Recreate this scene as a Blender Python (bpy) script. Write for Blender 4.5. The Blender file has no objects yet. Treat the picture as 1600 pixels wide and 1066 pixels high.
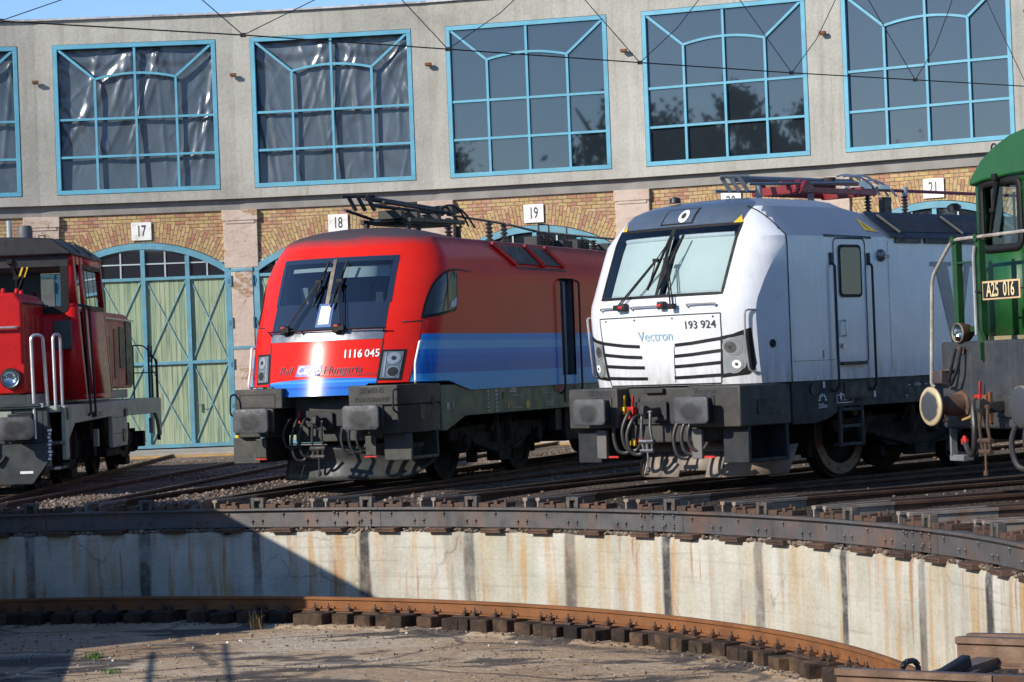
import bpy, bmesh, math, random
from math import sin, cos, pi, sqrt, radians, atan2
from mathutils import Vector, Matrix
random.seed(7)
S = bpy.context.scene
COL = S.collection
# ------------------------------------------------------------------ place constants (metres, rail top = 0)
CX, CY = -8.49507, 21.28911          # turntable centre
STEP = radians(7.36998)              # angle between neighbouring tracks
G17 = radians(-0.1135)               # track 17
CAMH = 1.67877
RF = 35.9                            # facade radius
RW = 13.1                            # pit wall radius
def ang(n): return G17 + (n - 17) * STEP

# ------------------------------------------------------------------ materials
def nodes_of(m):
    m.use_nodes = True
    nt = m.node_tree
    return nt, nt.nodes, nt.links
def N(nt, t, **kw):
    n = nt.nodes.new(t)
    for k, v in kw.items():
        if k.startswith('i_'):
            n.inputs[int(k[2:])].default_value = v
        else: setattr(n, k, v)
    return n
def ramp(nt, stops, interp='LINEAR'):
    r = nt.nodes.new('ShaderNodeValToRGB'); cr = r.color_ramp; cr.interpolation = interp
    while len(cr.elements) < len(stops): cr.elements.new(0.5)
    for e, (p, c) in zip(cr.elements, stops):
        e.position = p; e.color = (c[0], c[1], c[2], 1) if hasattr(c, '__len__') else (c, c, c, 1)
    return r
def mixc(nt, fac, a, b, mode='MIX'):
    m = nt.nodes.new('ShaderNodeMix'); m.data_type = 'RGBA'; m.blend_type = mode
    for sock, v in ((m.inputs[0], fac), (m.inputs[6], a), (m.inputs[7], b)):
        if isinstance(v, (int, float)): sock.default_value = v
        elif isinstance(v, (tuple, list)): sock.default_value = (v[0], v[1], v[2], 1)
        else: nt.links.new(v, sock)
    return m.outputs[2]
def math_(nt, op, a, b=0.0, c=0.0, clamp=False):
    m = nt.nodes.new('ShaderNodeMath'); m.operation = op; m.use_clamp = clamp
    for s_, v in zip(m.inputs, (a, b, c)):
        if isinstance(v, (int, float)): s_.default_value = v
        else: nt.links.new(v, s_)
    return m.outputs[0]
def noise(nt, vec, scale, detail=4.0, rough=.55, dist=0.0):
    n = nt.nodes.new('ShaderNodeTexNoise'); n.inputs['Scale'].default_value = scale
    n.inputs['Detail'].default_value = detail; n.inputs['Roughness'].default_value = rough
    n.inputs['Distortion'].default_value = dist
    if vec is not None: nt.links.new(vec, n.inputs['Vector'])
    return n.outputs['Fac']
def mapped(nt, vec, sc=(1, 1, 1), loc=(0, 0, 0)):
    m = nt.nodes.new('ShaderNodeMapping'); m.inputs['Scale'].default_value = sc; m.inputs['Location'].default_value = loc
    nt.links.new(vec, m.inputs['Vector']); return m.outputs[0]
def world_pos(nt): return nt.nodes.new('ShaderNodeNewGeometry').outputs['Position']
def obj_pos(nt): return nt.nodes.new('ShaderNodeTexCoord').outputs['Object']
def sepxyz(nt, v):
    s = nt.nodes.new('ShaderNodeSeparateXYZ'); nt.links.new(v, s.inputs[0]); return s.outputs
def bump(nt, h, strength=.3, dist=.02):
    b = nt.nodes.new('ShaderNodeBump'); b.inputs['Strength'].default_value = strength; b.inputs['Distance'].default_value = dist
    nt.links.new(h, b.inputs['Height']); return b.outputs[0]
def principled(m):
    return m.node_tree.nodes['Principled BSDF']
def setp(nt, p, name, v):
    s_ = p.inputs[name]
    if isinstance(v, (int, float)): s_.default_value = v
    elif isinstance(v, (tuple, list)): s_.default_value = (v[0], v[1], v[2], 1)
    else: nt.links.new(v, s_)
def pmat(name, col, rough=.5, metal=0.0, var=.25, vs=2.0, dirt=None, ds=1.2, da=.5, streak=None, bmp=0.0, bs=60.0, coat=0.0, spec=.5):
    """paint / metal / stone with uneven tone, dirt patches, vertical streaks"""
    m = bpy.data.materials.new(name); nt, nd, lk = nodes_of(m); p = principled(m)
    pos = world_pos(nt)
    f = noise(nt, pos, vs, 6, .62)
    r = ramp(nt, [(.3, 1 - var), (.7, 1 + var * .5)]); lk.new(f, r.inputs[0])
    c = mixc(nt, 1.0, col, r.outputs[0], 'MULTIPLY')
    if dirt:
        f2 = noise(nt, mapped(nt, pos, (1, 1, 1), (7.3, 1.1, 3.7)), ds, 8, .65)
        r2 = ramp(nt, [(.48, 0), (.72, da)]); lk.new(f2, r2.inputs[0])
        c = mixc(nt, r2.outputs[0], c, dirt)
    if streak:
        f3 = noise(nt, mapped(nt, pos, (9, 9, .35)), 1.6, 5, .6)
        r3 = ramp(nt, [(.5, 0), (.75, streak[1])]); lk.new(f3, r3.inputs[0])
        c = mixc(nt, r3.outputs[0], c, streak[0])
    lk.new(c, p.inputs['Base Color'])
    fr = noise(nt, pos, vs * 4, 4)
    rr = ramp(nt, [(.3, max(.02, rough * .75)), (.7, min(1, rough * 1.25))]); lk.new(fr, rr.inputs[0]); lk.new(rr.outputs[0], p.inputs['Roughness'])
    p.inputs['Metallic'].default_value = metal; p.inputs['Specular IOR Level'].default_value = spec
    if coat: p.inputs['Coat Weight'].default_value = coat; p.inputs['Coat Roughness'].default_value = .06
    if bmp:
        lk.new(bump(nt, noise(nt, pos, bs, 5, .6), bmp, .01), p.inputs['Normal'])
    return m
def glass_mat(name, tint=(.45, .52, .55), rough=.02, boost=1.0):
    m = bpy.data.materials.new(name); nt, nd, lk = nodes_of(m); nd.remove(principled(m))
    out = nd['Material Output']
    t = N(nt, 'ShaderNodeBsdfTransparent'); t.inputs[0].default_value = (*tint, 1)
    g = N(nt, 'ShaderNodeBsdfGlossy'); g.inputs['Roughness'].default_value = rough
    fr = N(nt, 'ShaderNodeFresnel'); fr.inputs[0].default_value = 1.5
    f = math_(nt, 'MULTIPLY', fr.outputs[0], boost, clamp=True)
    mx = N(nt, 'ShaderNodeMixShader'); lk.new(f, mx.inputs[0]); lk.new(t.outputs[0], mx.inputs[1]); lk.new(g.outputs[0], mx.inputs[2])
    lk.new(mx.outputs[0], out.inputs[0]); return m

# ------------------------------------------------------------------ mesh builder
class MB:
    def __init__(s): s.v = []; s.f = []; s.uv = {}
    def add(s, vs, fs):
        b = len(s.v); s.v += [tuple(v) for v in vs]; s.f += [tuple(b + i for i in f) for f in fs]; return s
    def box(s, x0, x1, y0, y1, z0, z1):
        v = [(x, y, z) for z in (z0, z1) for y in (y0, y1) for x in (x0, x1)]
        return s.add(v, [(0, 2, 3, 1), (4, 5, 7, 6), (0, 1, 5, 4), (2, 6, 7, 3), (0, 4, 6, 2), (1, 3, 7, 5)])
    def cbox(s, c, d): return s.box(c[0] - d[0] / 2, c[0] + d[0] / 2, c[1] - d[1] / 2, c[1] + d[1] / 2, c[2] - d[2] / 2, c[2] + d[2] / 2)
    def bar(s, a, b, w, h, up=(0, 0, 1)):
        """square bar from a to b"""
        a, b = Vector(a), Vector(b); t = (b - a).normalized(); u = Vector(up)
        if abs(t.dot(u)) > .98: u = Vector((1, 0, 0))
        x = t.cross(u).normalized() * w / 2; y = t.cross(x).normalized() * h / 2
        v = [q + i * x + j * y for q in (a, b) for i, j in ((-1, -1), (1, -1), (1, 1), (-1, 1))]
        return s.add(v, [(3, 2, 1, 0), (4, 5, 6, 7), (0, 1, 5, 4), (1, 2, 6, 5), (2, 3, 7, 6), (3, 0, 4, 7)])
    def tube(s, pts, r, n=8, cap=True):
        pts = [Vector(q) for q in pts]; rings = []
        t0 = (pts[1] - pts[0]).normalized(); u = Vector((0, 0, 1))
        if abs(t0.dot(u)) > .9: u = Vector((1, 0, 0))
        x = t0.cross(u).normalized()
        for i, q in enumerate(pts):
            if i == 0: t = t0
            elif i == len(pts) - 1: t = (pts[i] - pts[i - 1]).normalized()
            else: t = ((pts[i + 1] - q).normalized() + (q - pts[i - 1]).normalized()).normalized()
            x = (x - t * x.dot(t)).normalized(); y = t.cross(x)
            rr = r[i] if hasattr(r, '__len__') else r
            rings.append([q + (x * cos(2 * pi * k / n) + y * sin(2 * pi * k / n)) * rr for k in range(n)])
        return s.loft(rings, True, cap)
    def loft(s, rings, closed=True, cap=True):
        n = len(rings[0]); b = len(s.v)
        for r in rings: s.v += [tuple(q) for q in r]
        for i in range(len(rings) - 1):
            for k in range(n if closed else n - 1):
                k2 = (k + 1) % n
                s.f.append((b + i * n + k, b + i * n + k2, b + (i + 1) * n + k2, b + (i + 1) * n + k))
        if cap and closed:
            s.f.append(tuple(b + k for k in reversed(range(n)))); e = b + (len(rings) - 1) * n
            s.f.append(tuple(e + k for k in range(n)))
        return s
    def lathe(s, prof, o=(0, 0, 0), axis='z', n=20, cap=True):
        """prof: [(radius, along axis)]"""
        rings = []
        for r, h in prof:
            ring = []
            for k in range(n):
                a = 2 * pi * k / n; c, d = r * cos(a), r * sin(a)
                q = {'z': (c, d, h), 'y': (c, h, d), 'x': (h, c, d)}[axis]
                ring.append((q[0] + o[0], q[1] + o[1], q[2] + o[2]))
            rings.append(ring)
        return s.loft(rings, True, cap)
    def prism(s, poly, axis, a, b):
        """polygon extruded along an axis: 'x' -> poly is (y,z); 'y' -> (x,z); 'z' -> (x,y)"""
        def P(q, t): return {'x': (t, q[0], q[1]), 'y': (q[0], t, q[1]), 'z': (q[0], q[1], t)}[axis]
        n = len(poly); bs = len(s.v)
        s.v += [P(q, a) for q in poly] + [P(q, b) for q in poly]
        s.f += [tuple(bs + i for i in range(n)), tuple(bs + n + i for i in reversed(range(n)))]
        for i in range(n): s.f.append((bs + i, bs + n + i, bs + n + (i + 1) % n, bs + (i + 1) % n))
        return s
    def grid(s, fn, us, vs, skip=None):
        b = len(s.v); n = len(us)
        for v in vs:
            for u in us: s.v.append(tuple(fn(u, v)))
        for j in range(len(vs) - 1):
            for i in range(n - 1):
                if skip and skip(i, j): continue
                s.f.append((b + j * n + i, b + j * n + i + 1, b + (j + 1) * n + i + 1, b + (j + 1) * n + i))
        return s
    def xf(s, M, start=0):
        for i in range(start, len(s.v)): s.v[i] = tuple(M @ Vector(s.v[i]))
        return s
    def build(s, name, mat, parent=None, bevel=0.0, ang=35, flip=True, solid=0.0, seg=2):
        me = bpy.data.meshes.new(name); me.from_pydata(s.v, [], s.f); me.validate(); me.update()
        if flip:
            bm = bmesh.new(); bm.from_mesh(me); bmesh.ops.recalc_face_normals(bm, faces=bm.faces); bm.to_mesh(me); bm.free()
        for m in (mat if isinstance(mat, (list, tuple)) else [mat]): me.materials.append(m)
        me.polygons.foreach_set('use_smooth', [True] * len(me.polygons))
        me.set_sharp_from_angle(angle=radians(ang))
        o = bpy.data.objects.new(name, me); COL.objects.link(o)
        if parent is not None: o.parent = parent
        if solid:
            md = o.modifiers.new('thickness', 'SOLIDIFY'); md.thickness = solid; md.offset = 0
        if bevel:
            md = o.modifiers.new('bevel', 'BEVEL'); md.width = bevel; md.segments = seg; md.limit_method = 'ANGLE'; md.angle_limit = radians(40)
            md.harden_normals = False
        return o
def empty(name, loc=(0, 0, 0), rz=0.0):
    o = bpy.data.objects.new(name, None); COL.objects.link(o); o.location = loc; o.rotation_euler = (0, 0, rz); o.empty_display_size = .3
    return o
def tag(o, label=None, cat=None, group=None, kind=None):
    for k, v in (('label', label), ('category', cat), ('group', group), ('kind', kind)):
        if v: o[k] = v
    return o
def copy_tree(o, parent=None):
    c = o.copy(); COL.objects.link(c)
    if parent is not None: c.parent = parent
    for ch in list(o.children): copy_tree(ch, c)
    return c
def radial(n_or_a, r, z=0.0, is_angle=False):
    a = n_or_a if is_angle else ang(n_or_a)
    return (CX + r * sin(a), CY + r * cos(a), z), -a
# ------------------------------------------------------------------ lettering
def text_data(txt, size=1.0, bold=0.0, shear=0.0, space=1.0, sx=1.0):
    cu = bpy.data.curves.new('t', 'FONT'); cu.body = txt; cu.size = size; cu.offset = bold * size; cu.shear = shear; cu.space_character = space
    cu.align_x = 'CENTER'; cu.align_y = 'CENTER'; cu.resolution_u = 3
    o = bpy.data.objects.new('t', cu); COL.objects.link(o)
    dg = bpy.context.evaluated_depsgraph_get(); dg.update()
    me = bpy.data.meshes.new_from_object(o.evaluated_get(dg))
    v = [(q.co.x * sx, q.co.y) for q in me.vertices]; f = [tuple(p.vertices) for p in me.polygons]
    bpy.data.objects.remove(o); bpy.data.curves.remove(cu); bpy.data.meshes.remove(me)
    return v, f
def text(name, txt, mat, parent, fn, size, **kw):
    """fn maps flat (x right, y up) to a point of the surface"""
    v, f = text_data(txt, size, **kw)
    mb = MB(); mb.add([fn(x, y) for x, y in v], f)
    return mb.build(name, mat, parent, flip=False)
def lerp_tab(tab, x):
    if x <= tab[0][0]: return tab[0][1]
    for (a, b), (c, d) in zip(tab, tab[1:]):
        if x <= c: return b + (d - b) * (x - a) / (c - a)
    return tab[-1][1]
def smooth_tab(tab, x):
    """monotone-ish cubic through the table"""
    n = len(tab)
    if x <= tab[0][0]: return tab[0][1]
    if x >= tab[-1][0]: return tab[-1][1]
    for i in range(n - 1):
        if x <= tab[i + 1][0]: break
    def sl(k): return (tab[k + 1][1] - tab[k][1]) / (tab[k + 1][0] - tab[k][0])
    def tan(k):
        if k == 0: return sl(0)
        if k == n - 1: return sl(n - 2)
        a, b = sl(k - 1), sl(k)
        return 0 if a * b <= 0 else 2 * a * b / (a + b)
    h = tab[i + 1][0] - tab[i][0]; t = (x - tab[i][0]) / h
    return ((2 * t**3 - 3 * t**2 + 1) * tab[i][1] + (t**3 - 2 * t**2 + t) * h * tan(i) + (-2 * t**3 + 3 * t**2) * tab[i + 1][1] + (t**3 - t**2) * h * tan(i + 1))
def fillet(pts, r, n=4):
    """round the corners of a 3D polyline"""
    pts = [Vector(p) for p in pts]; out = [pts[0]]
    for a, b, c in zip(pts, pts[1:], pts[2:]):
        d1 = (a - b); d2 = (c - b); l = min(r, d1.length * .45, d2.length * .45)
        p1 = b + d1.normalized() * l; p2 = b + d2.normalized() * l
        for k in range(n + 1):
            t = k / n; out.append((1 - t)**2 * p1 + 2 * t * (1 - t) * b + t * t * p2)
    return out + [pts[-1]]
def rrect(cx, cy, w, h, r, n=4):
    out = []
    for sx, sy, a0 in ((1, 1, 0), (-1, 1, pi / 2), (-1, -1, pi), (1, -1, 3 * pi / 2)):
        for k in range(n + 1):
            a = a0 + pi / 2 * k / n
            out.append((cx + sx * (w / 2 - r) + r * cos(a), cy + sy * (h / 2 - r) + r * sin(a)))
    return out
# ------------------------------------------------------------------ shared materials
M = {}
M['black'] = pmat('black_paint', (.008, .0085, .01), .5, var=.3)
M['rubber'] = pmat('black_rubber', (.009, .009, .010), .6, spec=.3)
M['under'] = pmat('grimy_underframe', (.014, .013, .012), .8, dirt=(.05, .036, .026), ds=1.5, da=.55, var=.5, spec=.25)
M['dgrey'] = pmat('dark_grey_paint', (.032, .033, .035), .6, dirt=(.09, .075, .06), ds=2, da=.35, spec=.3, var=.3)
M['dgreyv'] = pmat('graphite_paint', (.020, .023, .028), .55, dirt=(.07, .06, .05), ds=2.2, da=.25, spec=.3, var=.3)
M['steel'] = pmat('bare_steel', (.22, .22, .225), .38, .85, var=.3, dirt=(.12, .08, .05), ds=4, da=.5)
M['galv'] = pmat('pale_metal_tube', (.5, .5, .5), .35, .6, var=.2)
M['buffer'] = pmat('greased_buffer_plate', (.062, .066, .072), .6, .1, var=.5, vs=5, dirt=(.05, .05, .055), ds=3.5, da=.7, bmp=.3, bs=30)
M['white'] = pmat('white_lettering', (.8, .8, .8), .5, var=.05)
M['dark_txt'] = pmat('dark_lettering', (.03, .035, .04), .5, var=.1)
def buffer_grease(m):
    nt = m.node_tree; p = principled(m); src = p.inputs['Base Color'].links[0].from_socket; s_ = sepxyz(nt, obj_pos(nt)); pos = world_pos(nt)
    ax = math_(nt, 'SUBTRACT', math_(nt, 'ABSOLUTE', s_[0]), .875); dz = math_(nt, 'MULTIPLY', math_(nt, 'SUBTRACT', s_[2], 1.03), 1.5)
    rad = math_(nt, 'SQRT', math_(nt, 'ADD', math_(nt, 'MULTIPLY', ax, ax), math_(nt, 'MULTIPLY', dz, dz))); rad = math_(nt, 'ADD', rad, math_(nt, 'MULTIPLY', math_(nt, 'SUBTRACT', noise(nt, pos, 9, 6, .65), .5), .16))
    r = ramp(nt, [(.13, .4), (.21, 1.15)]); nt.links.new(rad, r.inputs[0]); nt.links.new(mixc(nt, 1.0, src, r.outputs[0], 'MULTIPLY'), p.inputs['Base Color'])
buffer_grease(M['buffer'])
M['rust'] = pmat('rusty_steel', (.17, .065, .025), .8, .1, var=.5, vs=5, dirt=(.06, .03, .02), ds=3, da=.7, bmp=.4, bs=50)
M['rustdark'] = pmat('dark_rusty_steel', (.085, .05, .035), .72, .2, var=.5, vs=4, dirt=(.2, .09, .04), ds=2.5, da=.6, bmp=.4, bs=50)
M['chrome'] = pmat('lamp_reflector', (.85, .87, .88), .12, 1.0, var=.1)
M['lamp'] = pmat('grey_lamp_bowl', (.42, .46, .48), .18, .45, var=.15, coat=.6)
M['lens'] = glass_mat('lamp_glass', (.75, .8, .82), .03, 1.6)
M['glass'] = glass_mat('cab_glass', (.55, .64, .68), .015, 3.2)
M['glass_clear'] = glass_mat('clear_glass', (.72, .8, .82), .015, 1.5)
M['interior'] = pmat('cab_interior', (.075, .09, .105), .7)
M['blind'] = pmat('white_sun_blind', (.60, .65, .645), .6, var=.06)
M['red_part'] = pmat('red_paint_fitting', (.5, .02, .015), .45)
M['yellow_part'] = pmat('yellow_paint_fitting', (.7, .48, .02), .45, dirt=(.1, .07, .03), da=.5)
M['insul'] = pmat('brown_insulator', (.035, .025, .022), .25, coat=.4)
M['grey_insul'] = pmat('grey_insulator', (.28, .3, .33), .4)
M['hose'] = pmat('brake_hose_rubber', (.022, .022, .024), .5, dirt=(.07, .06, .05), ds=5, da=.4)
# ================================================================== SETTING
# ---- ground sheet with the round hole of the turntable pit
def mat_ground():
    m = bpy.data.materials.new('ballast_ground'); nt, nd, lk = nodes_of(m); p = principled(m); pos = world_pos(nt)
    v = nt.nodes.new('ShaderNodeTexVoronoi'); v.inputs['Scale'].default_value = 19; lk.new(pos, v.inputs['Vector'])
    stone = ramp(nt, [(0, (.12, .09, .07)), (.35, (.25, .20, .155)), (.7, (.38, .30, .24)), (1, (.18, .14, .11))])
    sx = sepxyz(nt, v.outputs['Color']); lk.new(sx[0], stone.inputs[0])
    oil = noise(nt, pos, .35, 7, .65, .6); ro = ramp(nt, [(.42, .0), (.62, .85)]); lk.new(oil, ro.inputs[0])
    c = mixc(nt, ro.outputs[0], stone.outputs[0], (.05, .042, .036))
    x = sepxyz(nt, pos)
    dx = math_(nt, 'SUBTRACT', x[0], CX); dy = math_(nt, 'SUBTRACT', x[1], CY)
    r = math_(nt, 'SQRT', math_(nt, 'ADD', math_(nt, 'MULTIPLY', dx, dx), math_(nt, 'MULTIPLY', dy, dy)))
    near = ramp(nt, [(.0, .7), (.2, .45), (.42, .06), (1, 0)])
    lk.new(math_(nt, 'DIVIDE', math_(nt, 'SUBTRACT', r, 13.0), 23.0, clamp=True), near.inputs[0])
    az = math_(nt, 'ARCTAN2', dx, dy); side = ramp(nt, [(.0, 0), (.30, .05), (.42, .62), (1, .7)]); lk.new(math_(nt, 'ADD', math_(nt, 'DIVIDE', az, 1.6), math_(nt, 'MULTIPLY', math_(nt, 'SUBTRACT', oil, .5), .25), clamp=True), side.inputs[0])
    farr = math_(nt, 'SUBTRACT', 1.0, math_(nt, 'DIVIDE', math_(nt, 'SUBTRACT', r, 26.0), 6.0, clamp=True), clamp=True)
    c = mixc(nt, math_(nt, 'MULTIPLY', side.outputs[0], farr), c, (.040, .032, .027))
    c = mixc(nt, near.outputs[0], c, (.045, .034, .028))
    lk.new(c, p.inputs['Base Color']); p.inputs['Roughness'].default_value = .95; p.inputs['Specular IOR Level'].default_value = .1
    h = math_(nt, 'SUBTRACT', 1.0, v.outputs['Distance'])
    lk.new(bump(nt, h, .9, .05), p.inputs['Normal'])
    return m
mb = MB()
def gz(r): return lerp_tab([(13.25, -.17), (13.9, -.15), (14.8, -.085), (16, -.07), (34, -.07), (40, -.07)], r)
RR = [13.26, 13.6, 14, 14.8, 16, 17, 20, 24, 28, 32, 34.0, 40, 60, 120, 300, 900]
na = 180
mb.loft([[(CX + r * sin(2 * pi * k / na), CY + r * cos(2 * pi * k / na), gz(r) + (.012 * random.uniform(-1, 1) if 13.5 < r < 33 else 0)) for k in range(na)] for r in RR], True, False)
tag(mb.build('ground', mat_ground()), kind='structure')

# ---- apron of concrete in front of the gates, with an orange edge line
m_apron = pmat('apron_concrete', (.34, .32, .29), .85, var=.25, dirt=(.2, .17, .13), ds=.8, da=.6, bmp=.3)
mb = MB(); aa = [radians(-30 + 1.5 * k) for k in range(74)]
mb.loft([[(CX + r * sin(a), CY + r * cos(a), z) for a in aa] for r, z in ((34.45, -.3), (34.45, .03), (36.3, .08))], False, False)
tag(mb.build('apron', m_apron), kind='structure')
mb = MB(); mb.loft([[(CX + r * sin(a), CY + r * cos(a), z) for a in aa] for r, z in ((34.2, -.12), (34.2, -.03), (34.44, -.025))], False, False)
m_edge = pmat('orange_edge_line', (.5, .3, .1), .8, var=.4, dirt=(.25, .2, .15), ds=3, da=.8)
tag(mb.build('path_edge', m_edge), kind='structure')

# ---- pit floor
def mat_floor():
    m = bpy.data.materials.new('pit_floor_concrete'); nt, nd, lk = nodes_of(m); p = principled(m); pos = world_pos(nt)
    n1 = noise(nt, pos, .45, 8, .62, .4); r1 = ramp(nt, [(.28, (.24, .155, .085)), (.43, (.37, .25, .145)), (.53, (.45, .325, .20)), (.64, (.52, .42, .295)), (.8, (.40, .36, .295))]); lk.new(n1, r1.inputs[0])
    # dried oil puddles, long shapes
    n2 = noise(nt, mapped(nt, pos, (.5, 1.1, 1), (3.1, 5.2, 0)), 1.1, 7, .62, .3); r2 = ramp(nt, [(.525, 0), (.56, .92)]); lk.new(n2, r2.inputs[0])
    c = mixc(nt, r2.outputs[0], r1.outputs[0], (.055, .045, .04))
    n3 = noise(nt, mapped(nt, pos, (.5, 1.6, 1), (9, 2, 0)), 1.4, 5); r3 = ramp(nt, [(.56, 0), (.72, .5)]); lk.new(n3, r3.inputs[0])
    c = mixc(nt, r3.outputs[0], c, (.38, .35, .31))
    # joints and cracks
    w = nt.nodes.new('ShaderNodeTexVoronoi'); w.feature = 'DISTANCE_TO_EDGE'; w.inputs['Scale'].default_value = .33
    vn = nt.nodes.new('ShaderNodeTexNoise'); vn.inputs['Scale'].default_value = 1.2; lk.new(pos, vn.inputs['Vector'])
    va = nt.nodes.new('ShaderNodeVectorMath'); va.operation = 'MULTIPLY_ADD'; lk.new(vn.outputs['Color'], va.inputs[0]); va.inputs[1].default_value = (.5, .5, 0); lk.new(pos, va.inputs[2])
    lk.new(va.outputs[0], w.inputs['Vector'])
    rc = ramp(nt, [(.0, 1), (.012, .7), (.022, 0)]); lk.new(w.outputs['Distance'], rc.inputs[0])
    c = mixc(nt, math_(nt, 'MULTIPLY', rc.outputs[0], .7), c, (.06, .05, .042))
    f4 = noise(nt, pos, 7, 9, .75); r4 = ramp(nt, [(.3, .62), (.7, 1.2)]); lk.new(f4, r4.inputs[0])
    c = mixc(nt, 1.0, c, r4.outputs[0], 'MULTIPLY')
    lk.new(c, p.inputs['Base Color']); p.inputs['Roughness'].default_value = .85
    hh = math_(nt, 'SUBTRACT', noise(nt, pos, 9, 7, .65), math_(nt, 'MULTIPLY', rc.outputs[0], .5))
    lk.new(bump(nt, hh, .9, .05), p.inputs['Normal'])
    return m
mb = MB(); rs = [0.001, 3, 6, 9, 11, 12.2, RW + .02]
mb.loft([[(CX + r * sin(2 * pi * k / 120), CY + r * cos(2 * pi * k / 120), -1.56) for k in range(120)] for r in rs], True, False)
tag(mb.build('pit_floor', mat_floor()), kind='structure')
# irregular low kerb of broken concrete under the ring sleepers
mb = MB(); fr = []
for k in range(400):
    a = radians(-40 + k * .4); j = .05 * sin(k * 1.7) + .04 * random.random()
    fr.append([(CX + (r + j * e) * sin(a), CY + (r + j * e) * cos(a), z) for r, z, e in ((11.58, -1.559, 1), (11.68, -1.53 + .012 * random.random(), 1), (12.6, -1.53, 0))])
mb.loft(fr, False, False)
tag(mb.build('pit_ledge', mat_floor()), kind='structure')

# ---- pit wall
def mat_pitwall():
    m = bpy.data.materials.new('stained_pit_wall'); nt, nd, lk = nodes_of(m); p = principled(m); pos = world_pos(nt)
    x = sepxyz(nt, pos)
    a = math_(nt, 'ARCTAN2', math_(nt, 'SUBTRACT', x[0], CX), math_(nt, 'SUBTRACT', x[1], CY))
    cmb = nt.nodes.new('ShaderNodeCombineXYZ'); lk.new(math_(nt, 'MULTIPLY', a, RW), cmb.inputs[0]); lk.new(x[2], cmb.inputs[1]); pl = cmb.outputs[0]
    n1 = noise(nt, pl, 1.1, 8, .6); r1 = ramp(nt, [(.3, (.31, .30, .25)), (.5, (.42, .408, .35)), (.7, (.49, .48, .43))]); lk.new(n1, r1.inputs[0]); c = r1.outputs[0]
    # run-off stains: pale, ochre, green, rust, all vertical
    for sc, lo, hi, amt, col, sd in ((1.3, .50, .64, .5, (.38, .29, .14), 0), (3.2, .54, .66, .8, (.36, .21, .08), 11), (.7, .56, .62, .4, (.27, .29, .21), 23), (9, .60, .68, .8, (.30, .13, .05), 37), (5, .55, .64, .8, (.40, .24, .09), 77), (2.2, .55, .72, .55, (.58, .57, .53), 51), (4, .56, .7, .6, (.25, .23, .19), 91)):
        f = noise(nt, mapped(nt, pl, (1, .06 if sc > 2 else .03, 1), (sd, 0, 0)), sc, 3, .5); r = ramp(nt, [(lo, 0), (hi, amt)]); lk.new(f, r.inputs[0])
        # break up with height
        g = noise(nt, mapped(nt, pl, (1.5, 1.0, 1), (sd + 3, 0, 0)), 1.4, 3); rg = ramp(nt, [(.3, .35), (.6, 1)]); lk.new(g, rg.inputs[0])
        c = mixc(nt, math_(nt, 'MULTIPLY', r.outputs[0], rg.outputs[0]), c, col)
    # black oil runs below every track
    t = math_(nt, 'ADD', math_(nt, 'DIVIDE', math_(nt, 'SUBTRACT', a, G17), STEP), 100.5)
    wob = noise(nt, pl, 2.4, 5, .6)
    d = math_(nt, 'ABSOLUTE', math_(nt, 'SUBTRACT', math_(nt, 'ADD', math_(nt, 'FRACT', t), math_(nt, 'MULTIPLY', math_(nt, 'SUBTRACT', wob, .5), .03)), .5))
    wid = noise(nt, mapped(nt, pl, (.5, .18, 1), (17, 0, 0)), 1.0, 2); rw = ramp(nt, [(.3, 2.4), (.7, .75)]); lk.new(wid, rw.inputs[0])
    rd = ramp(nt, [(.05, 1), (.088, 0)]); lk.new(math_(nt, 'MULTIPLY', d, rw.outputs[0]), rd.inputs[0])
    fade = noise(nt, mapped(nt, pl, (.55, .25, 1), (5, 0, 0)), 1.0, 2); rf = ramp(nt, [(.36, .25), (.52, .97)]); lk.new(fade, rf.inputs[0])
    spot = noise(nt, pl, 5, 5, .7); rs_ = ramp(nt, [(.3, .55), (.55, 1)]); lk.new(spot, rs_.inputs[0])
    c = mixc(nt, math_(nt, 'MULTIPLY', math_(nt, 'MULTIPLY', rd.outputs[0], rf.outputs[0]), rs_.outputs[0]), c, (.035, .033, .036))
    # hairlines of the board marks
    f5 = noise(nt, mapped(nt, pl, (.25, 6, 1)), 2.5, 6, .7); r5 = ramp(nt, [(.28, .72), (.45, 1)]); lk.new(f5, r5.inputs[0])
    c = mixc(nt, 1.0, c, r5.outputs[0], 'MULTIPLY')
    vc = nt.nodes.new('ShaderNodeTexVoronoi'); vc.feature = 'DISTANCE_TO_EDGE'; vc.inputs['Scale'].default_value = .55
    vn = nt.nodes.new('ShaderNodeTexNoise'); vn.inputs['Scale'].default_value = 2.2; vn.inputs['Detail'].default_value = 6; lk.new(pl, vn.inputs['Vector'])
    va = nt.nodes.new('ShaderNodeVectorMath'); va.operation = 'MULTIPLY_ADD'; lk.new(vn.outputs['Color'], va.inputs[0]); va.inputs[1].default_value = (.5, .9, 0); lk.new(pl, va.inputs[2]); lk.new(va.outputs[0], vc.inputs['Vector'])
    rc = ramp(nt, [(0, .55), (.002, .35), (.005, 0)]); lk.new(vc.outputs['Distance'], rc.inputs[0]); cm = noise(nt, pl, .5, 2); rcm = ramp(nt, [(.48, 0), (.56, 1)]); lk.new(cm, rcm.inputs[0])
    c = mixc(nt, math_(nt, 'MULTIPLY', rc.outputs[0], rcm.outputs[0]), c, (.10, .085, .07))
    pt_ = noise(nt, pl, .8, 5, .6); rp = ramp(nt, [(.6, 0), (.64, .45)]); lk.new(pt_, rp.inputs[0]); c = mixc(nt, rp.outputs[0], c, (.36, .35, .31))
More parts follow.
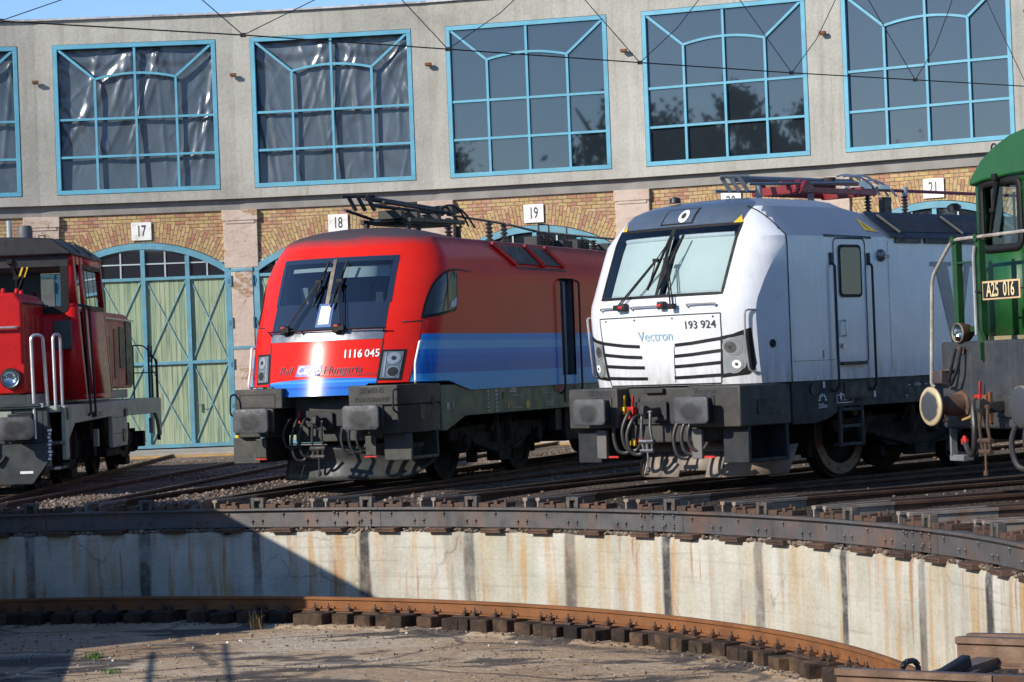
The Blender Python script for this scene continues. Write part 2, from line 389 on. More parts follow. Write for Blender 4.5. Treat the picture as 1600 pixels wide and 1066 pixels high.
    f6 = noise(nt, pl, 22, 5, .75); r6 = ramp(nt, [(.3, .84), (.7, 1.1)]); lk.new(f6, r6.inputs[0]); c = mixc(nt, 1.0, c, r6.outputs[0], 'MULTIPLY')
    lk.new(c, p.inputs['Base Color']); p.inputs['Roughness'].default_value = .9
    hh = math_(nt, 'ADD', noise(nt, pl, 14, 6, .65), math_(nt, 'MULTIPLY', f5, .6))
    lk.new(bump(nt, hh, .5, .02), p.inputs['Normal'])
    return m
mb = MB(); na = 720
def ring(r, z, n=na): return [(CX + r * sin(2 * pi * k / n), CY + r * cos(2 * pi * k / n), z) for k in range(n)]
def crumb(z, k): return z
rings = [ring(RW, -1.6), ring(RW, -.5)]
edge = [(CX + (RW + .01 + .02 * random.random()) * sin(2 * pi * k / na), CY + (RW + .01 + .02 * random.random()) * cos(2 * pi * k / na), -.425 - .02 * random.random() ** 3 - (.06 * random.random() if sin(k * .37) + sin(k * 1.13) > 1.55 else 0)) for k in range(na)]
rings += [edge, ring(13.31, -.43), ring(13.31, -.185), ring(13.5, -.19), ring(13.5, -1.6)]
mb.loft(rings, True, False)
tag(mb.build('pit_wall', mat_pitwall(), ang=60), 'curved concrete pit wall with rust and black oil streaks below the steel rim', 'pit wall')

# ---- steel rim of the pit
m_girder = pmat('grey_rim_steel', (.105, .105, .11), .5, .25, var=.3, vs=1.5, dirt=(.24, .10, .04), ds=1.5, da=.55, streak=((.07, .065, .065), .5), bmp=.2, bs=25)
rim = empty('pit_rim', (CX, CY, 0))
tag(rim, 'dark steel ring girder with bolts and locking blocks along the edge of the pit', 'pit rim')
def pol(r, a, z): return (r * sin(a), r * cos(a), z)
def girder(a0, a1):
    mb = MB(); n = max(3, int((a1 - a0) / radians(1.2)))
    prof = [(13.19, -.37), (13.19, -.15), (13.13, -.142), (13.13, -.112), (13.26, -.112), (13.26, -.37)]
    e = .004 / 13
    mb.loft([[pol(r, a0 + e + (a1 - a0 - 2 * e) * k / n, z) for r, z in prof] for k in range(n + 1)], True, True)
    # bolts: pattern of three per half pitch, splice plates with eight
    def bolt(a, z):
        M_ = Matrix.Rotation(-a, 4, 'Z'); st = len(mb.v)
        mb.lathe([(.022, 13.19), (.02, 13.172), (.008, 13.164)], (0, 0, z), 'y', 6); mb.xf(M_, st)
        st = len(mb.v); mb.box(-.009, .009, 13.178, 13.19, z - .05, z); mb.xf(M_, st)
    nb = int((a1 - a0) / (STEP / 2))
    for k in range(nb * 1 + 1):
        a = a0 + (k + .2) * STEP / 2
        if a > a1 - .02: break
        bolt(a, -.19); bolt(a - .025, -.28); bolt(a + .028, -.285)
    for s_ in (a0 + .006, ):
        pass
    for k in range(4):
        for z in (-.175, -.31): bolt(a1 - .012 - k * .0145, z)
    return mb.build('girder_segment', m_girder, rim, ang=50)
a = ang(21) + .13 * STEP - 4 * 3 * STEP
for k in range(16): girder(a + k * 3 * STEP, a + (k + 1) * 3 * STEP)
girder(a + 48 * STEP, a + 2 * pi)
# locking block of one track: hollow bracket, flanking plates, cotter pins
def lock_meshes():
    mb = MB()
    w, z0, z1, y0, y1 = .10, -.112, .028, 13.17, 13.27
    mb.box(-w, -w + .055, y0, y1, z0, z1); mb.box(w - .055, w, y0, y1, z0, z1); mb.box(-w + .055, w - .055, y0, y1, z1 - .045, z1); mb.box(-w + .055, w - .055, y1 - .03, y1, z0, z1 - .045)
    return mb
lockm = lock_meshes(); 
for n in range(15, 32):
    if n == 15:
        br = lockm.build('lock_bracket', pmat('worn_lock_steel', (.085, .078, .072), .65, .2, var=.5, vs=6, dirt=(.2, .15, .11), ds=5, da=.6), rim, bevel=.008)
        mb = MB()
        for s_ in (-1, 1):
            mb.box(s_ * .2 - .08, s_ * .2 + .08, 13.18, 13.33, -.114, -.055); mb.box(s_ * .43 - .12, s_ * .43 + .12, 13.18, 13.30, -.114, -.075)
            mb.box(s_ * .38 - .03, s_ * .38 + .03, 13.2, 13.36, -.1, -.03); mb.box(s_ * .53 - .045, s_ * .53 + .045, 13.17, 13.38, -.114, -.05)
            mb.lathe([(.022, -.06), (.022, -.015), (.008, -.01)], (s_ * .5, 13.27, 0), 'z', 6)
        pl_ = mb.build('edge_plate', M['rustdark'], rim, bevel=.006)
    else:
        br = br.copy(); COL.objects.link(br); pl_ = pl_.copy(); COL.objects.link(pl_)
    br.rotation_euler = (0, 0, -ang(n)); pl_.rotation_euler = (0, 0, -ang(n))
# steel sleepers sticking out under the girder
mb = MB(); mb.prism([(-.17, -.435), (.17, -.435), (.155, -.375), (-.155, -.375)], 'y', 13.02, 13.5); mb.box(-.155, .155, 13.01, 13.03, -.405, -.38)
slp = None
for k in range(46):
    a = ang(19) - STEP * 4.25 + k * STEP / 2
    if slp is None: slp = mb.build('rim_sleeper', M['rustdark'], rim, bevel=.008)
    else: slp = slp.copy(); COL.objects.link(slp)
    slp.rotation_euler = (0, 0, -a + random.uniform(-.004, .004))

# ---- ring rail in the pit
m_ringrail = pmat('orange_rusty_rail', (.21, .083, .026), .78, .05, var=.35, vs=3, dirt=(.13, .06, .03), ds=2, da=.6, bmp=.3, bs=40)
m_wood = pmat('tarred_wood_block', (.036, .027, .021), .85, var=.6, vs=6, dirt=(.15, .095, .06), ds=3, da=.7, bmp=.8, bs=35, spec=.25)
def per_object(m, lo, hi):
    nt = m.node_tree; p = principled(m); src = p.inputs['Base Color'].links[0].from_socket; oi = nt.nodes.new('ShaderNodeObjectInfo'); r = ramp(nt, [(0, lo), (1, hi)]); nt.links.new(oi.outputs['Random'], r.inputs[0])
    nt.links.new(mixc(nt, 1.0, src, r.outputs[0], 'MULTIPLY'), p.inputs['Base Color'])
per_object(m_wood, (.55, .55, .6), (1.7, 1.5, 1.3))
rr = empty('ring_rail', (CX, CY, 0)); tag(rr, 'rusty orange circular rail on dark wooden blocks along the pit floor', 'pit rail')
mb = MB(); prof = [(-.062, -.172), (.062, -.172), (.062, -.16), (.01, -.145), (.01, -.045), (.036, -.035), (.036, -.006), (.028, 0), (-.028, 0), (-.036, -.006), (-.036, -.035), (-.01, -.045), (-.01, -.145), (-.062, -.16)]
n = 300
rg = [[pol(12.1 + x, 2 * pi * k / n, -1.2 + z) for x, z in prof] for k in range(n)]
rg.append(rg[0]); mb.loft(rg, True, False)
mb.build('rail', m_ringrail, rr, ang=30)
def block_mb(w, l, h):
    return MB().box(-w / 2, w / 2, 12.12 - l / 2, 12.12 + l / 2, -1.56, -1.375 + h)
for k in range(76):
    a = radians(-16) + k * .0278 + random.uniform(-.002, .002)
    w = random.uniform(.235, .275); l = random.uniform(.56, .84)
    b = block_mb(w, l, random.uniform(-.02, .004)).build('sleeper_block', m_wood, rr, bevel=.014)
    b.rotation_euler = (0, 0, -a + random.uniform(-.012, .012))
    if k == 0:
        mb = MB(); mb.box(-.13, .13, 11.93, 12.27, -1.4, -1.372)
        for s_ in (.4,):
            mb.box(s_ * .07 - .03, s_ * .07 + .03, 11.96, 12.045, -1.372, -1.335); mb.lathe([(.021, -1.335), (.021, -1.31), (.012, -1.31), (.012, -1.275), (.004, -1.27)], (s_ * .07, 12.0, 0), 'z', 6)
            mb.bar((s_ * .07 - .02, 11.985, -1.32), (s_ * .07 + .06, 11.985, -1.30), .014, .014)
            mb.box(s_ * .07 - .03, s_ * .07 + .03, 12.155, 12.24, -1.372, -1.335)
        ch = mb.build('rail_chair', M['rustdark'], b, bevel=.005)
    else:
        ch = ch.copy(); COL.objects.link(ch); ch.parent = b

# ---- radiating tracks
m_rail = pmat('track_rail_rust', (.085, .043, .027), .8, .05, var=.4, vs=3, dirt=(.2, .085, .035), ds=2.2, da=.6, bmp=.2)
m_railtop = pmat('worn_rail_top', (.16, .125, .105), .45, .6, var=.5, vs=1.5, dirt=(.1, .05, .03), ds=1, da=.8)
m_railend = pmat('pale_rail_end', (.25, .22, .19), .7, .1, var=.3, vs=4, dirt=(.22, .1, .045), ds=4, da=.9, streak=((.2, .1, .05), .5))
m_nearrail = pmat('near_rusty_rail', (.17, .10, .062), .7, .15, var=.5, vs=5, dirt=(.28, .2, .14), ds=5, da=.7, bmp=.4, bs=60)
tlabels = {16: 'dark track furthest left, beyond the red locomotive', 17: 'rusty track carrying the red locomotive at the left edge', 18: 'empty rusty track just right of the red shunting locomotive', 19: 'empty rusty track just left of the blue striped red locomotive',
 20: 'rusty track under the red locomotive with blue stripes', 21: 'empty track just right of the blue striped red locomotive', 22: 'empty track just left of the white locomotive', 23: 'rusty track under the white locomotive',
 24: 'first empty track right of the white locomotive', 25: 'second empty track right of the white locomotive', 26: 'rusty track under the green locomotive', 27: 'first empty track in front of the green locomotive',
 28: 'second empty track in front of the green locomotive', 29: 'track end meeting the far rim at the right edge of the picture', 33: 'pale rail ends with clamps on the near rim at the right edge', 34: 'nearest rusty track at the bottom right corner'}
def track(n):
    loc, rz = radial(n, 0)
    t = empty('railway_track', (CX, CY, 0), rz); tag(t, tlabels[n], 'railway track', 'tracks radiating from the turntable')
    pr = [(-.07, -.17), (.07, -.17), (.07, -.158), (.011, -.14), (.011, -.045), (.036, -.034), (.036, -.005), (.03, 0), (-.03, 0), (-.036, -.005), (-.036, -.034), (-.011, -.045), (-.011, -.14), (-.07, -.158)]
    y00 = 13.34 if n < 31 else 12.98
    for s_ in (-1, 1):
        x0 = s_ * .7535; lx = .85 + .35 * random.random()
        # outer end piece is separate and paler
        e = MB(); e.loft([[(x0 + x * 1.0, y, z) for x, z in pr] for y in (y00, y00 + lx)], True, True); ro = e.build('rail_end', m_railend if n < 31 else m_nearrail, t, ang=30)
        e = MB(); e.loft([[(x0 + x, y, z) for x, z in pr] for y in (y00 + .008 + lx, 18, 24, 30, 36.4)], True, True); ra = e.build('rail', m_rail, t, ang=30)
        e = MB(); e.box(x0 - .024, x0 + .024, y00 + .02, 36.3, .0, .0025); e.build('running_surface', m_railtop, ra)
        e = MB()
        for y in (13.52, 14.1):
            for q in (-1, 1):
                e.box(x0 + q * .095 - .035, x0 + q * .095 + .035, y - .05, y + .05, -.19, -.13); e.lathe([(.02, -.13), (.02, -.1), (.01, -.1), (.01, -.07)], (x0 + q * .1, y, 0), 'z', 6)
            e.box(x0 - .17, x0 + .17, y - .08, y + .08, -.2, -.176)
        e.build('rail_chair', M['rustdark'], ro, bevel=.005)
for n in tlabels: track(n)

# ---- loose ballast between the rails (nobody could count it)
def stones(name, mat, pts, smin, smax, label, cat, sink=.35):
    mb = MB(); ico = [(0, 0, 1), (.89, 0, .45), (.28, .85, .45), (-.72, .53, .45), (-.72, -.53, .45), (.28, -.85, .45), (.72, .53, -.45), (-.28, .85, -.45), (-.89, 0, -.45), (-.28, -.85, -.45), (.72, -.53, -.45), (0, 0, -1)]
    fi = [(0, 1, 2), (0, 2, 3), (0, 3, 4), (0, 4, 5), (0, 5, 1), (1, 6, 2), (2, 7, 3), (3, 8, 4), (4, 9, 5), (5, 10, 1), (2, 6, 7), (3, 7, 8), (4, 8, 9), (5, 9, 10), (1, 10, 6), (6, 11, 7), (7, 11, 8), (8, 11, 9), (9, 11, 10), (10, 11, 6)]
    for x, y, z in pts:
        s_ = random.uniform(smin, smax); sc = Vector((s_ * random.uniform(.7, 1.4), s_ * random.uniform(.7, 1.3), s_ * random.uniform(.45, .9)))
        R_ = Matrix.Rotation(random.uniform(0, 6.28), 3, 'Z') @ Matrix.Rotation(random.uniform(-.5, .5), 3, 'X')
        b = len(mb.v)
        for q in ico:
            w = R_ @ Vector((q[0] * sc.x * random.uniform(.55, 1.3), q[1] * sc.y * random.uniform(.55, 1.3), q[2] * sc.z * random.uniform(.5, 1.4))); mb.v.append((x + w.x, y + w.y, z + w.z + sc.z * (1 - sink)))
        mb.f += [tuple(b + i for i in t) for t in fi]
    me = bpy.data.meshes.new(name); me.from_pydata(mb.v, [], mb.f); me.materials.append(mat)
    o = bpy.data.objects.new(name, me); COL.objects.link(o); tag(o, label, cat, kind='stuff'); return o
def mat_stone(name, stops):
    m = bpy.data.materials.new(name); nt, nd, lk = nodes_of(m); p = principled(m)
    g = nt.nodes.new('ShaderNodeNewGeometry'); r = ramp(nt, stops); lk.new(g.outputs['Random Per Island'], r.inputs[0])
    f = noise(nt, g.outputs['Position'], 1.2, 4); rr_ = ramp(nt, [(.35, .7), (.65, 1.15)]); lk.new(f, rr_.inputs[0])
    lk.new(mixc(nt, 1.0, r.outputs[0], rr_.outputs[0], 'MULTIPLY'), p.inputs['Base Color']); p.inputs['Roughness'].default_value = .9; return m
m_ballast = mat_stone('ballast_stone', [(0, (.08, .06, .045)), (.3, (.19, .145, .11)), (.6, (.30, .24, .195)), (.8, (.17, .10, .065)), (1, (.12, .10, .088))])
pts = []
while len(pts) < 17000:
    r = 13.4 + 20.6 * random.random() ** 1.35; a = radians(random.uniform(-16, 84)); 
    q = (CX + r * sin(a), CY + r * cos(a)); fr_ = (a - G17) / STEP; lat = (fr_ - round(fr_)) * STEP * r
    if abs(abs(lat) - .7535) < .1: continue
    # patchy: thin out where oil has soaked the bed
    if sin(q[0] * 1.1 + 1.3 * sin(q[1] * .7)) + sin(q[1] * .8 + q[0] * .35) < random.uniform(-1.2, .9): continue
    if a > radians(20) and r < 27 and random.random() < min(.93, .5 + (a - radians(20)) * 2): continue
    pts.append((q[0], q[1], gz(r) - .012))
for k in range(900):                                        # near rim, lower right corner
    r = random.uniform(13.5, 15.5); a = radians(random.uniform(108, 132)); pts.append((CX + r * sin(a), CY + r * cos(a), gz(r) - .005))
stones('ballast', m_ballast, pts, .014, .034, 'pinkish grey stone ballast lying between the tracks', 'ballast')
pts = []
for k in range(2600):
    a = radians(random.uniform(-14, 128)); r = random.uniform(13.11, 13.17)
    f = ((a - ang(19) + STEP * 4.25) / (STEP / 2)); d = abs(f - round(f)) * STEP / 2 * 13.1
    if d < .17: continue
    pts.append((CX + r * sin(a), CY + r * cos(a), -.435 + .03 * random.random()))
stones('ledge_gravel', m_ballast, pts, .016, .032, 'row of small stones under the steel pit rim', 'gravel')
m_peb = mat_stone('pale_pebble', [(0, (.16, .13, .1)), (.5, (.40, .36, .31)), (.8, (.62, .6, .57)), (1, (.7, .69, .67))])
pts = []
for k in range(130):
    x = random.uniform(-7.5, 2.5); y = random.uniform(24.3, 31.5)
    if (x - CX)**2 + (y - CY)**2 > 11.6**2: continue
    pts.append((x, y, -1.56))
stones('floor_pebbles', m_peb, pts, .005, .022, 'scattered pale pebbles on the brown pit floor', 'pebbles')
pts = []
for k in range(2600):
    x = random.uniform(-7.5, 2.8); y = random.uniform(24.3, 32)
    if (x - CX)**2 + (y - CY)**2 > 11.6**2 or sin(x * 1.7 + y) + sin(y * 2.3 - x * .6) < random.uniform(-1.5, 1.2): continue
    pts.append((x, y, -1.56))
for k in range(1300):
    a = radians(random.uniform(-12, 95)); r = 11.62 + abs(random.gauss(0, .16)); pts.append((CX + r * sin(a), CY + r * cos(a), -1.56 if r < 11.6 else -1.53))
stones('ledge_crumbs', mat_stone('dirt_crumb', [(0, (.06, .045, .035)), (.6, (.16, .11, .08)), (1, (.4, .36, .3))]), pts, .004, .018, 'crumbs of dirt and grit along the blocks of the ring rail', 'dirt')

# ---- weeds
def tuft(loc, n, h, mat, label):
    mb = MB()
    for k in range(n):
        a = random.uniform(0, 6.28); l = h * random.uniform(.5, 1.1); lean = random.uniform(.1, .7); o = Vector((random.gauss(0, .05), random.gauss(0, .05), 0))
        d = Vector((cos(a), sin(a), 0)); w = Vector((-sin(a), cos(a), 0)) * .006
        p1 = o; p2 = o + d * l * lean * .4 + Vector((0, 0, l * .6)); p3 = o + d * l * lean + Vector((0, 0, l * .9))
        mb.add([p1 - w, p1 + w, p2 + w * .8, p2 - w * .8, p3], [(0, 1, 2, 3), (3, 2, 4)])
    o = mb.build('grass_tuft', mat, flip=False); o.location = loc; tag(o, label, 'grass tuft', 'weeds in the pit'); return o
m_grass = pmat('fresh_grass', (.07, .16, .025), .6, var=.4, vs=30); m_dry = pmat('dry_grass', (.3, .19, .08), .7, var=.3, vs=30)
tuft((2.02, 26.85, -1.53), 60, .16, m_grass, 'green grass tuft beside the dark blocks, lower right of centre')
tuft((-3.42, 31.55, -1.55), 26, .26, m_dry, 'dry straw coloured grass tuft against the ring rail at the shadow edge')
tuft((-5.05, 28.9, -1.56), 50, .1, m_grass, 'small green weed on the shaded pit floor at the lower left')
tuft((-4.6, 27.4, -1.56), 40, .07, m_grass, 'tiny flat green weed at the bottom left of the pit floor')
# ================================================================== ROUNDHOUSE
def mat_render():
    m = bpy.data.materials.new('grey_render'); nt, nd, lk = nodes_of(m); p = principled(m); pos = world_pos(nt)
    n1 = noise(nt, pos, .7, 9, .68); r1 = ramp(nt, [(.28, (.31, .305, .268)), (.45, (.385, .380, .338)), (.62, (.415, .410, .368)), (.8, (.45, .445, .402))]); lk.new(n1, r1.inputs[0]); c = r1.outputs[0]
    n2 = noise(nt, mapped(nt, pos, (5, 5, .25), (2, 3, 0)), 1.3, 5, .6); r2 = ramp(nt, [(.50, 0), (.72, .55)]); lk.new(n2, r2.inputs[0]); c = mixc(nt, r2.outputs[0], c, (.26, .24, .20)); n5 = noise(nt, pos, .22, 4, .6); r5 = ramp(nt, [(.35, .84), (.65, 1.1)]); lk.new(n5, r5.inputs[0]); c = mixc(nt, 1.0, c, r5.outputs[0], 'MULTIPLY')
    n3 = noise(nt, pos, 2.3, 6, .7); r3 = ramp(nt, [(.62, 0), (.72, .25)]); lk.new(n3, r3.inputs[0]); c = mixc(nt, r3.outputs[0], c, (.25, .235, .20))
    n4 = noise(nt, pos, 17, 4, .7); r4 = ramp(nt, [(.3, .86), (.7, 1.08)]); lk.new(n4, r4.inputs[0]); c = mixc(nt, 1.0, c, r4.outputs[0], 'MULTIPLY')
    lk.new(c, p.inputs['Base Color']); p.inputs['Roughness'].default_value = .92
    lk.new(bump(nt, math_(nt, 'ADD', noise(nt, pos, 9, 7, .7), n1), .38, .03), p.inputs['Normal']); return m
def brick_color(nt, vec, bw, rh, seed=0.0):
    b = nt.nodes.new('ShaderNodeTexBrick'); nt.links.new(vec, b.inputs['Vector'])
    b.inputs['Color1'].default_value = (0, 0, 0, 1); b.inputs['Color2'].default_value = (1, 1, 1, 1); b.inputs['Mortar'].default_value = (.5, .5, .5, 1)
    b.inputs['Scale'].default_value = 1; b.inputs['Mortar Size'].default_value = .0065; b.inputs['Mortar Smooth'].default_value = .25
    b.inputs['Brick Width'].default_value = bw; b.inputs['Row Height'].default_value = rh
    pos = world_pos(nt)
    g = noise(nt, pos, 1.1, 3); f = math_(nt, 'ADD', b.outputs['Color'], math_(nt, 'MULTIPLY', math_(nt, 'SUBTRACT', g, .5), .5))
    r = ramp(nt, [(.0, (.43, .30, .13)), (.22, (.50, .37, .165)), (.42, (.39, .24, .105)), (.55, (.47, .29, .17)), (.72, (.50, .345, .17)), (.86, (.36, .16, .10)), (1, (.45, .25, .165))]); nt.links.new(f, r.inputs[0])
    n = noise(nt, pos, 13, 6, .7); rn = ramp(nt, [(.3, .68), (.65, 1.1)]); nt.links.new(n, rn.inputs[0])
    c = mixc(nt, 1.0, r.outputs[0], rn.outputs[0], 'MULTIPLY')
    n2 = noise(nt, pos, .9, 5); r2 = ramp(nt, [(.5, 0), (.75, .35)]); nt.links.new(n2, r2.inputs[0]); c = mixc(nt, r2.outputs[0], c, (.30, .25, .2))
    c = mixc(nt, b.outputs['Fac'], c, (.085, .068, .055))
    return c, b.outputs['Fac']
def mat_brick(kind):
    m = bpy.data.materials.new('yellow_brick_' + kind); nt, nd, lk = nodes_of(m); p = principled(m)
    if kind == 'wall':
        s_ = sepxyz(nt, obj_pos(nt)); cb = nt.nodes.new('ShaderNodeCombineXYZ'); lk.new(s_[0], cb.inputs[0]); lk.new(s_[2], cb.inputs[1]); vec = cb.outputs[0]
        c, f = brick_color(nt, vec, .225, .083)
    else:
        uv = nt.nodes.new('ShaderNodeTexCoord').outputs['UV']; c, f = brick_color(nt, uv, .235, .083)
    lk.new(c, p.inputs['Base Color']); p.inputs['Roughness'].default_value = .88
    lk.new(bump(nt, math_(nt, 'SUBTRACT', 1, f), .6, .012), p.inputs['Normal']); return m
def mat_plaster():
    m = bpy.data.materials.new('peeling_plaster'); nt, nd, lk = nodes_of(m); p = principled(m); pos = world_pos(nt)
    s_ = sepxyz(nt, obj_pos(nt)); cb = nt.nodes.new('ShaderNodeCombineXYZ'); lk.new(s_[0], cb.inputs[0]); lk.new(s_[2], cb.inputs[1])
    bc, bf = brick_color(nt, cb.outputs[0], .225, .083)
    n1 = noise(nt, pos, 1.3, 8, .65); r1 = ramp(nt, [(.3, (.42, .31, .25)), (.5, (.50, .40, .33)), (.7, (.54, .46, .39))]); lk.new(n1, r1.inputs[0])
    n3 = noise(nt, mapped(nt, pos, (2, 2, 5)), 1.5, 6, .7); r3 = ramp(nt, [(.5, 0), (.7, .6)]); lk.new(n3, r3.inputs[0]); c = mixc(nt, r3.outputs[0], r1.outputs[0], (.33, .22, .16))
    n2 = noise(nt, mapped(nt, pos, (1, 1, 1.4), (4, 7, 1)), 1.0, 8, .62); r2 = ramp(nt, [(.60, 0), (.62, .8)]); lk.new(n2, r2.inputs[0]); c = mixc(nt, r2.outputs[0], c, bc)
    lk.new(c, p.inputs['Base Color']); p.inputs['Roughness'].default_value = .92
    lk.new(bump(nt, math_(nt, 'SUBTRACT', noise(nt, pos, 11, 6, .7), r2.outputs[0]), .5, .03), p.inputs['Normal']); return m
def mat_boards():
    m = bpy.data.materials.new('faded_green_boards'); nt, nd, lk = nodes_of(m); p = principled(m); pos = world_pos(nt)
    g = nt.nodes.new('ShaderNodeNewGeometry'); r0 = ramp(nt, [(0, (.26, .345, .215)), (.5, (.31, .385, .24)), (1, (.355, .405, .255))]); lk.new(g.outputs['Random Per Island'], r0.inputs[0])
    n1 = noise(nt, mapped(nt, pos, (14, 14, .55)), 1.2, 7, .65); r1 = ramp(nt, [(.44, 0), (.60, .9)]); lk.new(n1, r1.inputs[0])
    n2 = noise(nt, pos, .8, 4); r2 = ramp(nt, [(.35, .25), (.65, 1)]); lk.new(n2, r2.inputs[0])
    c = mixc(nt, math_(nt, 'MULTIPLY', r1.outputs[0], r2.outputs[0]), r0.outputs[0], (.085, .16, .125))
    n3 = noise(nt, mapped(nt, pos, (10, 10, 1)), 2, 6, .7); r3 = ramp(nt, [(.6, 0), (.75, .55)]); lk.new(n3, r3.inputs[0]); c = mixc(nt, r3.outputs[0], c, (.40, .40, .27))
    lk.new(c, p.inputs['Base Color']); p.inputs['Roughness'].default_value = .75
    lk.new(bump(nt, n1, .3, .01), p.inputs['Normal']); return m
def mat_pane(kind):
    m = bpy.data.materials.new(kind); nt, nd, lk = nodes_of(m); p = principled(m); pos = world_pos(nt)
    if kind == 'plastic_sheet':
        op = obj_pos(nt)
        oi = nt.nodes.new('ShaderNodeObjectInfo')
        # folds that hang from the top centre and gather towards the sides
        s_ = sepxyz(nt, op)
        r0 = nt.nodes.new('ShaderNodeCombineXYZ'); 
        zz = math_(nt, 'SUBTRACT', 9.9, s_[2])
        fan = math_(nt, 'DIVIDE', s_[0], math_(nt, 'ADD', .55, math_(nt, 'MULTIPLY', zz, .42)))
        lk.new(math_(nt, 'ADD', fan, math_(nt, 'MULTIPLY', oi.outputs['Random'], 7)), r0.inputs[0]); lk.new(math_(nt, 'MULTIPLY', s_[2], .22), r0.inputs[1]); lk.new(math_(nt, 'MULTIPLY', oi.outputs['Random'], 9), r0.inputs[2])
        f1 = noise(nt, r0.outputs[0], 2.6, 4, .55, .9); f2 = noise(nt, r0.outputs[0], 7.5, 5, .6, .6)
        f3 = noise(nt, mapped(nt, op, (1, 1, .7)), 2.2, 6, .6, 1.5)
        h = math_(nt, 'ADD', math_(nt, 'ADD', math_(nt, 'MULTIPLY', f1, 1.0), math_(nt, 'MULTIPLY', f2, .35)), math_(nt, 'MULTIPLY', f3, .5))
        c = ramp(nt, [(.35, (.055, .075, .097)), (.65, (.085, .11, .138))]); lk.new(f1, c.inputs[0]); lk.new(c.outputs[0], p.inputs['Base Color'])
        p.inputs['Roughness'].default_value = .27; p.inputs['Specular IOR Level'].default_value = .7
        lk.new(bump(nt, math_(nt, 'ADD', f3, f2), .12, .05), p.inputs['Normal'])
    else:
        n = noise(nt, pos, .6, 4); c = ramp(nt, [(.3, (.014, .019, .025)), (.7, (.018, .024, .031))]); lk.new(n, c.inputs[0]); lk.new(c.outputs[0], p.inputs['Base Color'])
        p.inputs['Roughness'].default_value = .02; p.inputs['IOR'].default_value = 2.1
        lk.new(bump(nt, noise(nt, pos, .55, 1), .035, .05), p.inputs['Normal'])
    return m
M['render'] = mat_render(); M['brick'] = mat_brick('wall'); M['vouss'] = mat_brick('arch'); M['plaster'] = mat_plaster(); M['boards'] = mat_boards()
M['pane'] = mat_pane('dark_window_pane'); M['sheet'] = mat_pane('plastic_sheet')
M['blue'] = pmat('sky_blue_frame_paint', (.10, .36, .50), .55, var=.18, vs=3, dirt=(.2, .3, .33), ds=3, da=.35)
M['blue2'] = pmat('weathered_blue_gate_paint', (.115, .315, .41), .6, var=.25, vs=3, dirt=(.16, .2, .2), ds=2.5, da=.6)
M['brace'] = pmat('pale_blue_brace', (.20, .36, .39), .6, var=.25, vs=4, dirt=(.27, .34, .26), ds=3, da=.7)
M['muntin'] = pmat('pale_glazing_bar', (.42, .5, .52), .6, var=.2)
M['lintel'] = pmat('grey_lintel', (.26, .25, .235), .9, var=.25, dirt=(.15, .13, .11), ds=1.5, da=.5, bmp=.3, bs=20)
M['cap'] = pmat('zinc_roof_edge', (.5, .5, .52), .45, .3, dirt=(.12, .1, .09), ds=3, da=.8)
M['plate'] = pmat('white_enamel_plate', (.82, .82, .79), .4, var=.08, dirt=(.40, .30, .2), ds=5, da=.75)

house = empty('roundhouse', (CX, CY, 0))
tag(house, 'long curved roundhouse of yellow brick below and grey render with big blue windows above', 'roundhouse')
HP = STEP / 2
def hw(r): return r * math.tan(HP)
# ---- upper wall of one bay
def upper_wall():
    mb = MB(); w = hw(35.9); y0, y1 = 35.9, 36.3; xl, xr, zb, zt = -1.91, 1.91, 6.08, 9.60
    for a, b, c, d in ((-w, xl, 5.86, 10.17), (xr, w, 5.86, 10.17), (xl, xr, 5.86, zb), (xl, xr, zt, 10.17)): mb.box(a, b, y0, y1, c, d)
    return mb
def lower_wall():
    mb = MB(); w = hw(36.1); y = 36.1
    def arch(x): return 1.363 + sqrt(max(0, 3.557**2 - x * x))
    xs = [-w, -2.07] + [-2.07 + 4.14 * k / 24 for k in range(25)] + [2.07, w]
    col = []
    for i, x in enumerate(xs):
        z = 0 if (i < 2 and i == 0) or i in (0, len(xs) - 1) else arch(x)
        if i == 1 or i == len(xs) - 2: z = 0
        col.append((x, z))
    for (x0, z0), (x1, z1) in zip(col, col[1:]):
        if x1 - x0 < 1e-6:
            mb.add([(x0, y, z0), (x0, y, z1), (x0, y + .3, z1), (x0, y + .3, z0)], [(0, 1, 2, 3)]); continue
        mb.add([(x0, y, z0), (x1, y, z1), (x1, y, 5.88), (x0, y, 5.88)], [(0, 1, 2, 3)])
        mb.add([(x0, y, z0), (x1, y, z1), (x1, y + .3, z1), (x0, y + .3, z0)], [(0, 1, 2, 3)])
    return mb
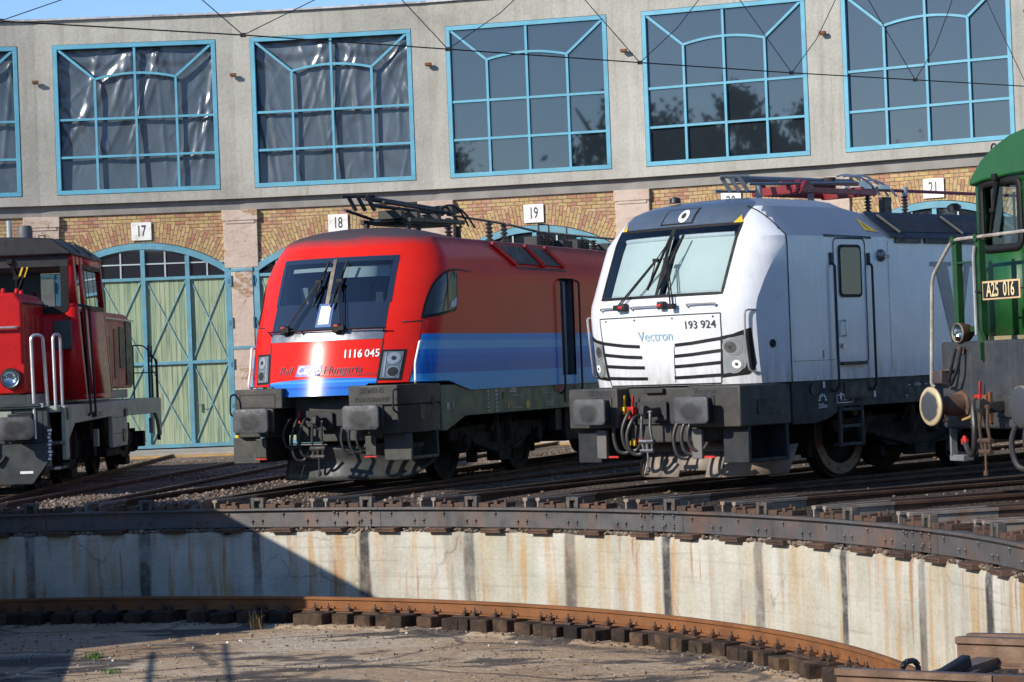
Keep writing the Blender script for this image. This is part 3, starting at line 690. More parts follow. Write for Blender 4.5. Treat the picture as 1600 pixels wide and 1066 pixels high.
def voussoirs(name, parent):
    bm = bmesh.new(); uvl = bm.loops.layers.uv.new('UVMap'); zc, r0, r1 = 1.363, 3.56, 4.03; a1 = math.asin(1.96 / 4.03); n = 36; y = 36.086
    ths = [-.6 + 1.2 * k / n for k in range(n + 1)]
    def P(th, r, yy): return (r * sin(th), yy, zc + r * cos(th))
    def clip(th):
        # the ring ends against the pilasters
        rm = min(r1, 1.945 / abs(sin(th))) if abs(sin(th)) > 1e-4 else r1
        return rm
    for t0, t1 in zip(ths, ths[1:]):
        rm0, rm1 = clip(t0), clip(t1)
        if rm0 < r0 + .01 or rm1 < r0 + .01: continue
        for quad, uvq in (([P(t0, r0, y), P(t1, r0, y), P(t1, rm1, y), P(t0, rm0, y)], [(r0, t0 * 3.8), (r0, t1 * 3.8), (rm1, t1 * 3.8), (rm0, t0 * 3.8)]),
                          ([P(t0, rm0, y), P(t1, rm1, y), P(t1, rm1, 36.11), P(t0, rm0, 36.11)], [(0, t0), (0, t1), (.02, t1), (.02, t0)]),
                          ([P(t0, r0, y), P(t1, r0, y), P(t1, r0, 36.11), P(t0, r0, 36.11)], [(0, t0), (0, t1), (.02, t1), (.02, t0)])):
            f = bm.faces.new([bm.verts.new(q) for q in quad])
            for l, u in zip(f.loops, uvq): l[uvl].uv = (u[0] - r0 + .003, u[1])
    bmesh.ops.recalc_face_normals(bm, faces=bm.faces)
    me = bpy.data.meshes.new(name); bm.to_mesh(me); bm.free(); me.materials.append(M['vouss'])
    o = bpy.data.objects.new(name, me); COL.objects.link(o); o.parent = parent; return o
# ---- window
def pane_mb(seed):
    """sixteen panes, each sitting a touch differently in its putty"""
    rnd = random.Random(seed); mb = MB(); X_ = [-1.8, -.945, 0, .945, 1.8]; Z_ = [6.19, 6.96, 7.84, 9.49]
    for z0, z1 in zip(Z_, Z_[1:]):
        for x0, x1 in zip(X_, X_[1:]):
            a, b = rnd.gauss(0, .0006), rnd.gauss(0, .0006); mb.add([(x0, 35.975 - a - b, z0), (x1, 35.975 + a - b, z0), (x1, 35.975 + a + b, z1), (x0, 35.975 - a + b, z1)], [(0, 1, 2, 3)])
    return mb
def window(parent, sheet):
    zb, zt = 6.09, 9.59; W = 1.90; y0, y1 = 35.885, 35.99; t = .10
    mb = MB()
    mb.box(-W, W, y0, y1, zb, zb + t); mb.box(-W, W, y0, y1, zt - t, zt); mb.box(-W, -W + t, y0, y1, zb + t, zt - t); mb.box(W - t, W, y0, y1, zb + t, zt - t)
    fr = mb.build('window', M['blue'], parent, bevel=.006)
    mb = MB(); a, b = 35.905, 35.965; m_ = .027
    mb.box(-m_, m_, a, b, zb + t, zt - t)
    for x in (-.945, .945): mb.box(x - m_, x + m_, a + .002, b, zb + t, 8.77)
    for z in (6.96, 7.84):
        for x0, x1 in ((-W + t, -.945 - m_), (-.945 + m_, -m_), (m_, .945 - m_), (.945 + m_, W - t)): mb.box(x0, x1, a + .004, b - .002, z - m_, z + m_)
    for s_ in (-1, 1): mb.bar((s_ * .945, (a + b) / 2, 8.77), (s_ * (W - t), (a + b) / 2, zt - t + .01), .056, .056, up=(0, 1, 0))
    for k in range(16):
        if True:
            def ar(x): return 8.77 + .12 * (1 - (x / .945)**2)
            x0 = -.945 + 1.89 * k / 16; x1 = -.945 + 1.89 * (k + 1) / 16
            mb.add([(x, yy, ar(x) + dz) for x in (x0, x1) for yy in (a + .003, b - .003) for dz in (-m_, m_)], [(0, 1, 5, 4), (2, 6, 7, 3), (0, 4, 6, 2), (1, 3, 7, 5)])
    mb.build('glazing_bar', M['blue'], fr)
    mb = pane_mb(1); mb.build('pane', M['pane'], fr)
    return fr
# ---- gate
def gate(parent):
    R0, zc = 3.545, 1.363; HWD = 2.055; y = 36.02
    def arch(x, r): return zc + sqrt(r * r - x * x)
    mb = MB()
    # frame: arched head, jambs, foot
    xs = [-HWD + 2 * HWD * k / 28 for k in range(29)]
    ring = []
    for x in xs:
        th = math.asin(x / R0)
        ring.append([(R0 * sin(th), y, zc + R0 * cos(th)), (R0 * sin(th), y + .09, zc + R0 * cos(th)), ((R0 - .15) * sin(th), y + .09, zc + (R0 - .15) * cos(th)), ((R0 - .15) * sin(th), y, zc + (R0 - .15) * cos(th))])
    mb.loft(ring, True, True)
    for s_ in (-1, 1): mb.box(min(s_ * HWD, s_ * (HWD - .14)), max(s_ * HWD, s_ * (HWD - .14)), y + .003, y + .088, .1, 4.2)
    mb.box(-HWD + .14, HWD - .14, y + .006, y + .086, .1, .19)
    g = mb.build('gate', M['blue2'], parent, bevel=.006)
    # leaves: posts, rails, crossed braces
    mb = MB()
    for x in (-1.04, 0, 1.04): mb.box(x - .05, x + .05, y + .01, y + .08, .19, arch(x, R0 - .16))
    cols = [(-HWD + .14, -1.09), (-.99, -.05), (.05, .99), (1.09, HWD - .14)]
    for i, (a, b) in enumerate(cols):
        mb.box(a, b, y + .014, y + .078, 4.03, 4.10); mb.box(a, b, y + .014, y + .078, 2.05, 2.12)
    mb.build('gate_brace', M['blue2'], g)
    mb = MB()
    for i, (a, b) in enumerate(cols):
        for z0, z1 in ((.19, 2.05), (2.12, 4.03)):
            mb.bar((a, y + .058, z0), (b, y + .058, z1), .024, .02, up=(0, 1, 0)); mb.bar((a, y + .066, z1), (b, y + .066, z0), .024, .02, up=(0, 1, 0))
    mb.build('cross_brace', M['brace'], g)
    # boards: planks one by one
    mb = MB(); x = -HWD + .1
    while x < HWD - .12:
        w = random.uniform(.105, .125); d = random.uniform(0, .006)
        mb.box(x + .003, x + w - .003, y + .074 + d, y + .1, .15, 4.06); x += w
    mb.build('board_panel', M['boards'], g)
    # glazing above
    mb = MB(); n = 30; xs = [-HWD + .12 + (2 * HWD - .24) * k / n for k in range(n + 1)]
    mb.grid(lambda u, v: (u, y + .07, 4.08 + v * (arch(u, R0 - .1) - 4.08)), xs, [0, 1]); mb.build('pane', M['pane'], g)
    mb = MB()
    for i, (a, b) in enumerate(cols):
        m_ = (a + b) / 2; zt = arch(max(abs(a), abs(b)), R0 - .15)
        mb.box(m_ - .017, m_ + .017, y + .04, y + .066, 4.10, arch(m_, R0 - .16)); mb.box(a, b, y + .044, y + .064, 4.40, 4.43)
    mb.build('glazing_bar', M['muntin'], g)
    mb = MB()
    for s_ in (-1, 1):
        for z in (1.03, 2.0, 2.97, 3.95):
            mb.lathe([(.028, z - .12), (.028, z + .12)], (s_ * (HWD + .01), y - .02, 0), 'z', 8); mb.box(s_ * HWD - .07, s_ * HWD + .07, y - .012, y + .002, z - .05, z + .05)
    mb.build('hinge', pmat('hinge_paint', (.06, .16, .22), .6), g)
    mb = MB(); mb.box(1.16, 1.2, y - .012, y + .012, .96, 1.16); mb.tube([(1.18, y - .01, 1.08), (1.18, y - .06, 1.08), (1.3, y - .06, 1.08)], .011, 6)
    mb.build('handle', M['steel'], g)
    return g
def pilaster(parent):
    mb = MB(); y = 36.06
    mb.box(-.40, .40, y, y + .2, 4.25, 5.35); mb.box(-.255, .255, y + .004, y + .2, 0, 4.25)
    mb.box(-.42, .42, y - .035, y + .2, 5.35, 5.60); mb.box(-.35, .35, y - .02, y + .2, 5.28, 5.35)
    o = mb.build('pilaster', M['plaster'], parent, bevel=.012)
    mb = MB()
    for z in (4.2, 2.38): mb.box(-.262, .262, y - .012, y + .012, z - .035, z + .035)
    mb.build('wall_strap', M['blue2'], o)
    return o
def sheet_mesh(n):
    """crumpled plastic sheeting hung inside the window: creases that run from the nailed edge, with slack between"""
    rnd = random.Random(40 + n); W, zb, zt = 1.8, 6.19, 9.49; cr = []
    anchors = [(-1.8, 9.4), (-.9, 9.5), (0, 9.5), (.9, 9.5), (1.8, 9.4), (0, 9.5), (1.8, 8.4), (-1.8, 8.3), (.4, 9.5)]
    for k in range(46):
        ax, az = rnd.choice(anchors); ax += rnd.uniform(-.25, .25); a = rnd.gauss(-1.75 if ax > -1 else -1.35, .3); l = rnd.uniform(.7, 3.2)
        cr.append((ax, az, cos(a), sin(a), l, rnd.uniform(.008, .026), rnd.uniform(.04, .1), rnd.uniform(-.25, .25)))
    for k in range(26):
        ax, az = rnd.uniform(-1.7, 1.7), rnd.uniform(6.3, 9.0); a = rnd.uniform(-2.3, -.9); cr.append((ax, az, cos(a), sin(a), rnd.uniform(.12, .45), rnd.uniform(.008, .02), rnd.uniform(.02, .05), 0))
    def f(x, z):
        d = .02 * sin(x * 2.1 + n) * sin(z * 1.3) + .012 * sin(x * 5 + z * 2 + n)
        # swags below the top bar
        q = 1 - ((abs(x) - .9) / .9)**2; d += .02 * sin((z + .35 * q) * 16) * max(0, min(1, (z - 8.75) / .3)) * .5
        for ax, az, cx, cz, l, am, wd, bend in cr:
            dx, dz = x - ax, z - az; t = dx * cx + dz * cz
            if t < 0 or t > l: continue
            u = -dx * cz + dz * cx - bend * t * (1 - t / l) * .5; g = (u / wd)**2
            if g < 9: d += am * math.exp(-g) * min(1, t / .2) * min(1, (l - t) / .3)
        return (x, 36.07 - d, z)
    mb = MB(); mb.grid(f, lin(-W, W, 110), lin(zb, zt, 110))
    me = bpy.data.meshes.new('pane'); me.from_pydata(mb.v, [], mb.f); me.materials.append(M['sheet']); me.polygons.foreach_set('use_smooth', [True] * len(me.polygons)); return me
def lin(a, b, n): return [a + (b - a) * k / n for k in range(n + 1)]
bays = list(range(15, 24))
upper = {}; proto = {}; plain = None
def put(o, a):
    o.rotation_euler = (0, 0, -a); return o
for n in bays:
    a = ang(n)
    if not proto:
        proto['uw'] = upper_wall().build('upper_wall', M['render'], house, ang=20)
        proto['lw'] = lower_wall().build('brick_wall', M['brick'], house, ang=20)
        mb = MB(); w = hw(36.05); mb.box(-w, w, 36.05, 36.25, 5.6, 5.862); proto['li'] = mb.build('lintel_band', M['lintel'], house)
        mb = MB(); w = hw(35.82); mb.prism([(-w, 35.82), (w, 35.82), (hw(36.4), 36.4), (-hw(36.4), 36.4)], 'z', 10.17, 10.215); proto['cap'] = mb.build('roof_edge', M['cap'], house)
        mb = MB(); mb.prism([(-hw(36.31), 36.31), (hw(36.31), 36.31), (hw(52), 52), (-hw(52), 52)], 'z', 9.95, 10.1); proto['roof'] = mb.build('roof', M['lintel'], house)
        proto['vo'] = voussoirs('brick_arch', house)
        proto['wi'] = window(house, False); proto['ga'] = gate(house)
        mb = MB(); mb.box(-hw(51.8), hw(51.8), 51.8, 52, 0, 9.95); proto['bk'] = mb.build('rear_wall', M['brick'], house)
        parts = list(proto.values()); copies = parts
    else:
        parts = [copy_tree(o) for o in proto.values()]
    for o in parts: put(o, a)
    wi = [o for o in parts if o.name.startswith('window')][0]
    for ch in wi.children:
        if ch.name.startswith('pane'):
            if n <= 18: ch.data = sheet_mesh(n)
            else:
                q = pane_mb(n); me = bpy.data.meshes.new('pane'); me.from_pydata(q.v, [], q.f); me.materials.append(M['pane']); ch.data = me
pil = pilaster(house); put(pil, ang(bays[0]) - HP)
mb = MB(); mb.box(-.07, .07, 35.80, 35.9, 8.71, 8.77); mb.box(-.05, .05, 35.82, 35.9, 8.69, 8.71); brk = mb.build('wall_bracket', M['rust'], house); put(brk, ang(bays[0]) - HP)
for n in bays: put(copy_tree(pil), ang(n) + HP); put(copy_tree(brk), ang(n) + HP)
# end walls close the block
for a in (ang(bays[0]) - HP, ang(bays[-1]) + HP):
    mb = MB(); mb.box(-.1, .1, 36.32, 51.8, 0, 9.94); put(mb.build('end_wall', M['render'], house), a)
# ---- number plates above the gates
for n in bays:
    p_ = MB().box(-.235, .235, 36.035, 36.05, 4.975, 5.395).build('number_plate', M['plate'], None, bevel=.004)
    p_.location = (CX, CY, 0); p_.rotation_euler = (0, 0, -ang(n))
    tag(p_, 'white plate with the number %d above its blue arched gate' % n, 'number plate', 'gate number plates')
    text('number', str(n), M['dark_txt'], p_, lambda x, y: (.0 + x, 36.032, 5.185 + y), .36, sx=.62, bold=.012)
# ---- striped post beside gate 17
loc, rz = radial(ang(17) + HP - .004, 35.55, .05, True)
b = empty('bollard', loc, rz); tag(b, 'short yellow and black striped post beside the gate numbered 17', 'bollard')
for k in range(5):
    MB().lathe([(.055, .1 * k), (.055, .1 * k + .1)] if k < 4 else [(.055, .4), (.045, .47), (.01, .48)], (0, 0, 0), 'z', 12).build('stripe', M['yellow_part'] if k % 2 == 0 else M['black'], b)
MB().box(-.14, .14, -.12, .12, -.03, .012).build('foot_plate', M['yellow_part'], b, bevel=.005)
# ================================================================== LOCOMOTIVES (local frame: x across, y back from the buffer faces, z up)
class Shell:
    def __init__(s, s0, w, D, n, e, L, zs, hole=None, stations=None, xc=None, yc=1.29):
        s.s0t, s.wt, s.D, s.n, s.e, s.L, s.zs, s.hole = s0, w, D, n, e, L, zs, hole
        s.st = stations; s.xc = xc; s.yc = yc
    def s0(s, z): return smooth_tab(s.s0t, z)
    def w(s, z): return lerp_tab(s.wt, z)
    def Dz(s, z): return s.D * s.w(z) / s.w(s.zs[0])
    def front_s(s, x, z):
        c = s.xc(z) if s.xc else None
        if c and abs(x) > c:
            a = s.front_s(c, z); return a + (s.yc - a) * min(1, (abs(x) - c) / (s.w(z) - c))
        t = min(1.0, abs(x) / s.w(z)); return s.s0(z) + s.Dz(z) * (1 - max(0, 1 - t ** s.n) ** (1 / s.n))
    def side_x(s, y, z):
        c = s.xc(z) if s.xc else None
        if c:
            a = s.front_s(c, z)
            if y > a: return c + (s.w(z) - c) * min(1, (y - a) / max(1e-6, s.yc - a))
        q = (y - s.s0(z)) / max(1e-6, s.Dz(z))
        if q >= 1: return s.w(z)
        if q <= 0: return 0
        return s.w(z) * (1 - (1 - q) ** s.n) ** (1 / s.n)
    def F(s, off=0.0):
        def f(x, z):
            p0 = Vector((x, s.front_s(x, z), z))
            if not off: return p0
            d = .012; lim = s.w(z) * .985
            xa = max(-lim, min(lim, x)); a = Vector((xa + d * .3, s.front_s(xa + d * .3, z), z)) - Vector((xa - d, s.front_s(xa - d, z), z)); b = Vector((x, s.front_s(x, z + d), z + d)) - Vector((x, s.front_s(x, z - d), z - d))
            n = a.cross(b).normalized()
            return p0 + n * off
        return f
    def Sd(s, side=1, off=0.0):
        def f(y, z):
            p0 = Vector((s.side_x(y, z), y, z)); d = .012
            if off:
                a = Vector((s.side_x(y + d, z), y + d, z)) - Vector((s.side_x(y - d, z), y - d, z)); b = Vector((s.side_x(y, z + d), y, z + d)) - Vector((s.side_x(y, z - d), y, z - d))
                n = a.cross(b).normalized(); 
                if n.x < 0: n = -n
                p0 = p0 + n * off
            if side < 0: p0.x = -p0.x
            return p0
        return f
    def build(s, name, mats, cls, parent, nf=14, nc=12, opening=None, post=None):
        """cls(zone, y, z) -> material slot; opening(y0,y1,z0,z1) -> True to leave a hole in the right side"""
        cols = None; V = []; fc = []; fm = []
        rows = []
        for z in s.zs:
            w, D, s0 = s.w(z), s.Dz(z), s.s0(z); e = min(s.e(z), w * .95); te = (e / w)
            r = []
            half = []; xcz = s.xc(z) if s.xc else None; n1 = nc - 4 if xcz else nc
            for k in range(nc + 1):                      # from window edge round the corner
                # parameter by arc angle
                th0 = math.asin(min(1, te ** (s.n / 2))); the = math.asin(min(1, (xcz / w) ** (s.n / 2))) if xcz else pi / 2; th = th0 + (the - th0) * min(1, k / n1)
                x = w * sin(th) ** (2 / s.n); y = s0 + D * (1 - max(0, cos(th)) ** (2 / s.n)); 
                if xcz and k > n1: f = (k - n1) / (nc - n1); a = s.front_s(xcz, z); x = xcz + (w - xcz) * f; y = a + (s.yc - a) * f
                half.append((x, y))
            for j, st in enumerate(s.st): half.append((w, max(st, (s.yc if xcz else s0 + D) + .004 * (j + 1)) if j < len(s.st) - 1 else s.L))
            for x, y in reversed(half): r.append((-x, y, z))
            for k in range(1, nf):
                x = -e + 2 * e * k / nf; r.append((x, s.front_s(x, z), z))
            for x, y in half: r.append((x, y, z))
            rows.append(r)
        n = len(rows[0]); nh = nc + 1 + len(s.st)
        for r in rows: V += [post(*q) for q in r] if post else r
        for j in range(len(rows) - 1):
            zm = (s.zs[j] + s.zs[j + 1]) / 2
            for i in range(n - 1):
                inF = nh - 1 <= i < nh - 1 + nf
                inS = i < len(s.st) or i >= n - 1 - len(s.st)
                if inF and s.hole and s.hole[0] - 1e-4 < zm < s.hole[1] + 1e-4: continue
                ids = (j * n + i, j * n + i + 1, (j + 1) * n + i + 1, (j + 1) * n + i)
                if opening and i >= n - 1 - len(s.st):
                    ya, yb = V[ids[0]][1], V[ids[1]][1]
                    if opening(ya, yb, s.zs[j], s.zs[j + 1]): continue
                ym = sum(V[q][1] for q in ids) / 4
                fc.append(ids); fm.append(cls('F' if inF else 'S' if inS else 'C', ym, zm))
            fc.append((j * n, (j + 1) * n, (j + 1) * n + n - 1, j * n + n - 1)); fm.append(0)
        me = bpy.data.meshes.new(name); me.from_pydata(V, [], fc)
        for m in mats: me.materials.append(m)
        me.polygons.foreach_set('material_index', fm); me.polygons.foreach_set('use_smooth', [True] * len(fc))
        bm = bmesh.new(); bm.from_mesh(me); bmesh.ops.remove_doubles(bm, verts=bm.verts, dist=.0005); bmesh.ops.recalc_face_normals(bm, faces=bm.faces); bm.to_mesh(me); bm.free()
        me.set_sharp_from_angle(angle=radians(17 if s.xc else 28))
        o = bpy.data.objects.new(name, me); COL.objects.link(o); o.parent = parent; return o
def lin(a, b, n): return [a + (b - a) * k / n for k in range(n + 1)]
def patch(fn, q, n=8, m=6):
    """q: four (u,v) corners BL, BR, TR, TL"""
    mb = MB()
    def f(u, v):
        a = (q[0][0] * (1 - u) + q[1][0] * u, q[0][1] * (1 - u) + q[1][1] * u); b = (q[3][0] * (1 - u) + q[2][0] * u, q[3][1] * (1 - u) + q[2][1] * u)
        return fn(a[0] * (1 - v) + b[0] * v, a[1] * (1 - v) + b[1] * v)
    return mb.grid(f, lin(0, 1, n), lin(0, 1, m))
def dense(poly, d=.08, closed=True):
    out = []; n = len(poly)
    for i in range(n if closed else n - 1):
        a, b = poly[i], poly[(i + 1) % n]; k = max(1, int(math.dist(a, b) / d))
        out += [(a[0] + (b[0] - a[0]) * j / k, a[1] + (b[1] - a[1]) * j / k) for j in range(k)]
    if not closed: out.append(poly[-1])
    return out
def poly_patch(fn, poly, rings=4, d=.07):
    P = dense(poly, d); cx = sum(p[0] for p in P) / len(P); cy = sum(p[1] for p in P) / len(P); mb = MB(); n = len(P)
    rs = []
    for k in range(rings):
        t = 1 - k / rings; rs.append([fn(cx + (x - cx) * t, cy + (y - cy) * t) for x, y in P])
    mb.loft(rs, True, False); b = len(mb.v); mb.v.append(tuple(fn(cx, cy)))
    o = (rings - 1) * n
    for i in range(n): mb.f.append((o + i, o + (i + 1) % n, b))
    return mb
def ribbon(fn, pts, w, closed=False, d=.06, mb=None):
    P = dense(pts, d, closed); mb = mb or MB(); n = len(P); L = []; R_ = []
    for i, p in enumerate(P):
        a = P[i - 1] if (i or closed) else p; b = P[(i + 1) % n] if (i < n - 1 or closed) else p
        t = (b[0] - a[0], b[1] - a[1]); l = math.hypot(*t) or 1; nx, ny = -t[1] / l * w / 2, t[0] / l * w / 2
        L.append(fn(p[0] + nx, p[1] + ny)); R_.append(fn(p[0] - nx, p[1] - ny))
    b = len(mb.v); mb.v += [tuple(q) for q in L] + [tuple(q) for q in R_]
    for i in range(n if closed else n - 1): j = (i + 1) % n; mb.f.append((b + i, b + j, b + n + j, b + n + i))
    return mb
def disc(fn, u, v, r, n=20, su=1.0):
    return poly_patch(fn, [(u + su * r * cos(2 * pi * k / n), v + r * sin(2 * pi * k / n)) for k in range(n)], 2, 9)
def wheel(parent, y, r, ring=None, side_x=.72):
    mb = MB()
    mb.lathe([(.05, side_x + .06), (.12, side_x + .06), (.13, side_x + .03), (r * .78, side_x + .02), (r * .8, side_x + .05), (r, side_x + .055), (r + .002, side_x - .06), (r + .03, side_x - .075), (r + .03, side_x - .09), (.1, side_x - .09)], (0, y, r), 'x', 36)
    mb.lathe([(.05, -side_x - .06), (.12, -side_x - .06), (r * .8, -side_x - .03), (r, -side_x - .055), (r + .002, -side_x + .06), (r + .03, -side_x + .075), (.1, -side_x + .09)], (0, y, r), 'x', 36)
    mb.lathe([(.09, -side_x), (.09, side_x)], (0, y, r), 'x', 12)
    o = mb.build('wheel', M['under'], parent, ang=40)
    if ring:
        mb = MB(); n = 36; a = []
        for x, rr in ((side_x + .065, ring[0]), (side_x + .078, ring[0] + .01), (side_x + .078, ring[1] - .01), (side_x + .065, ring[1])): a.append([(x, y + rr * cos(2 * pi * k / n), r + rr * sin(2 * pi * k / n)) for k in range(n)])
        mb.loft(a, True, False); mb.build('brake_disc', ring[2], parent)
        mb = MB()
        for k in range(14):
            t = 2 * pi * k / 14 + .1; mb.lathe([(.018, side_x + .076), (.018, side_x + .081)], (0, y + (ring[0] + ring[1]) / 2 * cos(t), r + (ring[0] + ring[1]) / 2 * sin(t)), 'x', 8)
        mb.build('disc_bolt', M['black'], parent)
    return o
def bogie(parent, yc, wb, r, ring=None, x=1.02):
    mb = MB()
    z = r + .08
    for s_ in (-1, 1):
        a, b = s_ * x - .06, s_ * x + .06
        h = wb / 2
        mb.prism([(yc - h - .55, z + .12), (yc - h - .5, z - .05), (yc - h + .35, z - .08), (yc - h + .7, z - .28), (yc + h - .7, z - .28), (yc + h - .35, z - .08), (yc + h + .5, z - .05), (yc + h + .55, z + .12), (yc + h - .3, z + .16), (yc - h + .3, z + .16)], 'x', a, b)
        for q in (-1, 1):
            y = yc + q * h
            mb.cbox((s_ * (x - .02), y, r), (.2, .34, .3)); mb.lathe([(.12, s_ * (x + .05)), (.12, s_ * (x + .13)), (.09, s_ * (x + .15))], (0, y, r), 'x', 14)
            for d in (-.3, .3): mb.lathe([(.085, r - .02), (.085, r + .3)], (s_ * (x - .02), y + d, 0), 'z', 10)
            mb.cbox((s_ * (x - .12), y - q * .72, r - .1), (.16, .1, .5)); mb.cbox((s_ * (x - .3), y + q * .66, r - .08), (.12, .12, .44))
            mb.bar((s_ * (x + .04), y - q * .2, r + .1), (s_ * (x + .04), y - q * .8, r + .22), .05, .05)
        mb.lathe([(.16, z - .12), (.16, z + .35)], (s_ * (x - .02), yc - .28, 0), 'z', 12); mb.lathe([(.16, z - .12), (.16, z + .35)], (s_ * (x - .02), yc + .28, 0), 'z', 12)
        mb.bar((s_ * (x + .1), yc - .55, z + .05), (s_ * (x + .1), yc - .2, z + .42), .07, .07); mb.cbox((s_ * (x + .02), yc, z - .35), (.22, .5, .16))
        mb.tube([(s_ * (x + .07), yc - 1.0, z - .15), (s_ * (x + .09), yc, z - .34), (s_ * (x + .07), yc + 1.0, z - .12)], .02, 6)
    mb.box(-x, x, yc - .25, yc + .25, z - .1, z + .14); mb.box(-.55, .55, yc - wb / 2 - .35, yc + wb / 2 + .35, z - .3, z + .05)
    o = mb.build('bogie', M['under'], parent, bevel=.012, seg=1)
    for q in (-1, 1): wheel(o, yc + q * wb / 2, r, ring, .72)
    return o
def buffers(parent, kind, z=1.05, beam=.45, tint=None, head=(.56, .35)):
    out = []
    for s_ in (-1, 1):
        x = s_ * .875; mb = MB()
        if kind == 'rect':
            mb.box(x - .15, x + .15, .12, beam, z - .14, z + .15); mb.lathe([(.1, .05), (.1, .13)], (x, 0, z), 'y', 16); mb.box(x - .19, x + .19, beam - .05, beam + .005, z - .17, z + .18)
            b = mb.build('buffer', tint or M['dgrey'], parent, bevel=.02)
            mb = MB(); out_ = rrect(0, 0, head[0], head[1], .06, 5); rg = []
            for sc, y in ((.93, .0), (.985, .004), (1, .012), (1, .03), (.9, .05), (.4, .06)): rg.append([(x + p[0] * sc, y + .0, z + p[1] * sc) for p in out_])
            # slightly domed face
            rg.insert(0, [(x + p[0] * .5, -.008, z + p[1] * .5) for p in out_]); mb.loft(rg, True, True); mb.build('buffer_head', M['buffer'], b, ang=50)
        else:
            mb.lathe([(.085, .04), (.085, .2), (.1, .21), (.115, .24), (.125, beam - .03), (.17, beam - .02), (.17, beam)], (x, 0, z), 'y', 20); b = mb.build('buffer', tint, parent, ang=40)
            mb = MB(); mb.lathe([(.02, -.006), (.12, -.004), (.19, .004), (.215, .012), (.225, .022), (.225, .04), (.2, .055), (.09, .07)], (x, 0, z), 'y', 32); h = mb.build('buffer_head', kind, b, ang=60)
        out.append(b)
    return out
def coupling(parent, y0, z=1.03, x=0.0, mat=None):
    mat = mat or M['steel']; mb = MB()
    mb.prism([(y0, z - .06), (y0, z + .06), (y0 - .2, z + .05), (y0 - .3, z + .1), (y0 - .36, z + .08), (y0 - .37, z - .02), (y0 - .3, z - .09), (y0 - .18, z - .07)], 'x', x - .035, x + .035)
    mb.box(x - .13, x + .13, y0 - .02, y0 + .02, z - .13, z + .13)
    h = mb.build('coupling_hook', M['dgrey'], parent, bevel=.012)
    mb = MB(); yy = y0 - .27
    for s_ in (-1, 1):
        mb.tube([(x + s_ * .07, yy, z), (x + s_ * .075, yy - .02, z - .2), (x + s_ * .09, yy, z - .38)], .02, 8)
        mb.tube([(x + s_ * .09, yy, z - .38), (x + s_ * .06, yy + .01, z - .52)], .018, 8)
    mb.tube([(x - .12, yy, z - .38), (x + .12, yy, z - .38)], .032, 8); mb.tube([(x - .1, yy, z), (x + .1, yy, z)], .024, 8)
    mb.tube([(x - .11, yy, z - .5), (x + .11, yy, z - .5)], .03, 8); mb.tube([(x, yy, z - .36), (x, yy, z - .52)], .022, 8); mb.tube([(x + .02, yy - .02, z - .52), (x + .03, yy - .03, z - .72)], .014, 6); mb.lathe([(.01, z - .78), (.03, z - .76), (.03, z - .72), (.01, z - .7)], (x + .03, yy - .03, 0), 'z', 8)
    mb.build('coupling_link', mat, h)
    return h
def hose(parent, x, y, z, drop=.5, swing=.12, head=None, r=.022, tip=None):
    mb = MB(); pts = [Vector((x, y, z)), Vector((x, y - .14, z - .04)), Vector((x - swing * .6, y - .2, z - drop * .5)), Vector((x - swing * .2, y - .18, z - drop * .93)), Vector((x + swing, y - .12, z - drop)), Vector((x + swing * 1.9, y - .1, z - drop * .78))]
    P = []
    for k in range(25):
        t = k / 24 * (len(pts) - 3) + 1 if False else k / 24 * (len(pts) - 1)
        i = min(int(t), len(pts) - 2); f = t - i
        p0, p1, p2, p3 = pts[max(0, i - 1)], pts[i], pts[i + 1], pts[min(len(pts) - 1, i + 2)]
        P.append(.5 * ((2 * p1) + (p2 - p0) * f + (2 * p0 - 5 * p1 + 4 * p2 - p3) * f * f + (3 * p1 - p0 - 3 * p2 + p3) * f**3))
    mb.tube(P, r, 8); h = mb.build('brake_hose', M['hose'], parent)
    if head:
        mb = MB(); mb.lathe([(.03, y - .1), (.035, y - .02), (.05, y), (.05, y + .04)], (x, 0, z), 'y', 10); mb.bar((x, y - .05, z), (x + .03, y - .06, z + .2), .035, .016); mb.cbox((x, y - .06, z), (.10, .08, .10)); mb.cbox((x - .04, y - .05, z - .07), (.07, .07, .08)); mb.build('hose_cock', head, h, bevel=.006)
    if tip:
        mb = MB(); e = P[-1]; mb.cbox(e, (.09, .05, .07)); mb.lathe([(.02, e.z), (.03, e.z + .05), (.01, e.z + .07)], (e.x, e.y, 0), 'z', 8); mb.build('hose_coupler', tip, h, bevel=.008)
    return h
def wiper(parent, base, knee, top, bot, mat=None):
    mb = MB(); b, k, t, o = (Vector(q) for q in (base, knee, top, bot)); off = Vector((.035, 0, 0))
    mb.tube([b - off * .6, k - off * .2], .011, 6); mb.tube([b + off * .6, k + off * .5], .009, 6); mb.cbox(b, (.09, .07, .07)); mb.cbox(k, (.09, .03, .05))
    mb.bar(o, t, .02, .035, up=(0, 1, 0)); mb.tube([o + (t - o) * .2 + Vector((0, -.02, 0)), k, o + (t - o) * .8 + Vector((0, -.02, 0))], .008, 6)
    return mb.build('wiper', mat or M['rubber'], parent)
def handrail(parent, pts, r=.016, mat=None, name='handrail', fr=.06):
    return MB().tube(fillet(pts, fr), r, 8).build(name, mat or M['galv'], parent)
def insulator(mb, x, y, z0, h, r=.055):
    n = 6; prof = [(r * .5, z0)]
    for k in range(n): zz = z0 + h * (k + .3) / n; prof += [(r * .5, zz), (r, zz + h * .05), (r, zz + h * .09), (r * .5, zz + h * .14)]
    prof.append((r * .45, z0 + h)); mb.lathe(prof, (x, y, 0), 'z', 12)
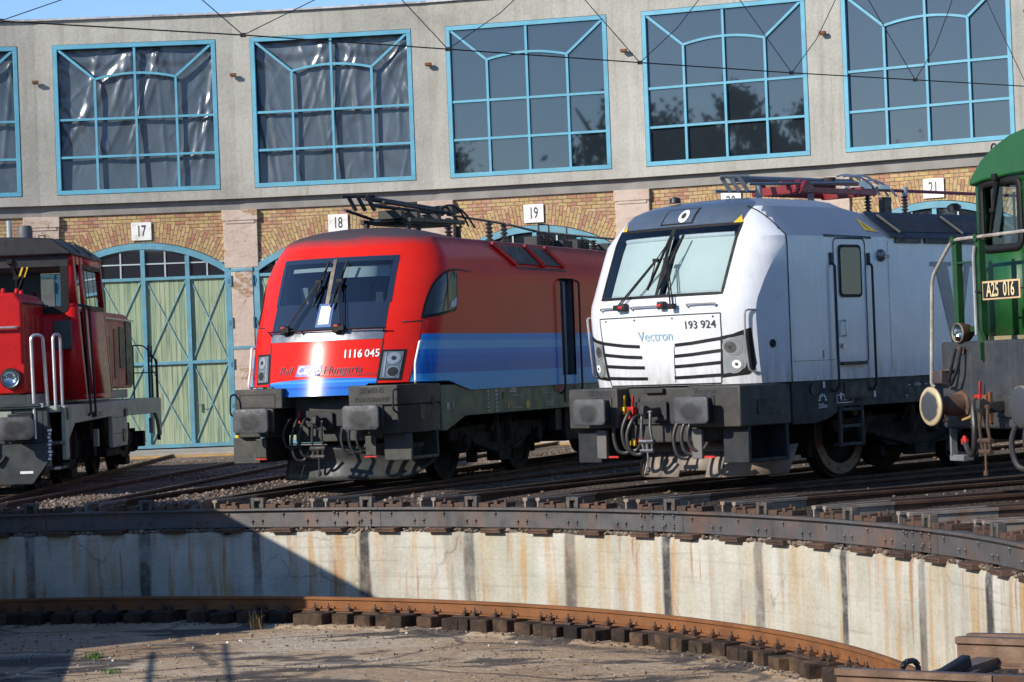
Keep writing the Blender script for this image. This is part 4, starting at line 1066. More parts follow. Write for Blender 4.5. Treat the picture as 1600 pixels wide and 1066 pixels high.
# ------------------------------------------------------------------ white electric locomotive on track 23
def white_loco():
    loc, rz = radial(23, 14.50); R = empty('electric_locomotive', loc, rz)
    tag(R, 'white and silver electric locomotive with closed sun blinds and a red pantograph, number 193 924', 'locomotive', 'locomotives round the turntable')
    m_white = pmat('silver_white_paint', (.67, .695, .735), .33, .0, var=.06, vs=1.2, dirt=(.44, .43, .41), ds=1.3, da=.3, streak=((.42, .42, .41), .3), coat=.4, bmp=.12, bs=1.6)
    nt = m_white.node_tree; p = principled(m_white); src = p.inputs['Base Color'].links[0].from_socket; pos = world_pos(nt); zz = sepxyz(nt, pos)[2]
    g1 = ramp(nt, [(0, .75), (.35, .2), (1, 0)]); nt.links.new(math_(nt, 'DIVIDE', math_(nt, 'SUBTRACT', zz, 1.36), .9, clamp=True), g1.inputs[0]); g2 = noise(nt, mapped(nt, pos, (7, 7, 1.2)), 1.3, 6, .65); r2 = ramp(nt, [(.4, 0), (.7, 1)]); nt.links.new(g2, r2.inputs[0])
    nt.links.new(mixc(nt, math_(nt, 'MULTIPLY', g1.outputs[0], r2.outputs[0]), src, (.30, .27, .235)), p.inputs['Base Color'])
    m_fair = pmat('slate_blue_fairing', (.07, .098, .138), .38, .1, var=.12, coat=.4)
    m_roof = pmat('blue_grey_roof', (.17, .215, .285), .45, var=.12, dirt=(.2, .2, .2), ds=2, da=.3)
    m_navy = pmat('navy_grille_frame', (.018, .028, .05), .6, var=.2, spec=.25, dirt=(.1, .09, .08), ds=3, da=.3)
    s0 = [(1.36, .50), (1.6, .455), (1.9, .42), (2.28, .385), (2.42, .395), (2.55, .45), (3.0, .655), (3.44, .87), (3.58, .96), (3.68, 1.07), (3.75, 1.25), (3.80, 1.5), (3.83, 1.85), (3.85, 2.4)]
    w = [(1.36, 1.5), (3.25, 1.5), (3.66, 1.13), (3.74, .95), (3.80, .66), (3.83, .35), (3.85, .02)]
    zs = [1.36, 1.44, 1.6, 1.75, 1.9, 2.05, 2.2, 2.3, 2.38, 2.46, 2.54, 2.7, 2.85, 3.0, 3.15, 3.25, 3.33, 3.42, 3.5, 3.58, 3.66, 3.70, 3.74, 3.77, 3.80, 3.82, 3.835, 3.85]
    sh = Shell(s0, w, .75, 3.0, lambda z: 1.035, 18.4, zs, (2.54, 3.42), [1.31, 2.0, 3.0, 3.42, 6, 9, 13, 18.4], xc=lambda z: lerp_tab([(1.36, 1.40), (2.3, 1.415), (2.7, 1.44), (3.05, 1.475), (3.2, 1.497)], z) if z < 3.2 else None)
    def cls(zone, y, z):
        if zone == 'F' and z > 3.42: return 1
        if z > 3.45 and zone == 'C' and y < 1.3: return 0
        if z > 3.28 and y > 1.3: return 2
        return 0
    sh.build('body', [m_white, m_fair, m_roof], cls, R, post=lambda x, y, z: (x, y, min(z, 3.6)) if y > 3.4 else (x, y, z))
    F, F2, F3 = sh.F(.004), sh.F(.009), sh.F(.014); SD = sh.Sd(1, .006); SD2 = sh.Sd(1, .012)
    # windscreen
    g = patch(sh.F(.002), [(-1.02, 2.52), (1.02, 2.52), (1.03, 3.44), (-1.03, 3.44)], 20, 8).build('windscreen', M['glass_clear'], R)
    mb = MB()
    fr = [(-1.03, 2.53), (1.03, 2.53), (1.035, 3.43), (-1.035, 3.43)]
    ribbon(F, fr, .04, True, mb=mb); ribbon(F, [(0, 2.53), (0, 3.43)], .06, mb=mb); mb.build('windscreen_seal', M['rubber'], g)
    mb = MB()
    for a, b in ((-.975, -.06), (.06, .975)):
        mb.grid(lambda u, v: sh.F(-.10)(u, v), lin(a, b, 6), lin(2.585, 3.37, 4))
    mb.build('sun_blind', M['blind'], g)
    mb = MB()
    for a, b in ((-.95, -.07), (.07, .95)): mb.tube([sh.F(-.11)(a + (b - a) * k / 6, 2.62) for k in range(7)], .016, 6); mb.tube([sh.F(-.09)(a + (b - a) * k / 6, 3.35) for k in range(7)], .03, 8)
    mb.build('blind_bar', m_white, g)
    MB().box(-1.38, 1.38, 2.1, 2.14, 2.0, 3.3).box(-1.38, 1.38, 1.0, 2.1, 2.2, 2.3).build('cab_interior', M['interior'], R)
    # top light housing
    mb = patch(F, [(-.27, 3.475), (.29, 3.475), (.30, 3.685), (-.24, 3.685)], 6, 5); q = mb.build('top_light', M['rubber'], R)
    patch(F2, [(-.235, 3.49), (.265, 3.49), (.275, 3.672), (-.215, 3.672)], 6, 5).build('cover_glass', m_fair, q)
    disc(F3, .10, 3.575, .082).build('reflector', M['white'], q); disc(sh.F(.02), .10, 3.578, .038).build('bulb', M['dgrey'], q)
    # yellow warning triangles
    for x, z in ((-.96, 3.485), (.985, 3.485)): poly_patch(F2, [(x - .06, z - .045), (x + .06, z - .045), (x, z + .055)], 2).build('warning_triangle', M['yellow_part'], R)
    o = poly_patch(SD, [(3.13, 3.34), (3.40, 3.31), (3.15, 3.52)], 2).build('warning_triangle', M['yellow_part'], R)
    ribbon(SD2, [(3.18, 3.44), (3.2, 3.40), (3.19, 3.395), (3.225, 3.35)], .016, mb=MB()).build('lightning_mark', M['black'], o)
    # wipers and their motors
    wiper(R, sh.F(.08)(-.58, 2.40), sh.F(.09)(-.085, 2.97), sh.F(.06)(.04, 3.30), sh.F(.06)(-.13, 2.60))
    wiper(R, sh.F(.08)(.36, 2.38), sh.F(.09)(.10, 2.97), sh.F(.06)(.25, 3.30), sh.F(.06)(.06, 2.60))
    for x in (-.50, .17):
        mb = MB(); mb.cbox(sh.F(.05)(x, 2.405), (.11, .1, .1)); o = mb.build('wiper_motor', M['dgrey'], R, bevel=.02); MB().cbox(sh.F(.105)(x, 2.40), (.07, .02, .03)).build('red_cap', M['red_part'], o)
    for a, b in ((-.97, -.62), (-.38, .1), (.56, .99)):
        mb = MB(); mb.tube(fillet([sh.F(.0)(a + .02, 2.36), sh.F(.05)(a, 2.40), sh.F(.05)(b, 2.40), sh.F(.0)(b - .02, 2.36)], .03), .012, 6); mb.build('front_step_rail', M['galv'], R)
    # front panel seams, slats, lamps
    mb = MB(); ribbon(F, [(-1.035, 2.275), (1.035, 2.275)], .014, mb=mb); ribbon(F, [(1.035, 2.275), (1.025, 2.0), (.945, 1.38)], .014, mb=mb); ribbon(F, [(-1.035, 2.275), (-1.025, 2.0), (-.945, 1.38)], .014, mb=mb); ribbon(F, [(-.94, 1.375), (.94, 1.375)], .02, mb=mb)
    ribbon(F, [(.29, 1.87), (.235, 1.4)], .01, mb=mb)
    for x in (-.9, -.35, .3, .93): 
        b = disc(F, x, 2.235, .014, 8); mb.add(b.v, b.f)
    mb.build('panel_seam', M['dgreyv'], R)
    mb = MB()
    for zi, zo in ((1.885, 1.95), (1.742, 1.795), (1.607, 1.642), (1.462, 1.482)):
        t = (1.885 - zi) / .423
        for s_ in (-1, 1):
            xi = .30 - .07 * t; xo = 1.012 - .055 * t
            ribbon(F, [(s_ * xi, zi), (s_ * (xi * .6 + xo * .4), zi + (zo - zi) * .28), (s_ * xo, zo)], .043, mb=mb)
    mb.build('air_slat', M['black'], R)
    for s_ in (-1, 1):
        P = lambda pts: [(s_ * x, z) for x, z in pts]
        h = poly_patch(F, P([(1.005, 1.975), (1.16, 2.0), (1.365, 2.075), (1.378, 1.62), (1.355, 1.53), (1.29, 1.475), (.965, 1.445)])).build('headlight', M['rubber'], R)
        poly_patch(F2, P([(1.035, 1.935), (1.15, 1.955), (1.285, 1.985), (1.29, 1.64), (1.27, 1.575), (1.22, 1.53), (.995, 1.495)])).build('lamp_housing', pmat('grey_lamp_housing', (.27, .30, .31), .3, coat=.5), h)
        for z, x, r in ((1.835, 1.14, .122), (1.615, 1.135, .118)):
            disc(F3, s_ * x, z, r).build('lamp_rim', M['galv'], h); disc(sh.F(.018), s_ * x, z, r * .86).build('reflector', M['lamp'], h)
            disc(sh.F(.022), s_ * (x + (.04 if z < 1.7 else -.02)), z, r * (.46 if z < 1.7 else .6)).build('bulb', M['white'] if z < 1.7 else M['steel'], h); disc(sh.F(.026), s_ * (x + (.04 if z < 1.7 else -.02)), z, r * .16).build('bulb_tip', M['dgrey'], h)
    text('running_number', '193 924', M['dark_txt'], R, lambda x, y: F2(.725 + x, 2.135 + y), .145, sx=1.02, bold=.003)
    text('lettering', 'Vectron', pmat('pale_blue_lettering', (.30, .46, .56), .5), R, lambda x, y: F2(-.005 + x, 2.01 + y), .185, sx=.98)
    for s_ in (-1, 1):
        S1 = sh.Sd(s_, .006); S2 = sh.Sd(s_, .012)
        # side seam, door, hand rails
        mb = MB(); ribbon(S1, [(1.31, 1.36), (1.31, 3.25)], .022, mb=mb); ribbon(S1, [(3.52, 1.45), (3.52, 3.2)], .006, mb=mb); ribbon(S1, [(5.9, 1.45), (5.9, 3.2)], .006, mb=mb); ribbon(S1, [(1.34, 1.62), (2.25, 1.62)], .005, mb=mb); ribbon(S1, [(1.31, 3.25), (1.27, 3.45), (1.2, 3.66)], .022, mb=mb); mb.build('panel_seam', M['black'], R)
        d = ribbon(S1, rrect(2.645, 2.40, .70, 1.64, .07), .016, True).build('cab_door', M['dgreyv'], R)
        poly_patch(S2, rrect(2.645, 2.79, .51, .70, .07), 3).build('window_seal', M['rubber'], d); poly_patch(sh.Sd(s_, .018), rrect(2.645, 2.79, .43, .62, .05), 3).build('window', M['pane_cab'], d)
        mb = MB(); P0 = Vector(S1(2.44, 1.93)); ox = Vector((s_ * .05, 0, 0)); mb.tube(fillet([P0, P0 + ox, P0 + ox + Vector((0, .02, .2)), P0 + Vector((0, .02, .2))], .03), .012, 6); mb.lathe([(.03, 0), (.03, s_ * .03)], (P0.x, P0.y - .02, P0.z - .13), 'x', 10); mb.build('door_handle', M['galv'], d)
        MB().box(*sorted((s_ * 1.5, s_ * 1.56)), 2.36, 2.9, 1.545, 1.57).build('door_sill', M['dgreyv'], d)
        for y in (2.24, 3.07):
            mb = MB(); x = s_ * 1.56; mb.tube(fillet([(s_ * 1.5, y, 2.9), (x, y, 2.86), (x, y, 1.27), (s_ * 1.5, y, 1.2)], .05), .017, 8); mb.cbox((s_ * 1.51, y - .01, 2.95), (.02, .06, .16)); mb.build('handrail', M['dgrey'], R)
        ribbon(S1, [(2.1, 3.255), (3.15, 3.235)], .03).build('rain_gutter', M['black'], R)
        mb = MB(); mb.lathe([(.085, s_ * 1.5), (.085, s_ * 1.52), (.06, s_ * 1.56), (.0, s_ * 1.58)], (0, 3.35, 3.0), 'x', 16); mb.cbox((s_ * 1.54, 3.4, 2.985), (.07, .12, .05)); mb.build('side_camera', M['steel'], R)
        handrail(R, [S1(.74, 2.30), sh.Sd(s_, .06)(.62, 2.30), sh.Sd(s_, .06)(.635, 1.95), sh.Sd(s_, .06)(.69, 1.53), S1(.78, 1.50)], .014, M['galv'])
        disc(S1, 1.0, 1.86, .055).build('socket', M['black'], R)
        # sloping grilles behind the cab
        mb = MB(); xg = lambda z: 1.5 - (z - 3.25) / .41 * .37 + .03
        def G(y, z, o=0.0): return (s_ * (xg(z) + o), y, z)
        mb = MB(); mb.grid(lambda y, z: G(y + (3.6 - z) * .55, z, .012), lin(3.36, 15, 8), lin(3.24, 3.61, 2)); gr = mb.build('roof_grille', m_navy, R)
        mb = MB(); mb.grid(lambda y, z: G(y, z, .02), lin(3.6, 15, 8), lin(3.33, 3.53, 2)); mb.build('grille_mesh', M['dgreyv'], gr)
        mb = MB()
        y = 3.62
        while y < 15:
            mb.bar(G(y, 3.57, .03), G(y + .21, 3.32, .03), .07, .03); y += 1.52
        mb.build('grille_bar', pmat('grey_grille_bar', (.12, .12, .12), .6), gr)
        mb = MB(); y = 3.7
        while y < 15: mb.box(*sorted((s_ * 1.5, s_ * 1.53)), y, y + .58, 3.17, 3.235); y += .68
        mb.build('grille_foot', M['black'], gr)
        # skirt, marks
        mb = MB(); a, b = sorted((s_ * 1.40, s_ * 1.485))
        mb.prism([(1.32, 1.435), (1.32, .80), (1.82, .80), (2.12, .86), (2.45, .995), (16.0, .995), (16.4, .82), (17.6, .82), (17.6, 1.435)], 'x', a, b); sk = mb.build('skirt', M['dgreyv'], R, bevel=.008)
        X = s_ * 1.49
        def T(u0, v0): return (lambda x, y: (X, u0 + x * s_, v0 + y))
        text('marking', '250m', M['white'], sk, T(1.96, 1.02), .085, bold=.01); text('marking', 'R  80m', M['white'], sk, T(2.44, 1.10), .075, sx=.8, bold=.01); text('marking', '18,98m', M['white'], sk, T(4.12, 1.24), .06)
        mb = MB()
        SK = lambda y, z: (X, y, z)
        ribbon(SK, [(2.27, 1.05), (2.61, 1.05), (2.61, 1.155), (2.27, 1.155)], .012, True, mb=mb)
        for k in range(7):
            t = pi * k / 6; ribbon(SK, [(1.96 + .05 * cos(t), 1.10 + .05 * sin(t)), (1.96 + .09 * cos(t), 1.10 + .085 * sin(t))], .02, mb=mb)
        for y, z in ((2.0, 1.30), (2.36, 1.14), (3.12, 1.14)): ribbon(SK, [(y, z - .04), (y, z + .04)], .045, mb=mb)
        ribbon(SK, [(3.9, 1.24), (3.95, 1.24)], .01, mb=mb); ribbon(SK, [(4.29, 1.24), (4.34, 1.24)], .01, mb=mb); ribbon(SK, [(3.83, 1.10), (3.89, 1.10), (3.86, 1.06)], .012, True, mb=mb)
        mb.build('painted_mark', M['white'], sk)
        text('side_number', '1', M['dark_txt'], R, lambda x, y: (s_ * 1.507, 2.0 + x * s_, 1.69 + y), .15, bold=.01)
        mb = MB(); mb.lathe([(.075, s_ * 1.484), (.075, s_ * 1.496), (.055, s_ * 1.496), (.05, s_ * 1.49)], (0, 1.78, 1.245), 'x', 18); mb.build('filler_cap', M['black'], sk)
        mb = MB(); mb.box(*sorted((s_ * 1.484, s_ * 1.492)), 2.45, 2.95, 1.12, 1.32); mb.build('painted_step_recess', M['black'], sk); MB().box(*sorted((s_ * 1.48, s_ * 1.53)), 2.45, 2.92, 1.095, 1.12).build('step', M['dgrey'], sk)  # proud black plate painted for the dark inside a step recess
        # ladder
        mb = MB(); x0, x1 = s_ * 1.42, s_ * 1.48
        for y in (2.33, 2.82): mb.bar((x1, y, 1.0), (x1, y, .47), .05, .04)
        for z in (.50, .74, .96): mb.box(*sorted((s_ * 1.36, s_ * 1.5)), 2.33, 2.82, z - .02, z + .02)
        mb.build('ladder', M['dgrey'], R)
        # letter V of the big side lettering
        VV = lambda y, z: Vector(sh.Sd(s_, .007)(y, z)); m_v = pmat('slate_blue_letter', (.065, .115, .19), .4, coat=.3)
        mb = MB()
        for P in ([(4.62, 2.86), (4.93, 2.86), (5.14, 1.95), (5.05, 1.60)], [(5.36, 2.86), (5.47, 2.86), (5.16, 1.66), (5.05, 1.60)], [(4.50, 2.92), (5.02, 2.92), (5.02, 2.86), (4.50, 2.86)], [(5.24, 2.92), (5.58, 2.92), (5.58, 2.86), (5.24, 2.86)]):
            mb.add([VV(*p) for p in P], [(0, 1, 2, 3)])
        mb.build('side_lettering', m_v, R)
    # buffer beam, boxes, underbody
    mb = MB()
    for s_ in (-1, 1):
        a, b = sorted((s_ * .60, s_ * 1.47))
        mb.box(a, b, .27, 1.315, .82, 1.35)
    mb.box(-.6, .6, .5, 1.3, .62, 1.34); fb = mb.build('buffer_beam', pmat('brownish_grey_beam', (.038, .036, .034), .55, var=.25, dirt=(.10, .085, .07), ds=2, da=.4), R, bevel=.02)
    mb = MB(); mb.box(-.28, .05, .43, .5, 1.27, 1.33); mb.box(-.5, .5, .46, .5, .86, 1.16); mb.build('beam_plate', M['dgrey'], fb, bevel=.01)
    text('beam_lettering', 'SIEMENS', M['dark_txt'], fb, lambda x, y: (-.90 + x, .262, 1.285 + y), .11, sx=.95); text('beam_lettering', 'Vectron', M['dark_txt'], fb, lambda x, y: (.90 + x, .262, 1.285 + y), .12, sx=.95)
    mb = MB()
    MB().box(1.472, 1.478, .62, 1.06, .96, 1.16).build('painted_step_recess', M['black'], fb)  # black plate imitates the dark of a pocket in the beam
    mb = MB()
    for s_ in (-1, 1):
        x0, x1 = sorted((s_ * 1.05, s_ * 1.46)); 
        mb.box(x0, x1, .42, .48, .36, .84); mb.box(x0, x1, 1.2, 1.26, .36, .84); mb.box(x0, x1, .48, 1.2, .36, .41); mb.box(*sorted((s_ * 1.05, s_ * 1.1)), .48, 1.2, .41, .82)
    mb.build('step_frame', M['dgreyv'], fb, bevel=.01)
    for x in (-1.02, .62):
        MB().box(x, x + .17, .3, .36, .42, .80).build('sand_pipe_bracket', pmat('grey_bracket', (.12, .115, .11), .6), fb, bevel=.01); MB().box(x + .19, x + .36, .32, .34, .43, .455).build('red_edge', M['red_part'], fb)
    hb = buffers(R, 'rect', tint=M['dgreyv'], beam=.3, head=(.56, .345))
    coupling(R, .42, 1.03)
    for x, m_, dr in ((-.61, M['yellow_part'], .55), (-.46, M['red_part'], .52), (-.38, None, .5), (.42, None, .55), (.55, None, .5), (.66, None, .45)):
        hose(R, x, .46, 1.05 if m_ else .98, dr, .1, m_, .026, {-.61: M['yellow_part'], -.46: M['red_part'], .42: M['red_part'], .55: M['yellow_part']}.get(x))
    # snow plough
    m_pl = pmat('brownish_plough', (.27, .225, .19), .6, var=.25, dirt=(.1, .08, .07), ds=2, da=.5)
    mb = MB(); A = [(-1.30, 1.5), (-.62, .84), (.0, .80), (.62, .84), (1.32, 1.5)]
    def pl(x, y, t): return (x, y + .16 * t, .15 + .40 * t)
    us = lin(-.62, .66, 8)
    for x0, x1, zt in ((-.62, -.36, 0), (-.36, -.06, 0), (-.06, .40, .22), (.40, .66, 0)):
        mb.add([pl(x0, .82, zt), pl(x1, .82, zt), pl(x1, .82, .82), pl(x0, .82, .82)], [(0, 1, 2, 3)])
    mb.add([pl(-.62, .82, .82), pl(.66, .82, .82), (.66, 1.1, .66), (-.62, 1.1, .66)], [(0, 1, 2, 3)])
    for s_ in (-1, 1): mb.add([(s_ * .64, .82, .15), (s_ * 1.28, 1.45, .17), (s_ * 1.34, 1.6, .55), (s_ * .64, .95, .48)], [(0, 1, 2, 3)])
    mb.build('snow_plough', m_pl, R, solid=.02)
    ring = (.40, .56, pmat('rusty_brake_disc', (.26, .15, .09), .6, .3, var=.35, vs=5, dirt=(.1, .06, .04), ds=5, da=.5))
    bogie(R, 4.74, 3.0, .61, ring); bogie(R, 14.24, 3.0, .61, ring)
    mb = MB(); mb.box(-1.32, 1.32, 6.9, 12, .35, 1.1); mb.box(-1.2, 1.2, 1.3, 17.5, 1.05, 1.42); mb.build('underframe', M['under'], R, bevel=.03)
    # roof equipment
    m_redp = pmat('red_pantograph_frame', (.20, .010, .016), .42, var=.2, dirt=(.1, .02, .02), ds=4, da=.4)
    mb = MB()
    mb.bar((-.35, 3.0, 3.97), (-.35, 4.9, 3.97), .07, .08); mb.bar((.35, 3.0, 3.97), (.35, 4.9, 3.97), .07, .08); mb.bar((-.35, 3.1, 3.98), (.35, 3.1, 3.98), .1, .12); mb.bar((-.35, 4.6, 3.98), (.35, 4.6, 3.98), .1, .14); mb.bar((0, 3.3, 4.0), (0, 3.6, 4.12), .12, .08); mb.bar((.2, 2.9, 4.07), (.2, 4.7, 4.1), .05, .05)
    mb.prism([(3.05, 3.92), (3.2, 4.10), (3.28, 4.10), (3.4, 3.98)], 'x', -.42, -.36); mb.prism([(3.05, 3.92), (3.2, 4.10), (3.28, 4.10), (3.4, 3.98)], 'x', .36, .42)
    p = mb.build('pantograph', m_redp, R, bevel=.01)
    mb = MB(); m_arm = pmat('grey_pantograph_tube', (.16, .18, .2), .4, .4)
    mb.tube([(-.08, 2.2, 4.13), (-.08, 4.95, 4.16)], .045, 10); mb.tube([(.25, 2.15, 4.03), (.2, 4.7, 4.12)], .022, 8); mb.tube([(-.3, 2.1, 3.97), (-.28, 3.4, 4.0)], .02, 8)
    for k in range(3): mb.bar((-.12 + .1 * k, 2.02 + .06 * k, 4.15), (-.05 + .1 * k, 2.13 + .06 * k, 3.95), .03, .05)
    mb.tube([(-.1, 1.98, 4.15), (.15, 2.28, 4.15)], .025, 8)
    mb.build('collector_arm', m_arm, p)
    mb = MB()
    for dx, y0, y1, h in ((-.1, 4.6, 5.5, .14), (.0, 4.75, 5.72, .13), (.15, 4.4, 5.3, .1), (.05, 5.0, 5.85, .06)):
        mb.tube([(dx, y0 + (y1 - y0) * k / 8, 4.13 + h * sin(pi * min(1, .25 + k / 8 * .75)) - .16 * (k / 8) ** 3) for k in range(9)], .016, 6)
    mb.cbox((0, 4.95, 4.1), (.3, .3, .1)); mb.cbox((.1, 5.35, 4.08), (.2, .25, .06)); mb.build('collector_horn', M['galv'], p)
    mb = MB(); mb.cbox((0, 3.9, 4.09), (.2, .5, .1)); mb.lathe([(.09, 4.05), (.09, 4.2)], (0, 4.3, 0), 'z', 10); mb.lathe([(.05, 3.6), (.05, 4.2)], (-.1, 0, 4.06), 'y', 8); mb.build('actuator', M['black'], p)
    mb = MB(); mb.tube([(0, 4.9, 4.0), (0, 5.3, 4.055), (0, 14, 4.06)], .025, 8); mb.build('roof_conductor', m_redp, R)
    mb = MB()
    for x, y in ((0, 2.68), (0, 3.85)): mb.lathe([(.06, 3.83), (.06, 3.86), (.045, 3.87), (.045, 4.05), (.05, 4.06), (.0, 4.065)], (x, y, 0), 'z', 12)
    mb.build('roof_post', M['grey_insul'], R)
    for y in (5.2, 6.12):
        mb = MB(); insulator(mb, 0, y, 3.7, .28); o = mb.build('insulator', M['insul'], R); MB().lathe([(.05, 3.98), (.05, 4.1), (.03, 4.12)], (0, y, 0), 'z', 10).build('insulator_cap', M['grey_insul'], o)
    mb = MB(); mb.box(-.06, .06, 5.55, 5.7, 3.7, 3.95); mb.lathe([(.1, 3.78), (.11, 3.86), (.05, 3.9)], (0, 7.4, 0), 'z', 14); mb.lathe([(.08, 3.82), (.07, 3.88), (.02, 3.9)], (-.55, 1.55, 0), 'z', 12); mb.build('aerial', M['black'], R)
    return R
mp = bpy.data.materials.new('dark_cab_pane'); nt, nd, lk = nodes_of(mp); p_ = principled(mp); p_.inputs['Base Color'].default_value = (.016, .02, .018, 1); p_.inputs['Roughness'].default_value = .05; M['pane_cab'] = mp
white_loco()
# ------------------------------------------------------------------ red electric locomotive with blue stripes on track 20
def mat_livery():
    m = bpy.data.materials.new('red_blue_livery'); nt, nd, lk = nodes_of(m); p = principled(m); op = obj_pos(nt); s_ = sepxyz(nt, op); pos = world_pos(nt)
    z, y, x = s_[2], s_[1], s_[0]
    n = noise(nt, pos, 1.1, 5); rn = ramp(nt, [(.3, (.60, .017, .013)), (.7, (.70, .026, .018))]); lk.new(n, rn.inputs[0]); red = rn.outputs[0]
    # side bands by height
    b = ramp(nt, [(0, (.05, .34, .70)), (.05, (.045, .34, .72)), (.24, (.012, .12, .48)), (.45, (.014, .15, .56)), (.60, (.02, .21, .66)), (.70, (.12, .40, .72)), (.86, (.025, .25, .68))], 'CONSTANT')
    b.color_ramp.elements[0].position = 0
    lk.new(math_(nt, 'DIVIDE', math_(nt, 'SUBTRACT', z, 1.45), .77, clamp=True), b.inputs[0])
    # fine hatching in the pale bands
    w = math_(nt, 'FRACT', math_(nt, 'MULTIPLY', y, 9.0)); hat = math_(nt, 'LESS_THAN', w, .45)
    blue = mixc(nt, math_(nt, 'MULTIPLY', hat, .10), b.outputs[0], (.18, .35, .6))
    isblue = math_(nt, 'MULTIPLY', math_(nt, 'LESS_THAN', z, 2.215), 1.0)
    # the band starts behind the slanting edge of the cab mask
    edge = math_(nt, 'GREATER_THAN', y, math_(nt, 'ADD', .25, math_(nt, 'MULTIPLY', z, .415)))
    isblue = math_(nt, 'MULTIPLY', isblue, edge)
    ax = math_(nt, 'ABSOLUTE', x)
    isblue = math_(nt, 'MULTIPLY', isblue, math_(nt, 'GREATER_THAN', ax, 1.15))
    c = mixc(nt, isblue, red, blue)
    # blue swoosh on the front apron
    zf = math_(nt, 'SUBTRACT', 1.625, math_(nt, 'MULTIPLY', math_(nt, 'POWER', math_(nt, 'ABSOLUTE', math_(nt, 'SUBTRACT', x, .15)), 2.0), .05))
    fr_ = math_(nt, 'MULTIPLY', math_(nt, 'LESS_THAN', z, zf), math_(nt, 'LESS_THAN', ax, .875))
    fb = ramp(nt, [(0, (.02, .14, .52)), (.35, (.02, .10, .45)), (.5, (.03, .17, .58)), (.72, (.06, .28, .66)), (.85, (.03, .16, .55))], 'CONSTANT'); lk.new(math_(nt, 'DIVIDE', math_(nt, 'SUBTRACT', z, 1.37), .26, clamp=True), fb.inputs[0])
    c = mixc(nt, fr_, c, fb.outputs[0])
    # soot on the upper roof edge
    so = math_(nt, 'ADD', math_(nt, 'MULTIPLY', math_(nt, 'SUBTRACT', z, 3.53), 6.0), math_(nt, 'MULTIPLY', math_(nt, 'SUBTRACT', noise(nt, pos, 2.5, 6, .65), .5), .9)); soc = math_(nt, 'MULTIPLY', math_(nt, 'ADD', so, 0.0, clamp=True), .97)
    c = mixc(nt, soc, c, (.05, .055, .065))
    lk.new(c, p.inputs['Base Color'])
    rr_ = ramp(nt, [(0, .21), (1, .7)]); lk.new(soc, rr_.inputs[0]); lk.new(rr_.outputs[0], p.inputs['Roughness'])
    p.inputs['Coat Weight'].default_value = .0; p.inputs['Specular IOR Level'].default_value = .11
    return m
